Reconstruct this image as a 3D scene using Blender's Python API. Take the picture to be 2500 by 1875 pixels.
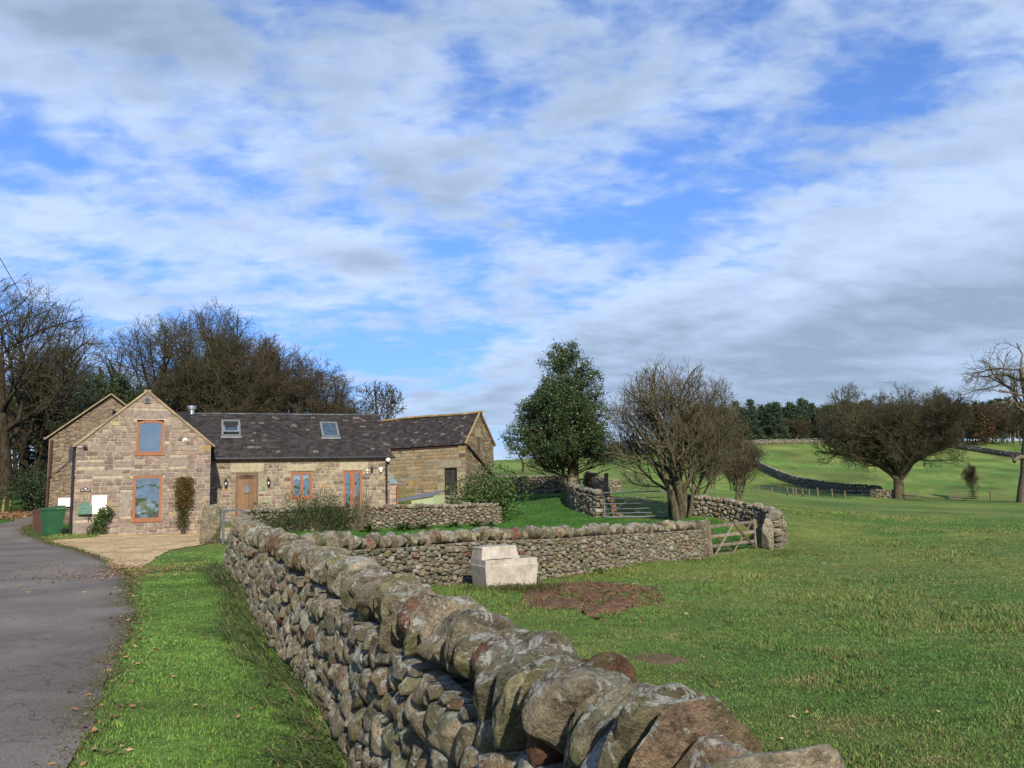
import bpy, math, random
import numpy as np
from mathutils import Vector, Matrix
R_ = math.radians
PI = math.pi
for o in list(bpy.data.objects): bpy.data.objects.remove(o)
scene = bpy.context.scene
col = scene.collection

# ------------------------------------------------------------------ camera
F = 1878.0; CX, CY = 1250.0, 937.5; CAMZ = 1.65
PITCH = math.atan((1195-937.5)/F); ROLL = 0.03
fwd = np.array([0, math.cos(PITCH), math.sin(PITCH)])
_u0 = np.array([0, -math.sin(PITCH), math.cos(PITCH)]); _r0 = np.array([1., 0, 0])
right = _r0*math.cos(ROLL) - _u0*math.sin(ROLL)
up = _r0*math.sin(ROLL) + _u0*math.cos(ROLL)
cd = bpy.data.cameras.new('camera'); cam = bpy.data.objects.new('camera', cd); col.objects.link(cam)
M = Matrix(((right[0], up[0], -fwd[0], 0), (right[1], up[1], -fwd[1], 0), (right[2], up[2], -fwd[2], CAMZ), (0, 0, 0, 1)))
cam.matrix_world = M
cd.sensor_width = 36; cd.lens = 36*F/2500.0; cd.clip_end = 6000; cd.clip_start = 0.05
scene.camera = cam
def ray(u, v): return fwd + right*((u-CX)/F) - up*((v-CY)/F)
def at(u, v, Y):
    d = ray(u, v); return np.array([0, 0, CAMZ]) + d*(Y/d[1])

# ------------------------------------------------------------------ light
SUN_AZ = R_(15)      # the sun stands behind the camera, this far to its right
SUN_EL = R_(30)
sd = bpy.data.lights.new('sun', 'SUN'); sd.energy = 3.9; sd.angle = R_(1.2); sd.color = (1.0, 0.90, 0.76)
sun = bpy.data.objects.new('sun', sd); col.objects.link(sun)
sdir = Vector((math.sin(SUN_AZ)*math.cos(SUN_EL), -math.cos(SUN_AZ)*math.cos(SUN_EL), math.sin(SUN_EL)))
sun.rotation_euler = sdir.to_track_quat('Z', 'Y').to_euler()
scene.view_settings.view_transform = 'Standard'; scene.view_settings.look = 'None'
scene.view_settings.exposure = 0.75; scene.view_settings.gamma = 1.0

class NT:
    """small helper for node trees"""
    def __init__(s, tree): s.t = tree; s.n = tree.nodes; s.l = tree.links
    def node(s, typ, **kw):
        n = s.n.new(typ)
        for k, v in kw.items():
            if k.startswith('i_'):
                key = k[2:]; n.inputs[int(key) if key.isdigit() else key.replace('_', ' ')].default_value = v
            else: setattr(n, k, v)
        return n
    def link(s, a, b): s.l.new(a, b)
    def math(s, op, a, b=None, c=None, clamp=False):
        n = s.n.new('ShaderNodeMath'); n.operation = op; n.use_clamp = clamp
        for i, x in enumerate((a, b, c)):
            if x is None: continue
            if isinstance(x, (int, float)): n.inputs[i].default_value = x
            else: s.l.new(x, n.inputs[i])
        return n.outputs[0]
    def mix(s, f, a, b, mode='MIX'):
        n = s.n.new('ShaderNodeMix'); n.data_type = 'RGBA'; n.blend_type = mode
        for inp, x in ((n.inputs[0], f), (n.inputs[6], a), (n.inputs[7], b)):
            if isinstance(x, (int, float)): inp.default_value = x
            elif isinstance(x, tuple): inp.default_value = x if len(x) == 4 else x+(1,)
            else: s.l.new(x, inp)
        return n.outputs[2]
    def ramp(s, f, lo, hi, a=0., b=1.):
        n = s.n.new('ShaderNodeMapRange'); n.interpolation_type = 'SMOOTHSTEP'
        s.l.new(f, n.inputs[0]); n.inputs[1].default_value = lo; n.inputs[2].default_value = hi
        n.inputs[3].default_value = a; n.inputs[4].default_value = b
        return n.outputs[0]
    def noise(s, vec, scale, detail=4, rough=0.55, dist=0., typ=None):
        n = s.n.new('ShaderNodeTexNoise'); n.inputs['Scale'].default_value = scale
        n.inputs['Detail'].default_value = detail; n.inputs['Roughness'].default_value = rough
        n.inputs['Distortion'].default_value = dist
        if vec is not None: s.l.new(vec, n.inputs['Vector'])
        return n.outputs[0]

world = bpy.data.worlds.new('World'); scene.world = world; world.use_nodes = True
w = NT(world.node_tree)
for n in list(w.n): w.n.remove(n)
out = w.node('ShaderNodeOutputWorld'); bg = w.node('ShaderNodeBackground'); bg.inputs[1].default_value = 0.095
w.link(bg.outputs[0], out.inputs[0])
sky = w.node('ShaderNodeTexSky'); sky.sky_type = 'NISHITA'; sky.sun_disc = False
sky.sun_elevation = SUN_EL; sky.sun_rotation = PI - SUN_AZ; sky.air_density = 1.0; sky.dust_density = 0.4; sky.ozone_density = 2.0
tc = w.node('ShaderNodeTexCoord'); sep = w.node('ShaderNodeSeparateXYZ'); w.link(tc.outputs['Generated'], sep.inputs[0])
sx, sy, sz = sep.outputs
el = w.math('ARCSINE', sz); az = w.math('ARCTAN2', sx, sy)
ang = w.node('ShaderNodeCombineXYZ'); w.link(az, ang.inputs[0]); w.link(el, ang.inputs[1])
zc = w.math('MAXIMUM', w.math('ADD', sz, 0.25), 0.08)
pl = w.node('ShaderNodeCombineXYZ'); w.link(w.math('DIVIDE', sx, zc), pl.inputs[0]); w.link(w.math('DIVIDE', sy, zc), pl.inputs[1])
def sky_dir(u, v):
    d = ray(u, v); d = d/np.linalg.norm(d); return math.atan2(d[0], d[1]), math.asin(d[2])
def blob(u, v, ru, rv, amp, rot=0., where=None):
    """amp * gaussian in (azimuth, elevation), radii in photo pixels"""
    a0, e0 = sky_dir(u, v) if where is None else where; c, s_ = math.cos(rot), math.sin(rot)
    dx = w.math('SUBTRACT', az, a0); dy = w.math('SUBTRACT', el, e0)
    px = w.math('ADD', w.math('MULTIPLY', dx, c), w.math('MULTIPLY', dy, s_))
    py = w.math('SUBTRACT', w.math('MULTIPLY', dy, c), w.math('MULTIPLY', dx, s_))
    ex = w.math('MULTIPLY', px, F/ru); ey = w.math('MULTIPLY', py, F/rv)
    q = w.math('ADD', w.math('MULTIPLY', ex, ex), w.math('MULTIPLY', ey, ey))
    return w.math('MULTIPLY', w.math('EXPONENT', w.math('MULTIPLY', q, -1.0)), amp)
dv = pl.outputs[0]
n1 = w.noise(dv, 4.6, 8, 0.54, 0.25)
mp = w.node('ShaderNodeMapping'); mp.inputs['Rotation'].default_value = (0, 0, R_(-24)); mp.inputs['Scale'].default_value = (1.0, 1.7, 1)
w.link(dv, mp.inputs[0])
n2 = w.noise(mp.outputs[0], 12., 6, 0.55, 0.3)
n3 = w.noise(dv, 1.1, 3, 0.5, 0.3)
dens = w.math('ADD', w.math('MULTIPLY', n1, 0.95), w.math('ADD', w.math('MULTIPLY', n2, 0.52), -0.13))
blobs = [(2300, 620, 650, 250, .42, .42), (1950, 820, 750, 120, .34, .14), (2300, 950, 700, 130, .30, 0), (1500, 790, 250, 60, .22, .2),
         (1000, 130, 800, 190, .16, 0.1), (150, 60, 420, 110, .30, 0), (1000, 410, 300, 120, .20, .1), (860, 600, 230, 80, .24, 0),
         (1600, 230, 380, 160, .12, 0), (300, 300, 400, 150, .08, 0), (120, 560, 300, 120, .12, 0), (620, 700, 560, 90, .12, 0), (450, 530, 260, 60, .10, .15),
         (1150, 1005, 300, 45, .22, 0), (1240, 905, 110, 40, .22, 0), (1230, 640, 90, 80, .12, 0), (950, 925, 110, 14, .16, 0), (1400, 650, 300, 50, .12, .2),
         (1020, 880, 240, 80, -.16, 0), (1000, 830, 130, 30, -.1, 0), (1400, 560, 380, 38, -.13, .12), (1900, 400, 260, 60, -.10, .45), (2200, 130, 220, 130, -.07, .5), (2060, 210, 150, 90, -.05, .6),
         (380, 160, 90, 50, -.16, 0.3), (130, 110, 200, 30, -.12, -.1), (660, 480, 170, 40, -.14, -.1), (560, 400, 120, 60, -.12, 0), (60, 455, 160, 30, -.12, 0), (250, 640, 60, 60, -.10, 0),
         (200, 390, 200, 30, -.10, .0), (1030, 590, 120, 40, -.10, 0)]
acc = dens
for b in blobs: acc = w.math('ADD', acc, blob(*b))
acc = w.math('ADD', acc, blob(0, 0, 2400, 700, .35, 0, (-PI, .15))); acc = w.math('ADD', acc, blob(0, 0, 2400, 700, .35, 0, (PI, .15)))  # unseen cloud bank added behind the camera to dim the window reflections
mask = w.ramp(acc, 0.47, 0.88)
mask = w.math('MULTIPLY', mask, 0.92)
# brightness of the cloud: thin edges bright, thick bellies grey, plus small relief
n4 = w.noise(mp.outputs[0], 6.5, 7, 0.55, 0.3)
n5 = w.noise(dv, 2.4, 5, 0.5, 0.3)
grey = blob(2150, 830, 850, 110, .60, .16)
for b in [(2400, 480, 240, 110, .30, .3), (1000, 455, 240, 80, .60, 0), (120, 30, 420, 100, .75, 0), (900, 60, 700, 110, .45, 0), (1600, 180, 400, 130, .30, 0), (860, 635, 160, 30, .3, 0), (1600, 800, 300, 60, .4, .2), (2400, 980, 400, 70, .2, 0), (1900, 900, 800, 130, .30, 0)]: grey = w.math('ADD', grey, blob(*b))
hi = blob(2100, 640, 500, 70, .45, .35)
for b in [(870, 565, 110, 30, .7, 0), (850, 420, 40, 25, .7, 0), (250, 560, 400, 110, .35, 0), (1750, 660, 420, 40, .4, .2), (2350, 850, 250, 60, .25, 0), (300, 300, 260, 80, .2, 0)]: hi = w.math('ADD', hi, blob(*b))
thick = w.ramp(acc, 0.72, 1.15)
gl = w.math('ADD', w.math('ADD', w.math('MULTIPLY', thick, 0.25), 0.22), w.math('ADD', w.math('MULTIPLY', grey, 0.62), w.math('ADD', w.math('MULTIPLY', w.math('SUBTRACT', n4, 0.5), 1.1), w.math('MULTIPLY', w.math('SUBTRACT', n5, 0.5), 1.2))))
gl = w.math('SUBTRACT', gl, w.math('MULTIPLY', hi, .8), clamp=True)
ccol = w.mix(gl, (4.0, 5.0, 6.8), (2.1, 2.72, 3.55))
horiz = w.ramp(el, 0.0, 0.45)
tint = w.mix(horiz, (0.36, 0.52, 0.86), (0.72, 0.96, 1.42))
skyc = w.mix(1.0, sky.outputs[0], tint, 'MULTIPLY')
w.link(w.mix(mask, skyc, ccol), bg.inputs[0])

# ------------------------------------------------------------------ mesh helpers
rng = np.random.default_rng(7)
def link(o, parent=None):
    col.objects.link(o)
    if parent is not None: o.parent = parent
    return o
def tag(o, label=None, cat=None, group=None, kind=None):
    if label: o['label'] = label
    if cat: o['category'] = cat
    if group: o['group'] = group
    if kind: o['kind'] = kind
    return o
def empty(name, loc, rz=0.0):
    o = bpy.data.objects.new(name, None); o.location = tuple(float(c) for c in loc); o.rotation_euler = (0, 0, rz)
    o.empty_display_size = 0.3; return link(o)
def mesh_np(name, V, F4=None, F3=None, C=None, mat=None, parent=None, smooth=False):
    me = bpy.data.meshes.new(name); V = np.asarray(V, np.float32)
    me.vertices.add(len(V)); me.vertices.foreach_set('co', V.ravel())
    parts = []; tot = []
    if F4 is not None and len(F4): F4 = np.asarray(F4, np.int32); parts.append(F4.ravel()); tot.append(np.full(len(F4), 4, np.int32))
    if F3 is not None and len(F3): F3 = np.asarray(F3, np.int32); parts.append(F3.ravel()); tot.append(np.full(len(F3), 3, np.int32))
    lv = np.concatenate(parts); lt = np.concatenate(tot); ls = np.concatenate([[0], np.cumsum(lt)[:-1]]).astype(np.int32)
    me.loops.add(len(lv)); me.loops.foreach_set('vertex_index', lv)
    me.polygons.add(len(lt)); me.polygons.foreach_set('loop_start', ls)
    me.polygons.foreach_set('use_smooth', np.full(len(lt), bool(smooth)))
    me.update(calc_edges=True)
    if C is not None:
        a = me.color_attributes.new('tint', 'FLOAT_COLOR', 'POINT')
        C = np.asarray(C, np.float32)
        if C.shape[1] == 3: C = np.concatenate([C, np.ones((len(C), 1), np.float32)], 1)
        a.data.foreach_set('color', C.ravel())
    if mat: me.materials.append(mat)
    o = bpy.data.objects.new(name, me); return link(o, parent)
class MB:
    """collects shapes and links them as ONE mesh object"""
    def __init__(s): s.V = []; s.f4 = []; s.f3 = []; s.fn = []; s.C = []; s.n = 0
    def add(s, V, f4=None, f3=None, c=None, fn=None):
        V = np.asarray(V, float).reshape(-1, 3); k = s.n; s.V.append(V)
        if f4 is not None and len(f4): s.f4.append(np.asarray(f4)+k)
        if f3 is not None and len(f3): s.f3.append(np.asarray(f3)+k)
        if fn is not None:
            for f in fn:
                if len(f) == 4: s.f4.append(np.array([f])+k)
                else:
                    for i in range(1, len(f)-1): s.f3.append(np.array([[f[0]+k, f[i]+k, f[i+1]+k]]))
        cc = np.ones((len(V), 3))*(np.array(c if c is not None else (1, 1, 1))); s.C.append(cc); s.n += len(V); return s
    def box(s, x0, y0, z0, x1, y1, z1, c=None, jit=0., M=None):
        V = np.array([(x, y, z) for z in (z0, z1) for y in (y0, y1) for x in (x0, x1)], float)
        if jit: V += rng.uniform(-jit, jit, V.shape)
        if M is not None: V = V@M[:3, :3].T + M[:3, 3]
        return s.add(V, [(0, 2, 3, 1), (4, 5, 7, 6), (0, 1, 5, 4), (2, 6, 7, 3), (0, 4, 6, 2), (1, 3, 7, 5)], c=c)
    def bar(s, p, q, w_, h_, c=None, upv=(0, 0, 1)):
        p = np.array(p, float); q = np.array(q, float); d = q-p; L = np.linalg.norm(d); d /= L
        a = np.cross(d, upv); a /= np.linalg.norm(a)+1e-9; b = np.cross(a, d)
        V = [pt+a*i*w_/2+b*j*h_/2 for pt in (p, q) for i, j in ((-1, -1), (1, -1), (1, 1), (-1, 1))]
        return s.add(V, [(0, 1, 2, 3), (7, 6, 5, 4), (0, 4, 5, 1), (1, 5, 6, 2), (2, 6, 7, 3), (3, 7, 4, 0)], c=c)
    def tube(s, pts, r, k=8, c=None, cap=True):
        pts = np.array(pts, float); n = len(pts); r = np.ones(n)*r if np.isscalar(r) else np.array(r)
        V = []; prev = None
        for i in range(n):
            d = pts[min(i+1, n-1)]-pts[max(i-1, 0)]; d /= np.linalg.norm(d)+1e-9
            a = np.cross(d, (0, 0, 1) if abs(d[2]) < .9 else (1, 0, 0)); a /= np.linalg.norm(a)
            if prev is not None:
                a2 = prev-d*(prev@d)
                if np.linalg.norm(a2) > .1: a = a2/np.linalg.norm(a2)
            prev = a; b = np.cross(d, a)
            for j in range(k):
                t = 2*PI*j/k; V.append(pts[i]+(a*math.cos(t)+b*math.sin(t))*r[i])
        f = [(i*k+j, i*k+(j+1) % k, (i+1)*k+(j+1) % k, (i+1)*k+j) for i in range(n-1) for j in range(k)]
        fn = [tuple(range(k))[::-1], tuple(range((n-1)*k, n*k))] if cap else None
        return s.add(V, f, c=c, fn=fn)
    def lathe(s, prof, cen=(0, 0, 0), k=16, c=None):
        V = [(cen[0]+r*math.cos(2*PI*j/k), cen[1]+r*math.sin(2*PI*j/k), cen[2]+z) for r, z in prof for j in range(k)]
        f = [(i*k+j, i*k+(j+1) % k, (i+1)*k+(j+1) % k, (i+1)*k+j) for i in range(len(prof)-1) for j in range(k)]
        return s.add(V, f, c=c)
    def prism(s, poly, y0, y1, c=None):
        """poly in (x,z), extruded from y0 (front) to y1"""
        n = len(poly); V = [(a, y0, b) for a, b in poly]+[(a, y1, b) for a, b in poly]
        return s.add(V, [(i, (i+1) % n, n+(i+1) % n, n+i) for i in range(n)], c=c, fn=[tuple(range(n)), tuple(range(n, 2*n))[::-1]])
    def build(s, name, mat=None, parent=None, smooth=False, loc=None):
        V = np.concatenate(s.V); C = np.concatenate(s.C)
        if loc is not None: V = V-np.array(loc, float)
        o = mesh_np(name, V, np.concatenate(s.f4) if s.f4 else None, np.concatenate(s.f3) if s.f3 else None, C, mat, parent, smooth)
        if loc is not None: o.location = tuple(float(c) for c in loc)
        return o
def copy_tree(o, parent=None):
    c = o.copy(); col.objects.link(c); c.parent = parent
    for ch in o.children: copy_tree(ch, c)
    return c
def vnoise(x, y, scale, seed=0):
    x = np.asarray(x)/scale; y = np.asarray(y)/scale
    xi = np.floor(x).astype(np.int64); yi = np.floor(y).astype(np.int64); fx = x-xi; fy = y-yi
    fx = fx*fx*(3-2*fx); fy = fy*fy*(3-2*fy)
    def hsh(a, b):
        h = (a*374761393 + b*668265263 + seed*974634777) & 0xffffffff
        h = ((h ^ (h >> 13))*1274126177) & 0xffffffff
        return ((h ^ (h >> 16)) & 0xffff)/65535.0
    return (hsh(xi, yi)*(1-fx)+hsh(xi+1, yi)*fx)*(1-fy)+(hsh(xi, yi+1)*(1-fx)+hsh(xi+1, yi+1)*fx)*fy
def inpoly(x, y, poly):
    x = np.asarray(x); y = np.asarray(y); r = np.zeros(x.shape, bool); n = len(poly)
    for i in range(n):
        x0, y0 = poly[i]; x1, y1 = poly[(i+1) % n]
        if y0 == y1: continue
        c = ((y0 > y) != (y1 > y)) & (x < (x1-x0)*(y-y0)/(y1-y0)+x0); r ^= c
    return r

# ------------------------------------------------------------------ materials
def mat(name, rough=0.8, spec=0.3):
    m = bpy.data.materials.new(name); m.use_nodes = True; t = NT(m.node_tree); b = t.n['Principled BSDF']
    b.inputs['Roughness'].default_value = rough; b.inputs['Specular IOR Level'].default_value = spec
    return m, t, b
def objvec(t, world_space=False):
    if world_space: return t.node('ShaderNodeNewGeometry').outputs['Position']
    return t.node('ShaderNodeTexCoord').outputs['Object']
def tintc(t): return t.node('ShaderNodeAttribute', attribute_name='tint').outputs['Color']
def bump(t, b, h, strength, dist):
    n = t.node('ShaderNodeBump'); n.inputs['Strength'].default_value = strength; n.inputs['Distance'].default_value = dist
    t.link(h, n.inputs['Height']); t.link(n.outputs[0], b.inputs['Normal'])
def plain(name, c, rough=.6, spec=.3, metal=0., var=.12, scale=8., bmp=0.):
    m, t, b = mat(name, rough, spec); v = objvec(t)
    n = t.noise(v, scale, 5, .6)
    f = t.ramp(n, .3, .7, 1-var, 1+var)
    c1 = t.mix(1.0, tuple(c), tintc(t), 'MULTIPLY')
    vm = t.node('ShaderNodeVectorMath', operation='SCALE'); t.link(c1, vm.inputs[0]); t.link(f, vm.inputs['Scale'])
    t.link(vm.outputs[0], b.inputs['Base Color']); b.inputs['Metallic'].default_value = metal
    if bmp: bump(t, b, t.noise(v, scale*6, 4, .6), bmp, .01)
    return m
def make_fieldstone():
    m, t, b = mat('fieldstone', .9, .15); v = objvec(t, True); tc_ = tintc(t)
    geo = t.node('ShaderNodeNewGeometry'); sn = t.node('ShaderNodeSeparateXYZ'); t.link(geo.outputs['Normal'], sn.inputs[0]); nz = sn.outputs[2]
    n1 = t.noise(v, 9, 6, .62, .3); n2 = t.noise(v, 55, 5, .65); n3 = t.noise(v, 3.2, 4, .6); n4 = t.noise(v, 260, 3, .6)
    f = t.math('ADD', t.ramp(n1, .28, .72, .50, 1.40), t.math('ADD', t.ramp(n2, .3, .7, -.34, .34), t.ramp(n4, .3, .7, -.14, .14)))
    vm = t.node('ShaderNodeVectorMath', operation='SCALE'); t.link(tc_, vm.inputs[0]); t.link(f, vm.inputs['Scale'])
    c = vm.outputs[0]
    # green moss film on patches
    moss = t.math('MULTIPLY', t.ramp(t.noise(v, 5.5, 5, .6, .4), .47, .62), t.ramp(n2, .3, .6, .3, .9))
    c = t.mix(t.math('MULTIPLY', moss, .7), c, (.088, .094, .030))
    # rusty stains
    rust = t.ramp(t.noise(v, 4.1, 4, .6, .2), .62, .74)
    c = t.mix(t.math('MULTIPLY', rust, .45), c, (.17, .095, .045))
    # pale crusty lichen, mostly on what faces the sky
    li = t.math('ADD', t.noise(v, 17, 6, .75, .6), t.math('MULTIPLY', nz, .12))
    lm = t.ramp(li, .585, .61)
    lm = t.math('MULTIPLY', lm, t.ramp(n3, .34, .50))
    c = t.mix(t.math('MULTIPLY', lm, .80), c, t.mix(t.ramp(n2, .4, .6), (.30, .31, .25), (.44, .44, .39)))
    # round lichen rosettes
    vo = t.node('ShaderNodeTexVoronoi'); vo.inputs['Scale'].default_value = 7.5; t.link(v, vo.inputs['Vector'])
    vc = t.node('ShaderNodeSeparateColor'); t.link(vo.outputs['Color'], vc.inputs[0])
    dd = t.math('ADD', vo.outputs['Distance'], t.math('MULTIPLY', t.math('SUBTRACT', n2, .5), .30))
    ro = t.math('MULTIPLY', t.math('LESS_THAN', dd, t.math('MULTIPLY', vc.outputs[1], .30)), t.math('GREATER_THAN', vc.outputs[0], .66))
    c = t.mix(t.math('MULTIPLY', ro, .75), c, (.40, .42, .35))
    # sky green film
    gf = t.ramp(t.noise(v, 2.3, 4, .6), .5, .7)
    c = t.mix(t.math('MULTIPLY', gf, .28), c, (.16, .19, .13))
    t.link(c, b.inputs['Base Color'])
    h = t.math('ADD', t.math('MULTIPLY', n1, .9), t.math('ADD', t.math('MULTIPLY', n2, .35), t.math('ADD', t.math('MULTIPLY', n4, .03), t.math('MULTIPLY', lm, .15))))
    n5 = t.noise(v, 24, 8, .72, .2); h = t.math('ADD', h, t.math('MULTIPLY', n5, .9))
    bump(t, b, h, 1.0, .05)
    return m
def make_ashlar():
    m, t, b = mat('house_stone', .88, .15); v = objvec(t); tc_ = tintc(t)
    n1 = t.noise(v, 6, 6, .65, .2); n2 = t.noise(v, 40, 4, .6)
    f = t.math('ADD', t.ramp(n1, .25, .75, .72, 1.25), t.ramp(n2, .3, .7, -.12, .12))
    vm = t.node('ShaderNodeVectorMath', operation='SCALE'); t.link(tc_, vm.inputs[0]); t.link(f, vm.inputs['Scale'])
    c = t.mix(t.math('MULTIPLY', t.ramp(t.noise(v, 1.7, 5, .6), .55, .75), .30), vm.outputs[0], (.10, .085, .06))
    t.link(c, b.inputs['Base Color'])
    bump(t, b, t.math('ADD', n1, t.math('MULTIPLY', n2, .4)), .6, .03); return m
def make_slate():
    m, t, b = mat('roof_slate', .85, .12); v = objvec(t); tc_ = tintc(t)
    n1 = t.noise(v, 5, 6, .65, .2); n2 = t.noise(v, 28, 4, .7)
    f = t.ramp(n1, .25, .75, .65, 1.3)
    vm = t.node('ShaderNodeVectorMath', operation='SCALE'); t.link(tc_, vm.inputs[0]); t.link(f, vm.inputs['Scale'])
    li = t.math('MULTIPLY', t.ramp(t.noise(v, 9, 6, .8), .62, .68), t.ramp(t.noise(v, .7, 3, .5), .45, .62))
    c = t.mix(t.math('MULTIPLY', li, .6), vm.outputs[0], (.24, .22, .19))
    mo = t.ramp(t.noise(v, 1.3, 4, .6), .55, .7)
    c = t.mix(t.math('MULTIPLY', mo, .35), c, (.045, .05, .022))
    t.link(c, b.inputs['Base Color']); bump(t, b, n2, .6, .02); return m
def make_bark(name, c1, c2, scale=10):
    m, t, b = mat(name, .95, .1); v = objvec(t)
    mp_ = t.node('ShaderNodeMapping'); mp_.inputs['Scale'].default_value = (1, 1, .3); t.link(v, mp_.inputs[0])
    n = t.noise(mp_.outputs[0], scale, 5, .65); c = t.mix(t.ramp(n, .35, .65), c1, c2)
    c = t.mix(1.0, c, tintc(t), 'MULTIPLY')
    t.link(c, b.inputs['Base Color']); bump(t, b, n, .8, .04); return m
def make_leaf(name, c1, c2, rough=.5, trans=.25):
    m, t, b = mat(name, rough, .35); v = objvec(t, True)
    n = t.noise(v, 3.5, 3, .6); c = t.mix(t.ramp(n, .3, .7), c1, c2); c = t.mix(1.0, c, tintc(t), 'MULTIPLY')
    t.link(c, b.inputs['Base Color'])
    tr = t.node('ShaderNodeBsdfTranslucent'); t.link(c, tr.inputs[0])
    mx = t.node('ShaderNodeMixShader'); mx.inputs[0].default_value = trans
    t.link(b.outputs[0], mx.inputs[1]); t.link(tr.outputs[0], mx.inputs[2]); t.link(mx.outputs[0], t.n['Material Output'].inputs[0]); return m
def make_ground():
    m, t, b = mat('grass_ground', .95, .1); v = objvec(t, True); tc_ = tintc(t)
    n1 = t.noise(v, .55, 5, .6); n2 = t.noise(v, 6, 6, .7, .3); n3 = t.noise(v, 45, 4, .7)
    mpg = t.node('ShaderNodeMapping'); mpg.inputs['Scale'].default_value = (.35, 1.5, 1); t.link(v, mpg.inputs[0])
    n4 = t.noise(mpg.outputs[0], 1.3, 6, .7)
    f = t.math('MULTIPLY', t.ramp(n2, .25, .75, .55, 1.4), t.ramp(n4, .25, .75, .68, 1.3)); f = t.math('MULTIPLY', f, t.ramp(n3, .2, .8, .6, 1.4))
    vm = t.node('ShaderNodeVectorMath', operation='SCALE'); t.link(tc_, vm.inputs[0]); t.link(f, vm.inputs['Scale'])
    c = t.mix(t.math('MULTIPLY', t.ramp(n1, .5, .7), .30), vm.outputs[0], (.115, .115, .035))
    t.link(c, b.inputs['Base Color'])
    bump(t, b, t.math('ADD', n2, t.math('MULTIPLY', n3, .5)), .8, .08); return m
def make_road():
    m, t, b = mat('asphalt', .92, .12); v = objvec(t, True)
    n1 = t.noise(v, .6, 5, .6, .3); n2 = t.noise(v, 75, 4, .8); n3 = t.noise(v, 9, 6, .75); tc_ = tintc(t)
    c = t.mix(t.ramp(n1, .35, .65), (.112, .100, .084), (.162, .145, .122))
    c = t.mix(t.ramp(n2, .50, .70), c, (.27, .245, .225)); c = t.mix(t.ramp(n2, .48, .28), c, (.05, .045, .042))
    cr = t.math('ABSOLUTE', t.math('SUBTRACT', t.noise(v, 1.1, 5, .65, .6), .5))
    crk = t.math('MULTIPLY', t.ramp(cr, .010, .0), t.ramp(t.noise(v, .35, 2, .5), .46, .54))
    c = t.mix(t.math('MULTIPLY', crk, .7), c, (.03, .03, .025))
    c = t.mix(t.math('MULTIPLY', t.ramp(n3, .55, .68), .5), c, (.085, .072, .060))
    c = t.mix(1.0, c, tc_, 'MULTIPLY')
    t.link(c, b.inputs['Base Color']); bump(t, b, t.math('ADD', n2, n3), .5, .012); return m
def make_gravel(name, a, b_, c_, sc=38):
    m, t, b = mat(name, .95, .1); v = objvec(t, True)
    vo = t.node('ShaderNodeTexVoronoi'); vo.inputs['Scale'].default_value = sc; t.link(v, vo.inputs['Vector'])
    sc_ = t.node('ShaderNodeSeparateColor'); t.link(vo.outputs['Color'], sc_.inputs[0])
    c = t.mix(sc_.outputs[0], a, b_); c = t.mix(t.ramp(t.noise(v, 1.4, 5, .65), .42, .62), c, t.mix(.55, c, c_))
    t.link(t.mix(1., c, tintc(t), 'MULTIPLY'), b.inputs['Base Color']); bump(t, b, vo.outputs['Distance'], 1., -.02); return m
def make_wood(name, a, b_, sc=3., rough=.6, ax=(14, 14, 1)):
    m, t, b = mat(name, rough, .25); v = objvec(t)
    mp_ = t.node('ShaderNodeMapping'); mp_.inputs['Scale'].default_value = ax; t.link(v, mp_.inputs[0])
    n = t.noise(mp_.outputs[0], sc, 5, .65, .4); c = t.mix(t.ramp(n, .3, .7), a, b_); c = t.mix(1., c, tintc(t), 'MULTIPLY')
    t.link(c, b.inputs['Base Color']); bump(t, b, n, .4, .01); return m
def make_glass():
    m, t, b = mat('window_glass', .02, .5)
    g = t.node('ShaderNodeBsdfGlossy'); g.inputs['Roughness'].default_value = .02; g.inputs['Color'].default_value = (.66, .76, .78, 1)
    tr = t.node('ShaderNodeBsdfTransparent'); tr.inputs[0].default_value = (.93, .95, .95, 1)
    mx = t.node('ShaderNodeMixShader'); mx.inputs[0].default_value = .36
    n = t.noise(objvec(t), 1.3, 2, .5); bp = t.node('ShaderNodeBump'); bp.inputs['Strength'].default_value = .35; bp.inputs['Distance'].default_value = .06
    t.link(n, bp.inputs['Height']); t.link(bp.outputs[0], g.inputs['Normal'])
    t.link(tr.outputs[0], mx.inputs[1]); t.link(g.outputs[0], mx.inputs[2]); t.link(mx.outputs[0], t.n['Material Output'].inputs[0]); return m
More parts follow.
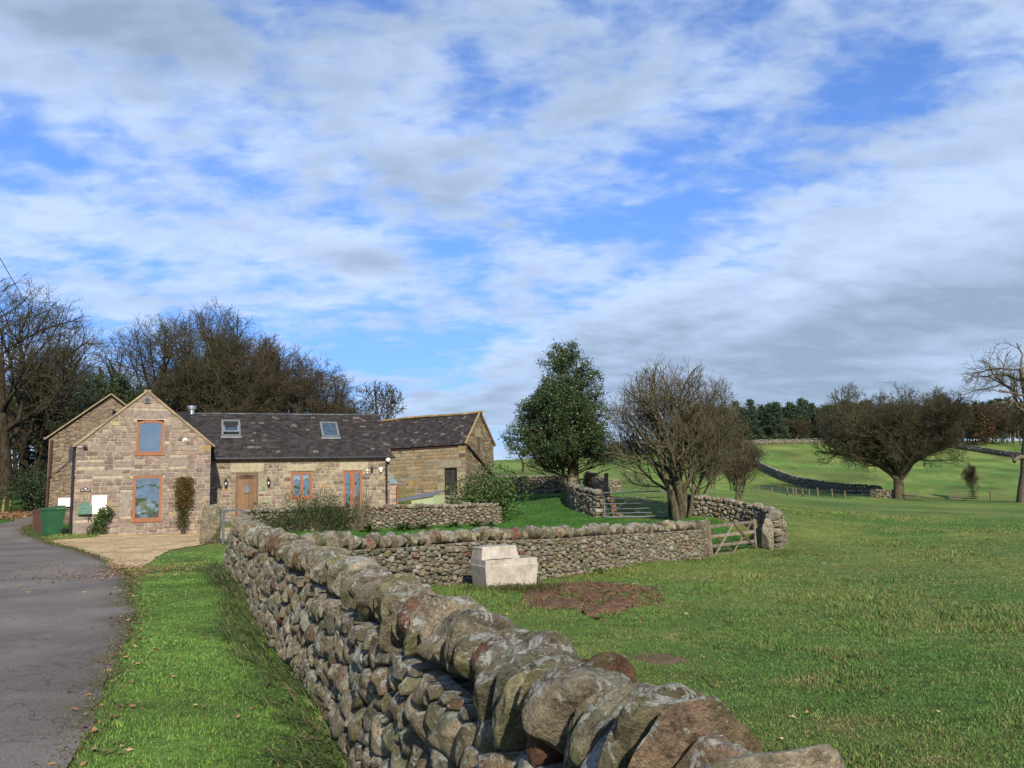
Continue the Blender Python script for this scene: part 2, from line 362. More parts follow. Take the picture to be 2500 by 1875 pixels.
M_ = dict(
    field=make_fieldstone(), ashlar=make_ashlar(), slate=make_slate(), ground=make_ground(), road=make_road(),
    gravel=make_gravel('gravel', (.32, .225, .11), (.60, .47, .27), (.22, .15, .075), 20),
    mud=make_gravel('mud', (.088, .052, .030), (.155, .098, .058), (.060, .038, .022), 26),
    mortar=plain('mortar', (.52, .43, .29), .95, .1, var=.15, scale=5, bmp=.3),
    frame=make_wood('stained_frame', (.20, .075, .034), (.29, .118, .055)),
    oak=make_wood('oak_door', (.125, .072, .036), (.22, .128, .062)), oakdark=make_wood('oak_frame', (.085, .055, .032), (.16, .105, .06)),
    oldwood=make_wood('weathered_wood', (.095, .078, .055), (.22, .185, .14), 4., .9, (3, 3, 3)), blackwood=make_wood('tarred_wood', (.012, .011, .010), (.055, .048, .042), 3, .8),
    glass=make_glass(), black=plain('black_plastic', (.018, .018, .020), .35, .4), lead=plain('lead_flashing', (.17, .18, .19), .6, .3, var=.2),
    galv=plain('galvanised_steel', (.20, .22, .235), .45, .5, .55, var=.15), steel=plain('bright_steel', (.62, .62, .60), .3, .5, .9),
    white=plain('white_paint', (.66, .64, .59), .5, .3, var=.05), green=plain('green_plastic', (.022, .085, .035), .5, .35, var=.12, scale=3),
    brown=plain('brown_plastic', (.060, .028, .020), .5, .3), mailgreen=plain('green_enamel', (.07, .16, .115), .45, .4),
    concrete=plain('pale_concrete', (.37, .335, .28), .9, .15, var=.22, scale=3.5, bmp=.4),
    bark=make_bark('grey_green_bark', (.045, .038, .024), (.115, .10, .06)), barkdark=make_bark('dark_bark', (.020, .016, .011), (.06, .048, .03)),
    barkpale=make_bark('pale_bark', (.075, .062, .044), (.17, .14, .10)), twig=plain('twig_bark', (.066, .060, .034), .95, .1, var=.25),
    twigred=plain('reddish_twig_bark', (.074, .060, .038), .95, .1, var=.25), twiggrey=plain('lichen_twig_bark', (.100, .088, .054), .95, .1, var=.3),
    holly=make_leaf('holly_leaf', (.022, .046, .013), (.055, .095, .028), .35, .1), yew=make_leaf('yew_leaf', (.014, .028, .010), (.035, .055, .018), .6, .1),
    pine=make_leaf('pine_needles', (.024, .044, .022), (.046, .076, .036), .7, .1), russet=make_leaf('russet_leaf', (.16, .07, .02), (.26, .13, .04), .7, .3),
    leafgreen=make_leaf('shrub_leaf', (.035, .07, .015), (.085, .135, .03), .5, .25), grass=make_leaf('grass_blade', (.9, .9, .9), (1.1, 1.1, 1.1), .75, .35),
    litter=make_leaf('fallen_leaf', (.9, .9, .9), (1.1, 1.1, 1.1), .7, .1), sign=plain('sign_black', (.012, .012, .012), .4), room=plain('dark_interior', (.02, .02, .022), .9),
)
def gradeleaf(n, base, lo=.6, hi=1.4):
    return np.array(base)*rng.uniform(lo, hi, (n, 1))

# ------------------------------------------------------------------ terrain
CP = np.array([(0, 0, 0), (-3, 1, 0), (-2.5, 5, 0), (-5, 10, 0), (-8, 17, .02), (-10, 22, .08), (-14, 26, .2), (-17.6, 31, .40), (-13.1, 32.4, .22), (-20, 29, .38), (-24.4, 38, 1.03),
    (-30, 46, 1.6), (-38, 40, 1.6), (-12, 8, .1), (-20, 18, .35), (-35, 25, 1.0), (-60, 60, 2.6), (-83, 130, 7.6), (-150, 250, 10), (-120, 60, 3), (-40, 75, 3.2), (-5, -10, 0), (-30, -10, .2),
    (-10.4, 30, .28), (-9.5, 34, .55), (-5, 36.5, .75), (-6, 32, .22), (-3, 26, .05), (.6, 28, .10), (2, 24, -.12), (-.8, 35, .18), (4, 35, .30), (6.7, 34.3, .16), (3.1, 42, 1.12), (-1.6, 56, 1.55),
    (3, 50, 1.35), (-3, 47, 1.0), (-8, 45, 1.1), (-12, 52, 1.5), (-1, 42, .75), (-3.2, 16, 0), (-6.3, 24, .1), (.7, 1.6, -.28), (.9, 4, -.42), (-.1, 8, -.40), (-1.5, 12, -.32), (-.8, 15, -.22), (.3, 15.8, -.24), (-1.0, 17, -.4),
    (2.9, 21.5, -.62), (6.2, 25.3, -.80), (8.1, 26.3, -.68), (11.6, 30, -.55), (11.8, 20, -.80), (5, 10, -.5), (5, 3, -.5), (12, 8, -.7), (20, 20, -.9), (25, 5, -.9), (10, -10, -.3), (40, -20, -.5), (43, 88, -.56), (52, 80, -1.25), (50, 90, -1.0), (25, 50, -.6),
    (42, 45, -1.2), (70, 70, -1.6), (8, 34, .4), (9.5, 40, .55), (7, 50, 1.2), (43.6, 140, 4.0), (42, 92, -.2), (37, 90, -.3), (61, 200, 11.4), (104, 210, 12), (110, 170, 5.3), (83, 150, 3.5), (2.7, 150, 6.9), (21, 160, 8.0), (10, 90, 3.2),
    (20, 95, 1.2), (0, 75, 3.0), (-30, 120, 6), (0, 250, 7.5), (60, 280, 13), (150, 300, 15), (150, 220, 10.5), (200, 260, 12), (170, 120, 1.0), (-200, 400, 9), (0, 600, 6), (300, 400, 9), (400, 100, 0), (-400, 100, 4), (600, 900, 6), (-600, 900, 6), (0, -300, 0), (400, -300, -2), (-400, -300, 2)], float)
_c2 = 4.0
def _phi(d2): return np.sqrt(d2+_c2)
_A = _phi(((CP[:, None, :2]-CP[None, :, :2])**2).sum(-1)); n_ = len(CP)
_A = np.block([[_A+np.eye(n_)*-.02, np.c_[np.ones(n_), CP[:, :2]]], [np.c_[np.ones(n_), CP[:, :2]].T, np.zeros((3, 3))]])
_W = np.linalg.solve(_A, np.r_[CP[:, 2], 0, 0, 0])
def h(x, y):
    x = np.asarray(x, float); y = np.asarray(y, float); sh = x.shape; x = x.ravel(); y = y.ravel(); o = np.empty(len(x))
    for i in range(0, len(x), 20000):
        a, b = x[i:i+20000], y[i:i+20000]
        K = _phi((a[:, None]-CP[None, :, 0])**2+(b[:, None]-CP[None, :, 1])**2)
        o[i:i+20000] = K@_W[:n_]+_W[n_]+_W[n_+1]*a+_W[n_+2]*b
    rr = np.hypot(x, y)
    o += (vnoise(x, y, 2.3, 3)-.5)*.05*np.clip(rr/6, .2, 1)+(vnoise(x, y, 14, 5)-.5)*.25*np.clip((rr-30)/60, 0, 1)
    return o.reshape(sh)
def hz(x, y): return float(h(np.array([x]), np.array([y]))[0])

# outline of the road (right edge first, going away from the camera, then back along the left)
road_r = [(-1.0, -8), (-1.7, 1), (-2.25, 3.2), (-2.84, 5.1), (-3.66, 7.0), (-4.6, 9.2), (-5.7, 11.7), (-6.4, 13.0), (-7.11, 14.4), (-8.3, 16.8), (-9.67, 19.05), (-11.2, 21.3), (-13.5, 24.2), (-15.6, 26.6), (-17.5, 28.8), (-19.7, 31.3), (-20.9, 33.2), (-21.7, 35.2), (-22.3, 37), (-22.9, 39.5), (-23.6, 43), (-24.3, 48)]
road_l = [(-28.3, 48), (-26.8, 44), (-25.2, 41), (-24.1, 38.6), (-23.5, 36.6), (-23.0, 35.0), (-22.4, 32.9), (-21.0, 29.8), (-18.6, 26.4), (-16.4, 23.2), (-14.2, 19.8), (-12.0, 15), (-9.9, 10), (-7.9, 6), (-6.4, 2), (-5.2, -8)]
def wavy(pts, step=.35, amp=.06, seed=1):
    P = [np.array(p, float) for p in pts]; outp = []
    for i in range(len(P)-1):
        n = max(1, int(np.linalg.norm(P[i+1]-P[i])/step))
        for k in range(n):
            f = k/n; a = P[max(i-1, 0)]; b = P[i]; c = P[i+1]; d = P[min(i+2, len(P)-1)]
            q = .5*((2*b)+(-a+c)*f+(2*a-5*b+4*c-d)*f*f+(-a+3*b-3*c+d)*f**3)
            outp.append(q+np.array([(vnoise(q[0]*7, q[1]*7, 1.6, seed)-.5)*amp*2, (vnoise(q[0]*7, q[1]*7, 1.6, seed+9)-.5)*amp*2]))
    outp.append(P[-1]); return [tuple(p) for p in outp]
RR = wavy(road_r, .3, .05, 4); RL = wavy(road_l, .5, .1, 5)
road_poly = RR+RL
drive_poly = wavy([(-9.3, 19.3), (-9.9, 21.4), (-10.5, 23.6), (-10.1, 25.6), (-10.0, 28.6), (-10.6, 31.2), (-12.9, 33.1), (-16.4, 31.6), (-16.1, 30.1), (-16.3, 29.3), (-17.0, 28.6), (-15.7, 26.9), (-13.6, 24.5), (-11.4, 21.6), (-9.9, 19.3), (-9.3, 19.3)], .3, .12, 8)
yard_poly = [(-10.6, 31.2), (-10.0, 30.6), (-5.5, 32.6), (-1.0, 36.0), (-2.6, 42), (-5.2, 38.8), (-12.8, 33.4)]
def pxpoly(pts, z):
    r = []
    for u, v in pts:
        d = ray(u, v); q = np.array([0, 0, CAMZ])+d*((z-CAMZ)/d[2]); r.append((q[0], q[1]))
    return r
mud_poly = wavy(pxpoly([(1245, 1494), (1300, 1462), (1360, 1440), (1450, 1430), (1540, 1428), (1590, 1440), (1622, 1462), (1600, 1480), (1540, 1486), (1500, 1500), (1440, 1508), (1400, 1494), (1330, 1496), (1245, 1494)], -.36), .25, .16, 11)
bare_poly = wavy(pxpoly([(1535, 1600), (1570, 1592), (1640, 1594), (1690, 1604), (1650, 1614), (1580, 1612), (1535, 1600)], -.45), .12, .05, 12)
over = [road_poly, drive_poly, mud_poly]

lawn_poly = [(-8.6, 25.5), (-6.6, 20.5), (-4.4, 13.8), (-3.0, 14.0), (2.7, 22.3), (6.0, 25.9), (8.3, 27.6), (8.4, 32.5), (6.7, 34.4), (4, 35), (3.3, 41), (3.2, 50), (-1.6, 56), (-3, 47), (-2.7, 43), (-.6, 35.5), (-5.5, 32.0), (-10.3, 29.8)]
verge_poly = [(p[0], p[1]) for p in road_r[:12]]+[(-8.3, 24.5), (-7.0, 19.5), (-4.4, 13.8), (-3.1, 10.9), (-1.1, 6.1), (-.4, 2.6), (0, 1.9), (1.2, .7), (2.5, .0), (3, -8)]
def ground_col(x, y):
    a = vnoise(x, y, 3.1, 21); b = vnoise(x, y, .8, 22); c = vnoise(x, y, 9., 23); d = vnoise(x, y, .35, 24)
    g1 = np.array([.054, .110, .020]); g2 = np.array([.112, .140, .034]); g3 = np.array([.042, .094, .024])
    f = np.clip((a*.45+b*.3+c*.35-.33)*2.6, 0, 1)[..., None]
    fc = g1*(1-f)+g2*f
    k = np.clip((c-.6)*3, 0, 1)[..., None]; fc = fc*(1-k*.5)+g3*k*.5
    near = np.clip(1-np.abs(np.hypot(x-3, y-9))/11, 0, 1)[..., None]; fc = fc*(1-near*.55)+np.array([.050, .100, .022])*near*.55
    st = np.clip((d*b-.55)*4, 0, 1)[..., None]; fc = fc*(1-st*.5)+np.array([.17, .14, .06])*st*.5
    lawn = inpoly(x, y, lawn_poly)[..., None]; lc = np.array([.046, .120, .020])*(.8+.45*b[..., None])
    vg = inpoly(x, y, verge_poly)[..., None]; vc = np.array([.100, .178, .034])*(.7+.6*b[..., None])*(1-.0*a[..., None])
    fc = np.where(lawn, lc, fc); fc = np.where(vg, vc, fc)
    fc = fc*(1.28+.22*np.clip((np.hypot(x, y)-50)/60, 0, 1)[..., None]*np.array([1.1, 1.0, .9])*1.0)
    fc = np.where(lawn | vg, fc/1.28, fc)
    far = np.clip((np.hypot(x, y)-35)/40, 0, 1)[..., None]; fc = fc*(1+far*((vnoise(x, y, 5.5, 81)-.5)*.55+(vnoise(x*.4, y, 1.7, 82)-.5)*.55)[..., None])
    fc = np.where(inpoly(x, y, bare_poly)[..., None], np.array([.16, .105, .065]), fc)
    left = ((x < -18) & (y > 20))[..., None]; fc = np.where(left, np.array([.040, .105, .018])*(.75+.5*a[..., None]), fc)
    return fc
def bareness(x, y):
    m = vnoise(x, y, 1.1, 61)*vnoise(x, y, .37, 62)
    return m
angs = np.concatenate([np.linspace(-180, -66, 30)[:-1], np.linspace(-66, 62, 420)[:-1], np.linspace(62, 180, 30)])
rad = [0.4]
while rad[-1] < 60: rad.append(rad[-1]*1.0145+.004)
while rad[-1] < 4000: rad.append(rad[-1]*1.045)
rad = np.array(rad); A, Rd = np.meshgrid(np.radians(angs), rad); X = np.sin(A)*Rd; Y = np.cos(A)*Rd; Z = h(X, Y)
for p in over: Z = Z-np.where(inpoly(X, Y, p), .02, 0)
na, nr = len(angs), len(rad); ids = np.arange(na*nr).reshape(nr, na)
Fg = np.stack([ids[:-1, :-1], ids[:-1, 1:], ids[1:, 1:], ids[1:, :-1]], -1).reshape(-1, 4)[:, ::-1]
o = mesh_np('ground', np.stack([X, Y, Z], -1).reshape(-1, 3), Fg, C=ground_col(X, Y).reshape(-1, 3), mat=M_['ground'], smooth=True); tag(o, kind='structure')

def sheet(name, poly, step, m, lift=.004, colfn=None, disp=None, kind='structure'):
    P = np.array(poly); x0, y0 = P.min(0); x1, y1 = P.max(0)
    # clip grid squares to the outline: grid for the inside plus the outline's own points snapped
    xs = np.arange(x0, x1+step, step); ys = np.arange(y0, y1+step, step); GX, GY = np.meshgrid(xs, ys)
    ins = inpoly(GX, GY, poly)
    # move points just outside onto the outline
    A0 = P; B0 = np.roll(P, -1, 0); near = ~ins & (np.pad(ins, 1)[2:, 1:-1] | np.pad(ins, 1)[:-2, 1:-1] | np.pad(ins, 1)[1:-1, 2:] | np.pad(ins, 1)[1:-1, :-2] | np.pad(ins, 1)[2:, 2:] | np.pad(ins, 1)[:-2, :-2] | np.pad(ins, 1)[2:, :-2] | np.pad(ins, 1)[:-2, 2:])
    for i, j in np.argwhere(near):
        p = np.array([GX[i, j], GY[i, j]]); d = B0-A0; t = np.clip(((p-A0)*d).sum(1)/np.maximum((d*d).sum(1), 1e-9), 0, 1); q = A0+d*t[:, None]
        k = ((q-p)**2).sum(1).argmin(); GX[i, j], GY[i, j] = q[k]
    ok = ins | near; idx = -np.ones(ok.shape, int); idx[ok] = np.arange(ok.sum())
    fm = ok[:-1, :-1] & ok[1:, :-1] & ok[1:, 1:] & ok[:-1, 1:] & (ins[:-1, :-1] | ins[1:, :-1] | ins[1:, 1:] | ins[:-1, 1:])
    Fs = np.stack([idx[:-1, :-1], idx[:-1, 1:], idx[1:, 1:], idx[1:, :-1]], -1)[fm]
    x = GX[ok]; y = GY[ok]; z = h(x, y)+lift
    if disp is not None: z = z+disp(x, y)
    o = mesh_np(name, np.stack([x, y, z], -1), Fs, C=colfn(x, y) if colfn else np.ones((len(x), 3)), mat=m, smooth=True)
    return tag(o, kind=kind)
def roadcol(x, y):
    # distance-free wear: slightly browner, mossy edge strip
    b = vnoise(x, y, 1.2, 31); c = vnoise(x, y, .3, 32); e = np.zeros(len(x)) + 9.
    R0 = np.array(RR)
    for i in range(0, len(R0), 1): e = np.minimum(e, np.hypot(x-R0[i, 0], y-R0[i, 1]))
    k = np.clip((.30+.35*b-e)/.3, 0, 1)[:, None]*np.clip((c-.3)*3, 0, 1)[:, None]
    base = (.85+.3*b)[:, None]*np.array([1, 1, 1.]); return base*(1-k*.6)+np.array([.62, .62, .35])*k*.6
sheet('road', road_poly, .14, M_['road'], .006, roadcol)
sheet('gravel_drive', drive_poly, .16, M_['gravel'], .012)
sheet('mud_patch', mud_poly, .05, M_['mud'], -.012, None, lambda x, y: (vnoise(x, y, .11, 41)-.5)*.09+(vnoise(x, y, .45, 42)-.5)*.07)
sheet('yard_paving', yard_poly, .4, M_['gravel'], .03)

# ------------------------------------------------------------------ stones
def clip_poly(P, n, c):
    """keep the side n.p <= c of a convex polygon"""
    if len(P) < 3: return P
    d = P@n-c; outp = []
    for i in range(len(P)):
        j = (i+1) % len(P)
        if d[i] <= 0: outp.append(P[i])
        if (d[i] < 0) != (d[j] < 0) and abs(d[i]-d[j]) > 1e-12: outp.append(P[i]+(P[j]-P[i])*d[i]/(d[i]-d[j]))
    return np.array(outp) if outp else np.zeros((0, 2))
def power_cells(L, H, rmin, rmax, asp, r, pw=2.0, k=.80):
    n = int(L*H*asp/(PI*((rmin+rmax)/2)**2)*7)
    rs = np.sort(rmin+(rmax-rmin)*r.random(n)**pw)[::-1]; ps = np.stack([r.uniform(-rmax*.3, L+rmax*.3, n), r.uniform(-rmax*.3, H*asp+rmax*.3, n)], 1)
    P = np.zeros((n, 2)); Q = np.zeros(n); m = 0
    for p, q in zip(ps, rs):
        if m and (((P[:m]-p)**2).sum(1) < (k*(Q[:m]+q))**2).any(): continue
        P[m] = p; Q[m] = q; m += 1
    P = P[:m]; Q = Q[:m]; cells = []
    for i in range(m):
        poly = np.array([(0, 0), (L, 0), (L, H*asp), (0, H*asp)], float)
        poly = poly[(np.abs(poly-P[i]) < 1e9).all(1)]
        d2 = ((P-P[i])**2).sum(1); nb = np.where((d2 < (5*rmax)**2) & (d2 > 0))[0]; nb = nb[np.argsort(d2[nb])][:26]
        for j in nb:
            nn = 2*(P[j]-P[i]); c = (P[j]@P[j]-Q[j]**2)-(P[i]@P[i]-Q[i]**2); poly = clip_poly(poly, nn, c)
            if len(poly) < 3: break
        if len(poly) >= 3: q = poly.copy(); q[:, 1] /= asp; cells.append(q)
    return cells
def lump(P, r, freq, amp, k=5):
    o = np.zeros(len(P))
    for _ in range(k):
        d = r.normal(size=3); d /= np.linalg.norm(d); o += np.sin((P@d)*freq*r.uniform(.6, 1.5)+r.uniform(0, 6.28))
    return o*amp/k**.5
def dome(poly, r, K=20, rings=6, gap=.006, bulge=.35, maxb=.10, pw=14):
    """a stone seen from its face: packed outline, rounded and chipped front. returns (s,t,out), quads"""
    a = poly; b = np.roll(poly, -1, 0); cr = a[:, 0]*b[:, 1]-b[:, 0]*a[:, 1]; ar = cr.sum()/2
    if abs(ar) < 4e-4: return None
    c = np.array([((a[:, 0]+b[:, 0])*cr).sum(), ((a[:, 1]+b[:, 1])*cr).sum()])/(6*ar)
    e = b-a; ln = np.linalg.norm(e, axis=1); ok = ln > 1e-4; a = a[ok]; e = e[ok]/ln[ok, None]
    nrm = np.stack([e[:, 1], -e[:, 0]], 1)*(1 if ar > 0 else -1); dist = ((a-c)*nrm).sum(1)-gap; dist = np.maximum(dist, .008)
    th = np.arange(K)*2*PI/K+r.uniform(0, .3); D = np.stack([np.cos(th), np.sin(th)], 1)
    q = np.maximum(D@nrm.T, 1e-3)/dist[None, :]; Rr = ((q**pw).sum(1))**(-1/pw); Rr = Rr*(1-.045*(1+lump(np.concatenate([D, D[:, :1]*0], 1), r, 4.5, .7, 4)))
    size = math.sqrt(abs(ar)); B = min(maxb, bulge*size)*r.uniform(.6, 1.25); pw = 14
    rho = np.concatenate([[1.0, 1.0], np.linspace(1, 0, rings+2)[1:-1]**.75]); outz = np.concatenate([[-.14], np.zeros(1), np.zeros(rings)])
    V = np.concatenate([np.concatenate([c+D*(Rr*p)[:, None], np.full((K, 1), 0.)], 1) for p in rho]+[np.array([[c[0], c[1], 0.]])])
    pr = np.concatenate([np.repeat(rho, K), [0.]])
    o = B*(1-pr**r.uniform(2.2, 4.0))**.62
    tilt = r.normal(size=2)*.28; loc = V[:, :2]-c; o = o+(loc@tilt)
    for _ in range(r.integers(3, 7)):                     # chipped flats
        ph = r.uniform(0, 6.28); sl = r.uniform(.2, 1.2); o = np.minimum(o, B*r.uniform(.62, 1.05)-(loc[:, 0]*math.cos(ph)+loc[:, 1]*math.sin(ph))*sl*r.uniform(.6, 1.))
    o = o+lump(np.concatenate([loc/size, np.zeros((len(loc), 1))], 1), r, 3.5, .055*size/.2*.3, 4)+lump(np.concatenate([loc/size, np.zeros((len(loc), 1))], 1), r, 9, .024*size/.2*.3, 4)
    o[:K] = -.13; V[:, 2] = o; n = len(rho)
    Fq = [(i*K+j, i*K+(j+1) % K, (i+1)*K+(j+1) % K, (i+1)*K+j) for i in range(n-1) for j in range(K)]
    F3 = [((n-1)*K+j, (n-1)*K+(j+1) % K, n*K) for j in range(K)]
    return V, np.array(Fq), np.array(F3)
_cs = {}
def cubesphere(N):
    if N in _cs: return _cs[N]
    g = np.linspace(-1, 1, N+1); g = np.tan(g*PI/4); pts = {}; V = []; Fc = []
    def vid(p):
        k = tuple(np.round(p, 5))
        if k not in pts: pts[k] = len(V); V.append(p)
        return pts[k]
    for ax in range(3):
        for sg in (-1, 1):
            a1, a2 = (ax+1) % 3, (ax+2) % 3
            for i in range(N):
                for j in range(N):
                    q = []
                    for di, dj in ((0, 0), (1, 0), (1, 1), (0, 1)):
                        p = np.zeros(3); p[ax] = sg; p[a1] = g[i+di]; p[a2] = g[j+dj]; q.append(vid(p))
                    Fc.append(q if sg > 0 else q[::-1])
    V = np.array(V); V /= np.linalg.norm(V, axis=1)[:, None]; _cs[N] = (V, np.array(Fc)); return _cs[N]
def boulder(r, dims, N=10, e=3.6, arch=.35, chips=5, rough=1.):
    """rounded, chipped block; dims are full sizes"""
    D, Fc = cubesphere(N); P = D*((np.abs(D)**e).sum(1)**(-1/e))[:, None]
    P[:, 1] *= 1-arch*np.clip(P[:, 2], -1, 1)**2*(P[:, 2] > 0)          # narrower at the top, across the wall
    for _ in range(chips):
        n = r.normal(size=3)*np.array([.7, 1, 1]); n /= np.linalg.norm(n); c = r.uniform(.58, .98); dd = P@n-c; m = dd > 0; P[m] -= np.outer(dd[m]*.92, n)
    P[:, 0] *= 1+.25*r.uniform(-1, 1)*P[:, 2]; P[:, 2] += .22*r.uniform(-1, 1)*P[:, 1]; P[:, 0] += .2*r.uniform(-1, 1)*P[:, 1]
    P += D*(lump(P, r, 3.0, .055*rough)+lump(P, r, 7, .028*rough)+lump(P, r, 17, .013*rough, 7))[:, None]
    return P*np.array(dims)/2, Fc
PAL = np.array([(.165, .132, .088), (.19, .158, .105), (.14, .115, .078), (.22, .185, .125), (.16, .145, .095), (.18, .126, .080), (.13, .110, .080), (.205, .172, .13), (.17, .150, .085), (.15, .135, .105)])
def stone_col(r, dark=1.): 
    c = PAL[r.integers(len(PAL))]*1.12*r.uniform(.75, 1.25)
    if r.random() < .045: c = np.array((.17, .085, .055))*r.uniform(.7, 1.15)
    if r.random() < .03: c = np.array((.30, .29, .24))
    return c*dark
class Path:
    def __init__(s, pts):
        P = np.array(wavy(pts, .12, 0.)); d = np.linalg.norm(np.diff(P, axis=0), axis=1); s.s = np.r_[0, np.cumsum(d)]; s.P = P; s.L = s.s[-1]
        T = np.gradient(P, axis=0); T /= np.linalg.norm(T, axis=1)[:, None]; s.T = T
    def __call__(s, q):
        q = np.asarray(q); p = np.stack([np.interp(q, s.s, s.P[:, i]) for i in (0, 1)], -1); t = np.stack([np.interp(q, s.s, s.T[:, i]) for i in (0, 1)], -1)
        t /= np.linalg.norm(t, axis=-1)[..., None]; return p, t, np.stack([t[..., 1], -t[..., 0]], -1)    # point, tangent, right-hand normal
def dry_wall(label, pts, H, w0, w1, cell, asp, seed, cop=(.13, .30, .46), K=14, rings=4, parts=False, N=7, group='dry-stone walls around the fields', name='dry_stone_wall',
             base=None, lean=.2, sides=(1, -1), ktot=None, tint=1., bulge=.35, coping=True, endcaps=True, copvar=.25, sink=.12, pal=None, copN=None):
    """centre line pts; H = height without coping; cell=(rmin,rmax)"""
    r = np.random.default_rng(seed); path = Path(pts); L = path.L
    zb_s = np.linspace(0, L, 60); pp, _, _ = path(zb_s); zb = h(pp[:, 0], pp[:, 1]) if base is None else np.interp(zb_s/L, np.linspace(0, 1, len(base)), base)
    Hs = np.full(60, H) if np.isscalar(H) else np.interp(zb_s/L, np.linspace(0, 1, len(H)), H); Hm = Hs.max()
    mid, _, _ = path(L/2); root = empty(name, (mid[0], mid[1], float(np.interp(L/2, zb_s, zb)))); tag(root, label, 'wall', group); off = np.array(root.location)
    def place(s_, t_, o_, side):
        p, t, n = path(np.clip(s_, 0, L)); f = np.clip(t_/Hm, -.3, 1.2); hw = w0/2*(1-f)+w1/2*f
        z = np.interp(s_, zb_s, zb)-sink+t_/Hm*(np.interp(s_, zb_s, Hs)+sink)
        xy = p+n*(side*(hw+o_))[:, None]+t*(s_-np.clip(s_, 0, L))[:, None]; return np.concatenate([xy, z[:, None]], 1)
    b = MB()
    for side in sides:
        for poly in power_cells(L, Hm, cell[0], cell[1], asp, r):
            d = dome(poly, r, K, rings, gap=.004, bulge=bulge)
            if d is None: continue
            V, q, t3 = d; P = place(V[:, 0], V[:, 1], V[:, 2]+r.normal()*.012, side)-off
            if side > 0: b.add(P, q, t3, c=stone_col(r, tint))
            else: b.add(P, q[:, ::-1], t3[:, ::-1], c=stone_col(r, tint))
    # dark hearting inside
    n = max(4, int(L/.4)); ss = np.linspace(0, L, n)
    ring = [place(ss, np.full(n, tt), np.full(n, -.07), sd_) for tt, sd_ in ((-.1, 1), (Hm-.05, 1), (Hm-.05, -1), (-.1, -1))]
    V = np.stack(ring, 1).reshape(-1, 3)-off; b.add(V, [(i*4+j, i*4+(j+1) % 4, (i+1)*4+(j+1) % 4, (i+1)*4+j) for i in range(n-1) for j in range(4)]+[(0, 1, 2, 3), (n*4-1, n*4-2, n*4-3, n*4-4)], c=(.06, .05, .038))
    if endcaps:
        for sE, dr in ((0, -1), (L, 1)):
            p, t, nn = path(np.array([sE])); p = p[0]; t = t[0]; nn = nn[0]; zz = float(np.interp(sE, zb_s, zb)); Hh = float(np.interp(sE, zb_s, Hs)); z0 = -.1
            while z0 < Hh-.03:
                hh = min(r.uniform(.09, .2), max(Hh-z0, .06)); cut = r.uniform(-.1, .1)
                for a0, a1 in ((-w0/2*.98, cut), (cut, w0/2*.98)):
                    P, fq = boulder(r, (.34, (a1-a0)*1.02, hh*1.05), 6, 5, 0, 3, .8)
                    f = z0/Hm; k2 = 1-(1-w1/w0)*f; cy = (a0+a1)/2*k2
                    xyz = np.stack([p[0]+t[0]*(P[:, 0]+dr*.0)+nn[0]*(P[:, 1]*k2+cy), p[1]+t[1]*(P[:, 0]+dr*.0)+nn[1]*(P[:, 1]*k2+cy), zz+z0+hh/2+P[:, 2]], 1)-off
                    b.add(xyz, fq[:, ::-1] if False else fq, c=stone_col(r, tint))
                z0 += hh
    b.build('stonework', M_['field'], root, smooth=True)
    # coping: stones set on edge
    if coping:
        cb = MB(); s0 = -.02
        while s0 < L:
            th = cop[0]*r.uniform(.65, 1.45); hh = cop[1]*r.uniform(1-copvar, 1+copvar); ww = cop[2]*r.uniform(.85, 1.12)
            P, fq = boulder(r, (th*1.12, ww, hh), copN(s0/L) if copN else N, r.uniform(3.2, 6.5), r.uniform(.05, .6), r.integers(8, 16), .8)
            la = lean*r.uniform(.5, 1.5); c_, s_ = math.cos(la), math.sin(la); P[:, [0, 2]] = np.stack([P[:, 0]*c_+P[:, 2]*s_, -P[:, 0]*s_+P[:, 2]*c_], 1)
            ya = r.normal()*.08; c_, s_ = math.cos(ya), math.sin(ya); P[:, [0, 1]] = np.stack([P[:, 0]*c_-P[:, 1]*s_, P[:, 0]*s_+P[:, 1]*c_], 1)
            cs = s0+th/2; p, t, nn = path(np.array([cs])); p = p[0]; t = t[0]; nn = nn[0]; zz = float(np.interp(cs, zb_s, zb)+np.interp(cs, zb_s, Hs))
            org = np.array([p[0]+nn[0]*r.normal()*.015, p[1]+nn[1]*r.normal()*.015, zz+hh*.42])
            W = org+P[:, :1]*np.array([t[0], t[1], 0])+P[:, 1:2]*np.array([-nn[0], -nn[1], 0])+P[:, 2:]*np.array([0, 0, 1.])
            cc = stone_col(r, tint*1.08)
            if parts: MB().add(W-org, fq, c=cc).build('coping_stone', M_['field'], root, smooth=True).location = tuple(float(k_) for k_ in org-off)
            else: cb.add(W-off, fq, c=cc)
            s0 += th*.93
        if not parts: cb.build('coping', M_['field'], root, smooth=True)
    return root

near_wall = [(3.0, -1.1), (2.2, -.25), (1.52, .48), (1.0, 1.2), (.61, 1.92), (.30, 2.70), (-.04, 3.6), (-.40, 4.5), (-.80, 5.5), (-1.22, 6.5), (-1.85, 8.0), (-2.55, 9.5), (-3.3, 11.2), (-4.2, 13.2), (-5.2, 15.4), (-6.1, 17.4), (-6.8, 19.2)]
dry_wall('long lichen-covered dry-stone wall curving from the bottom right corner to the cottage drive', near_wall, [.74, .70, .715, .75, .80, .81, .81], .70, .45, (.060, .150), 1.35, 101, copvar=.13, cop=(.120, .355, .455), K=26, rings=7,
         parts=True, base=[-.02, 0, 0, 0, 0, 0, .02], lean=-.30, bulge=.22, copN=lambda f: 22 if f < .45 else 10, sink=.15)
cross = [(-3.75, 13.4), (-2.6, 15.0), (-1.4, 16.9), (.6, 19.5), (2.75, 22.2), (4.4, 24.2), (5.85, 25.75)]
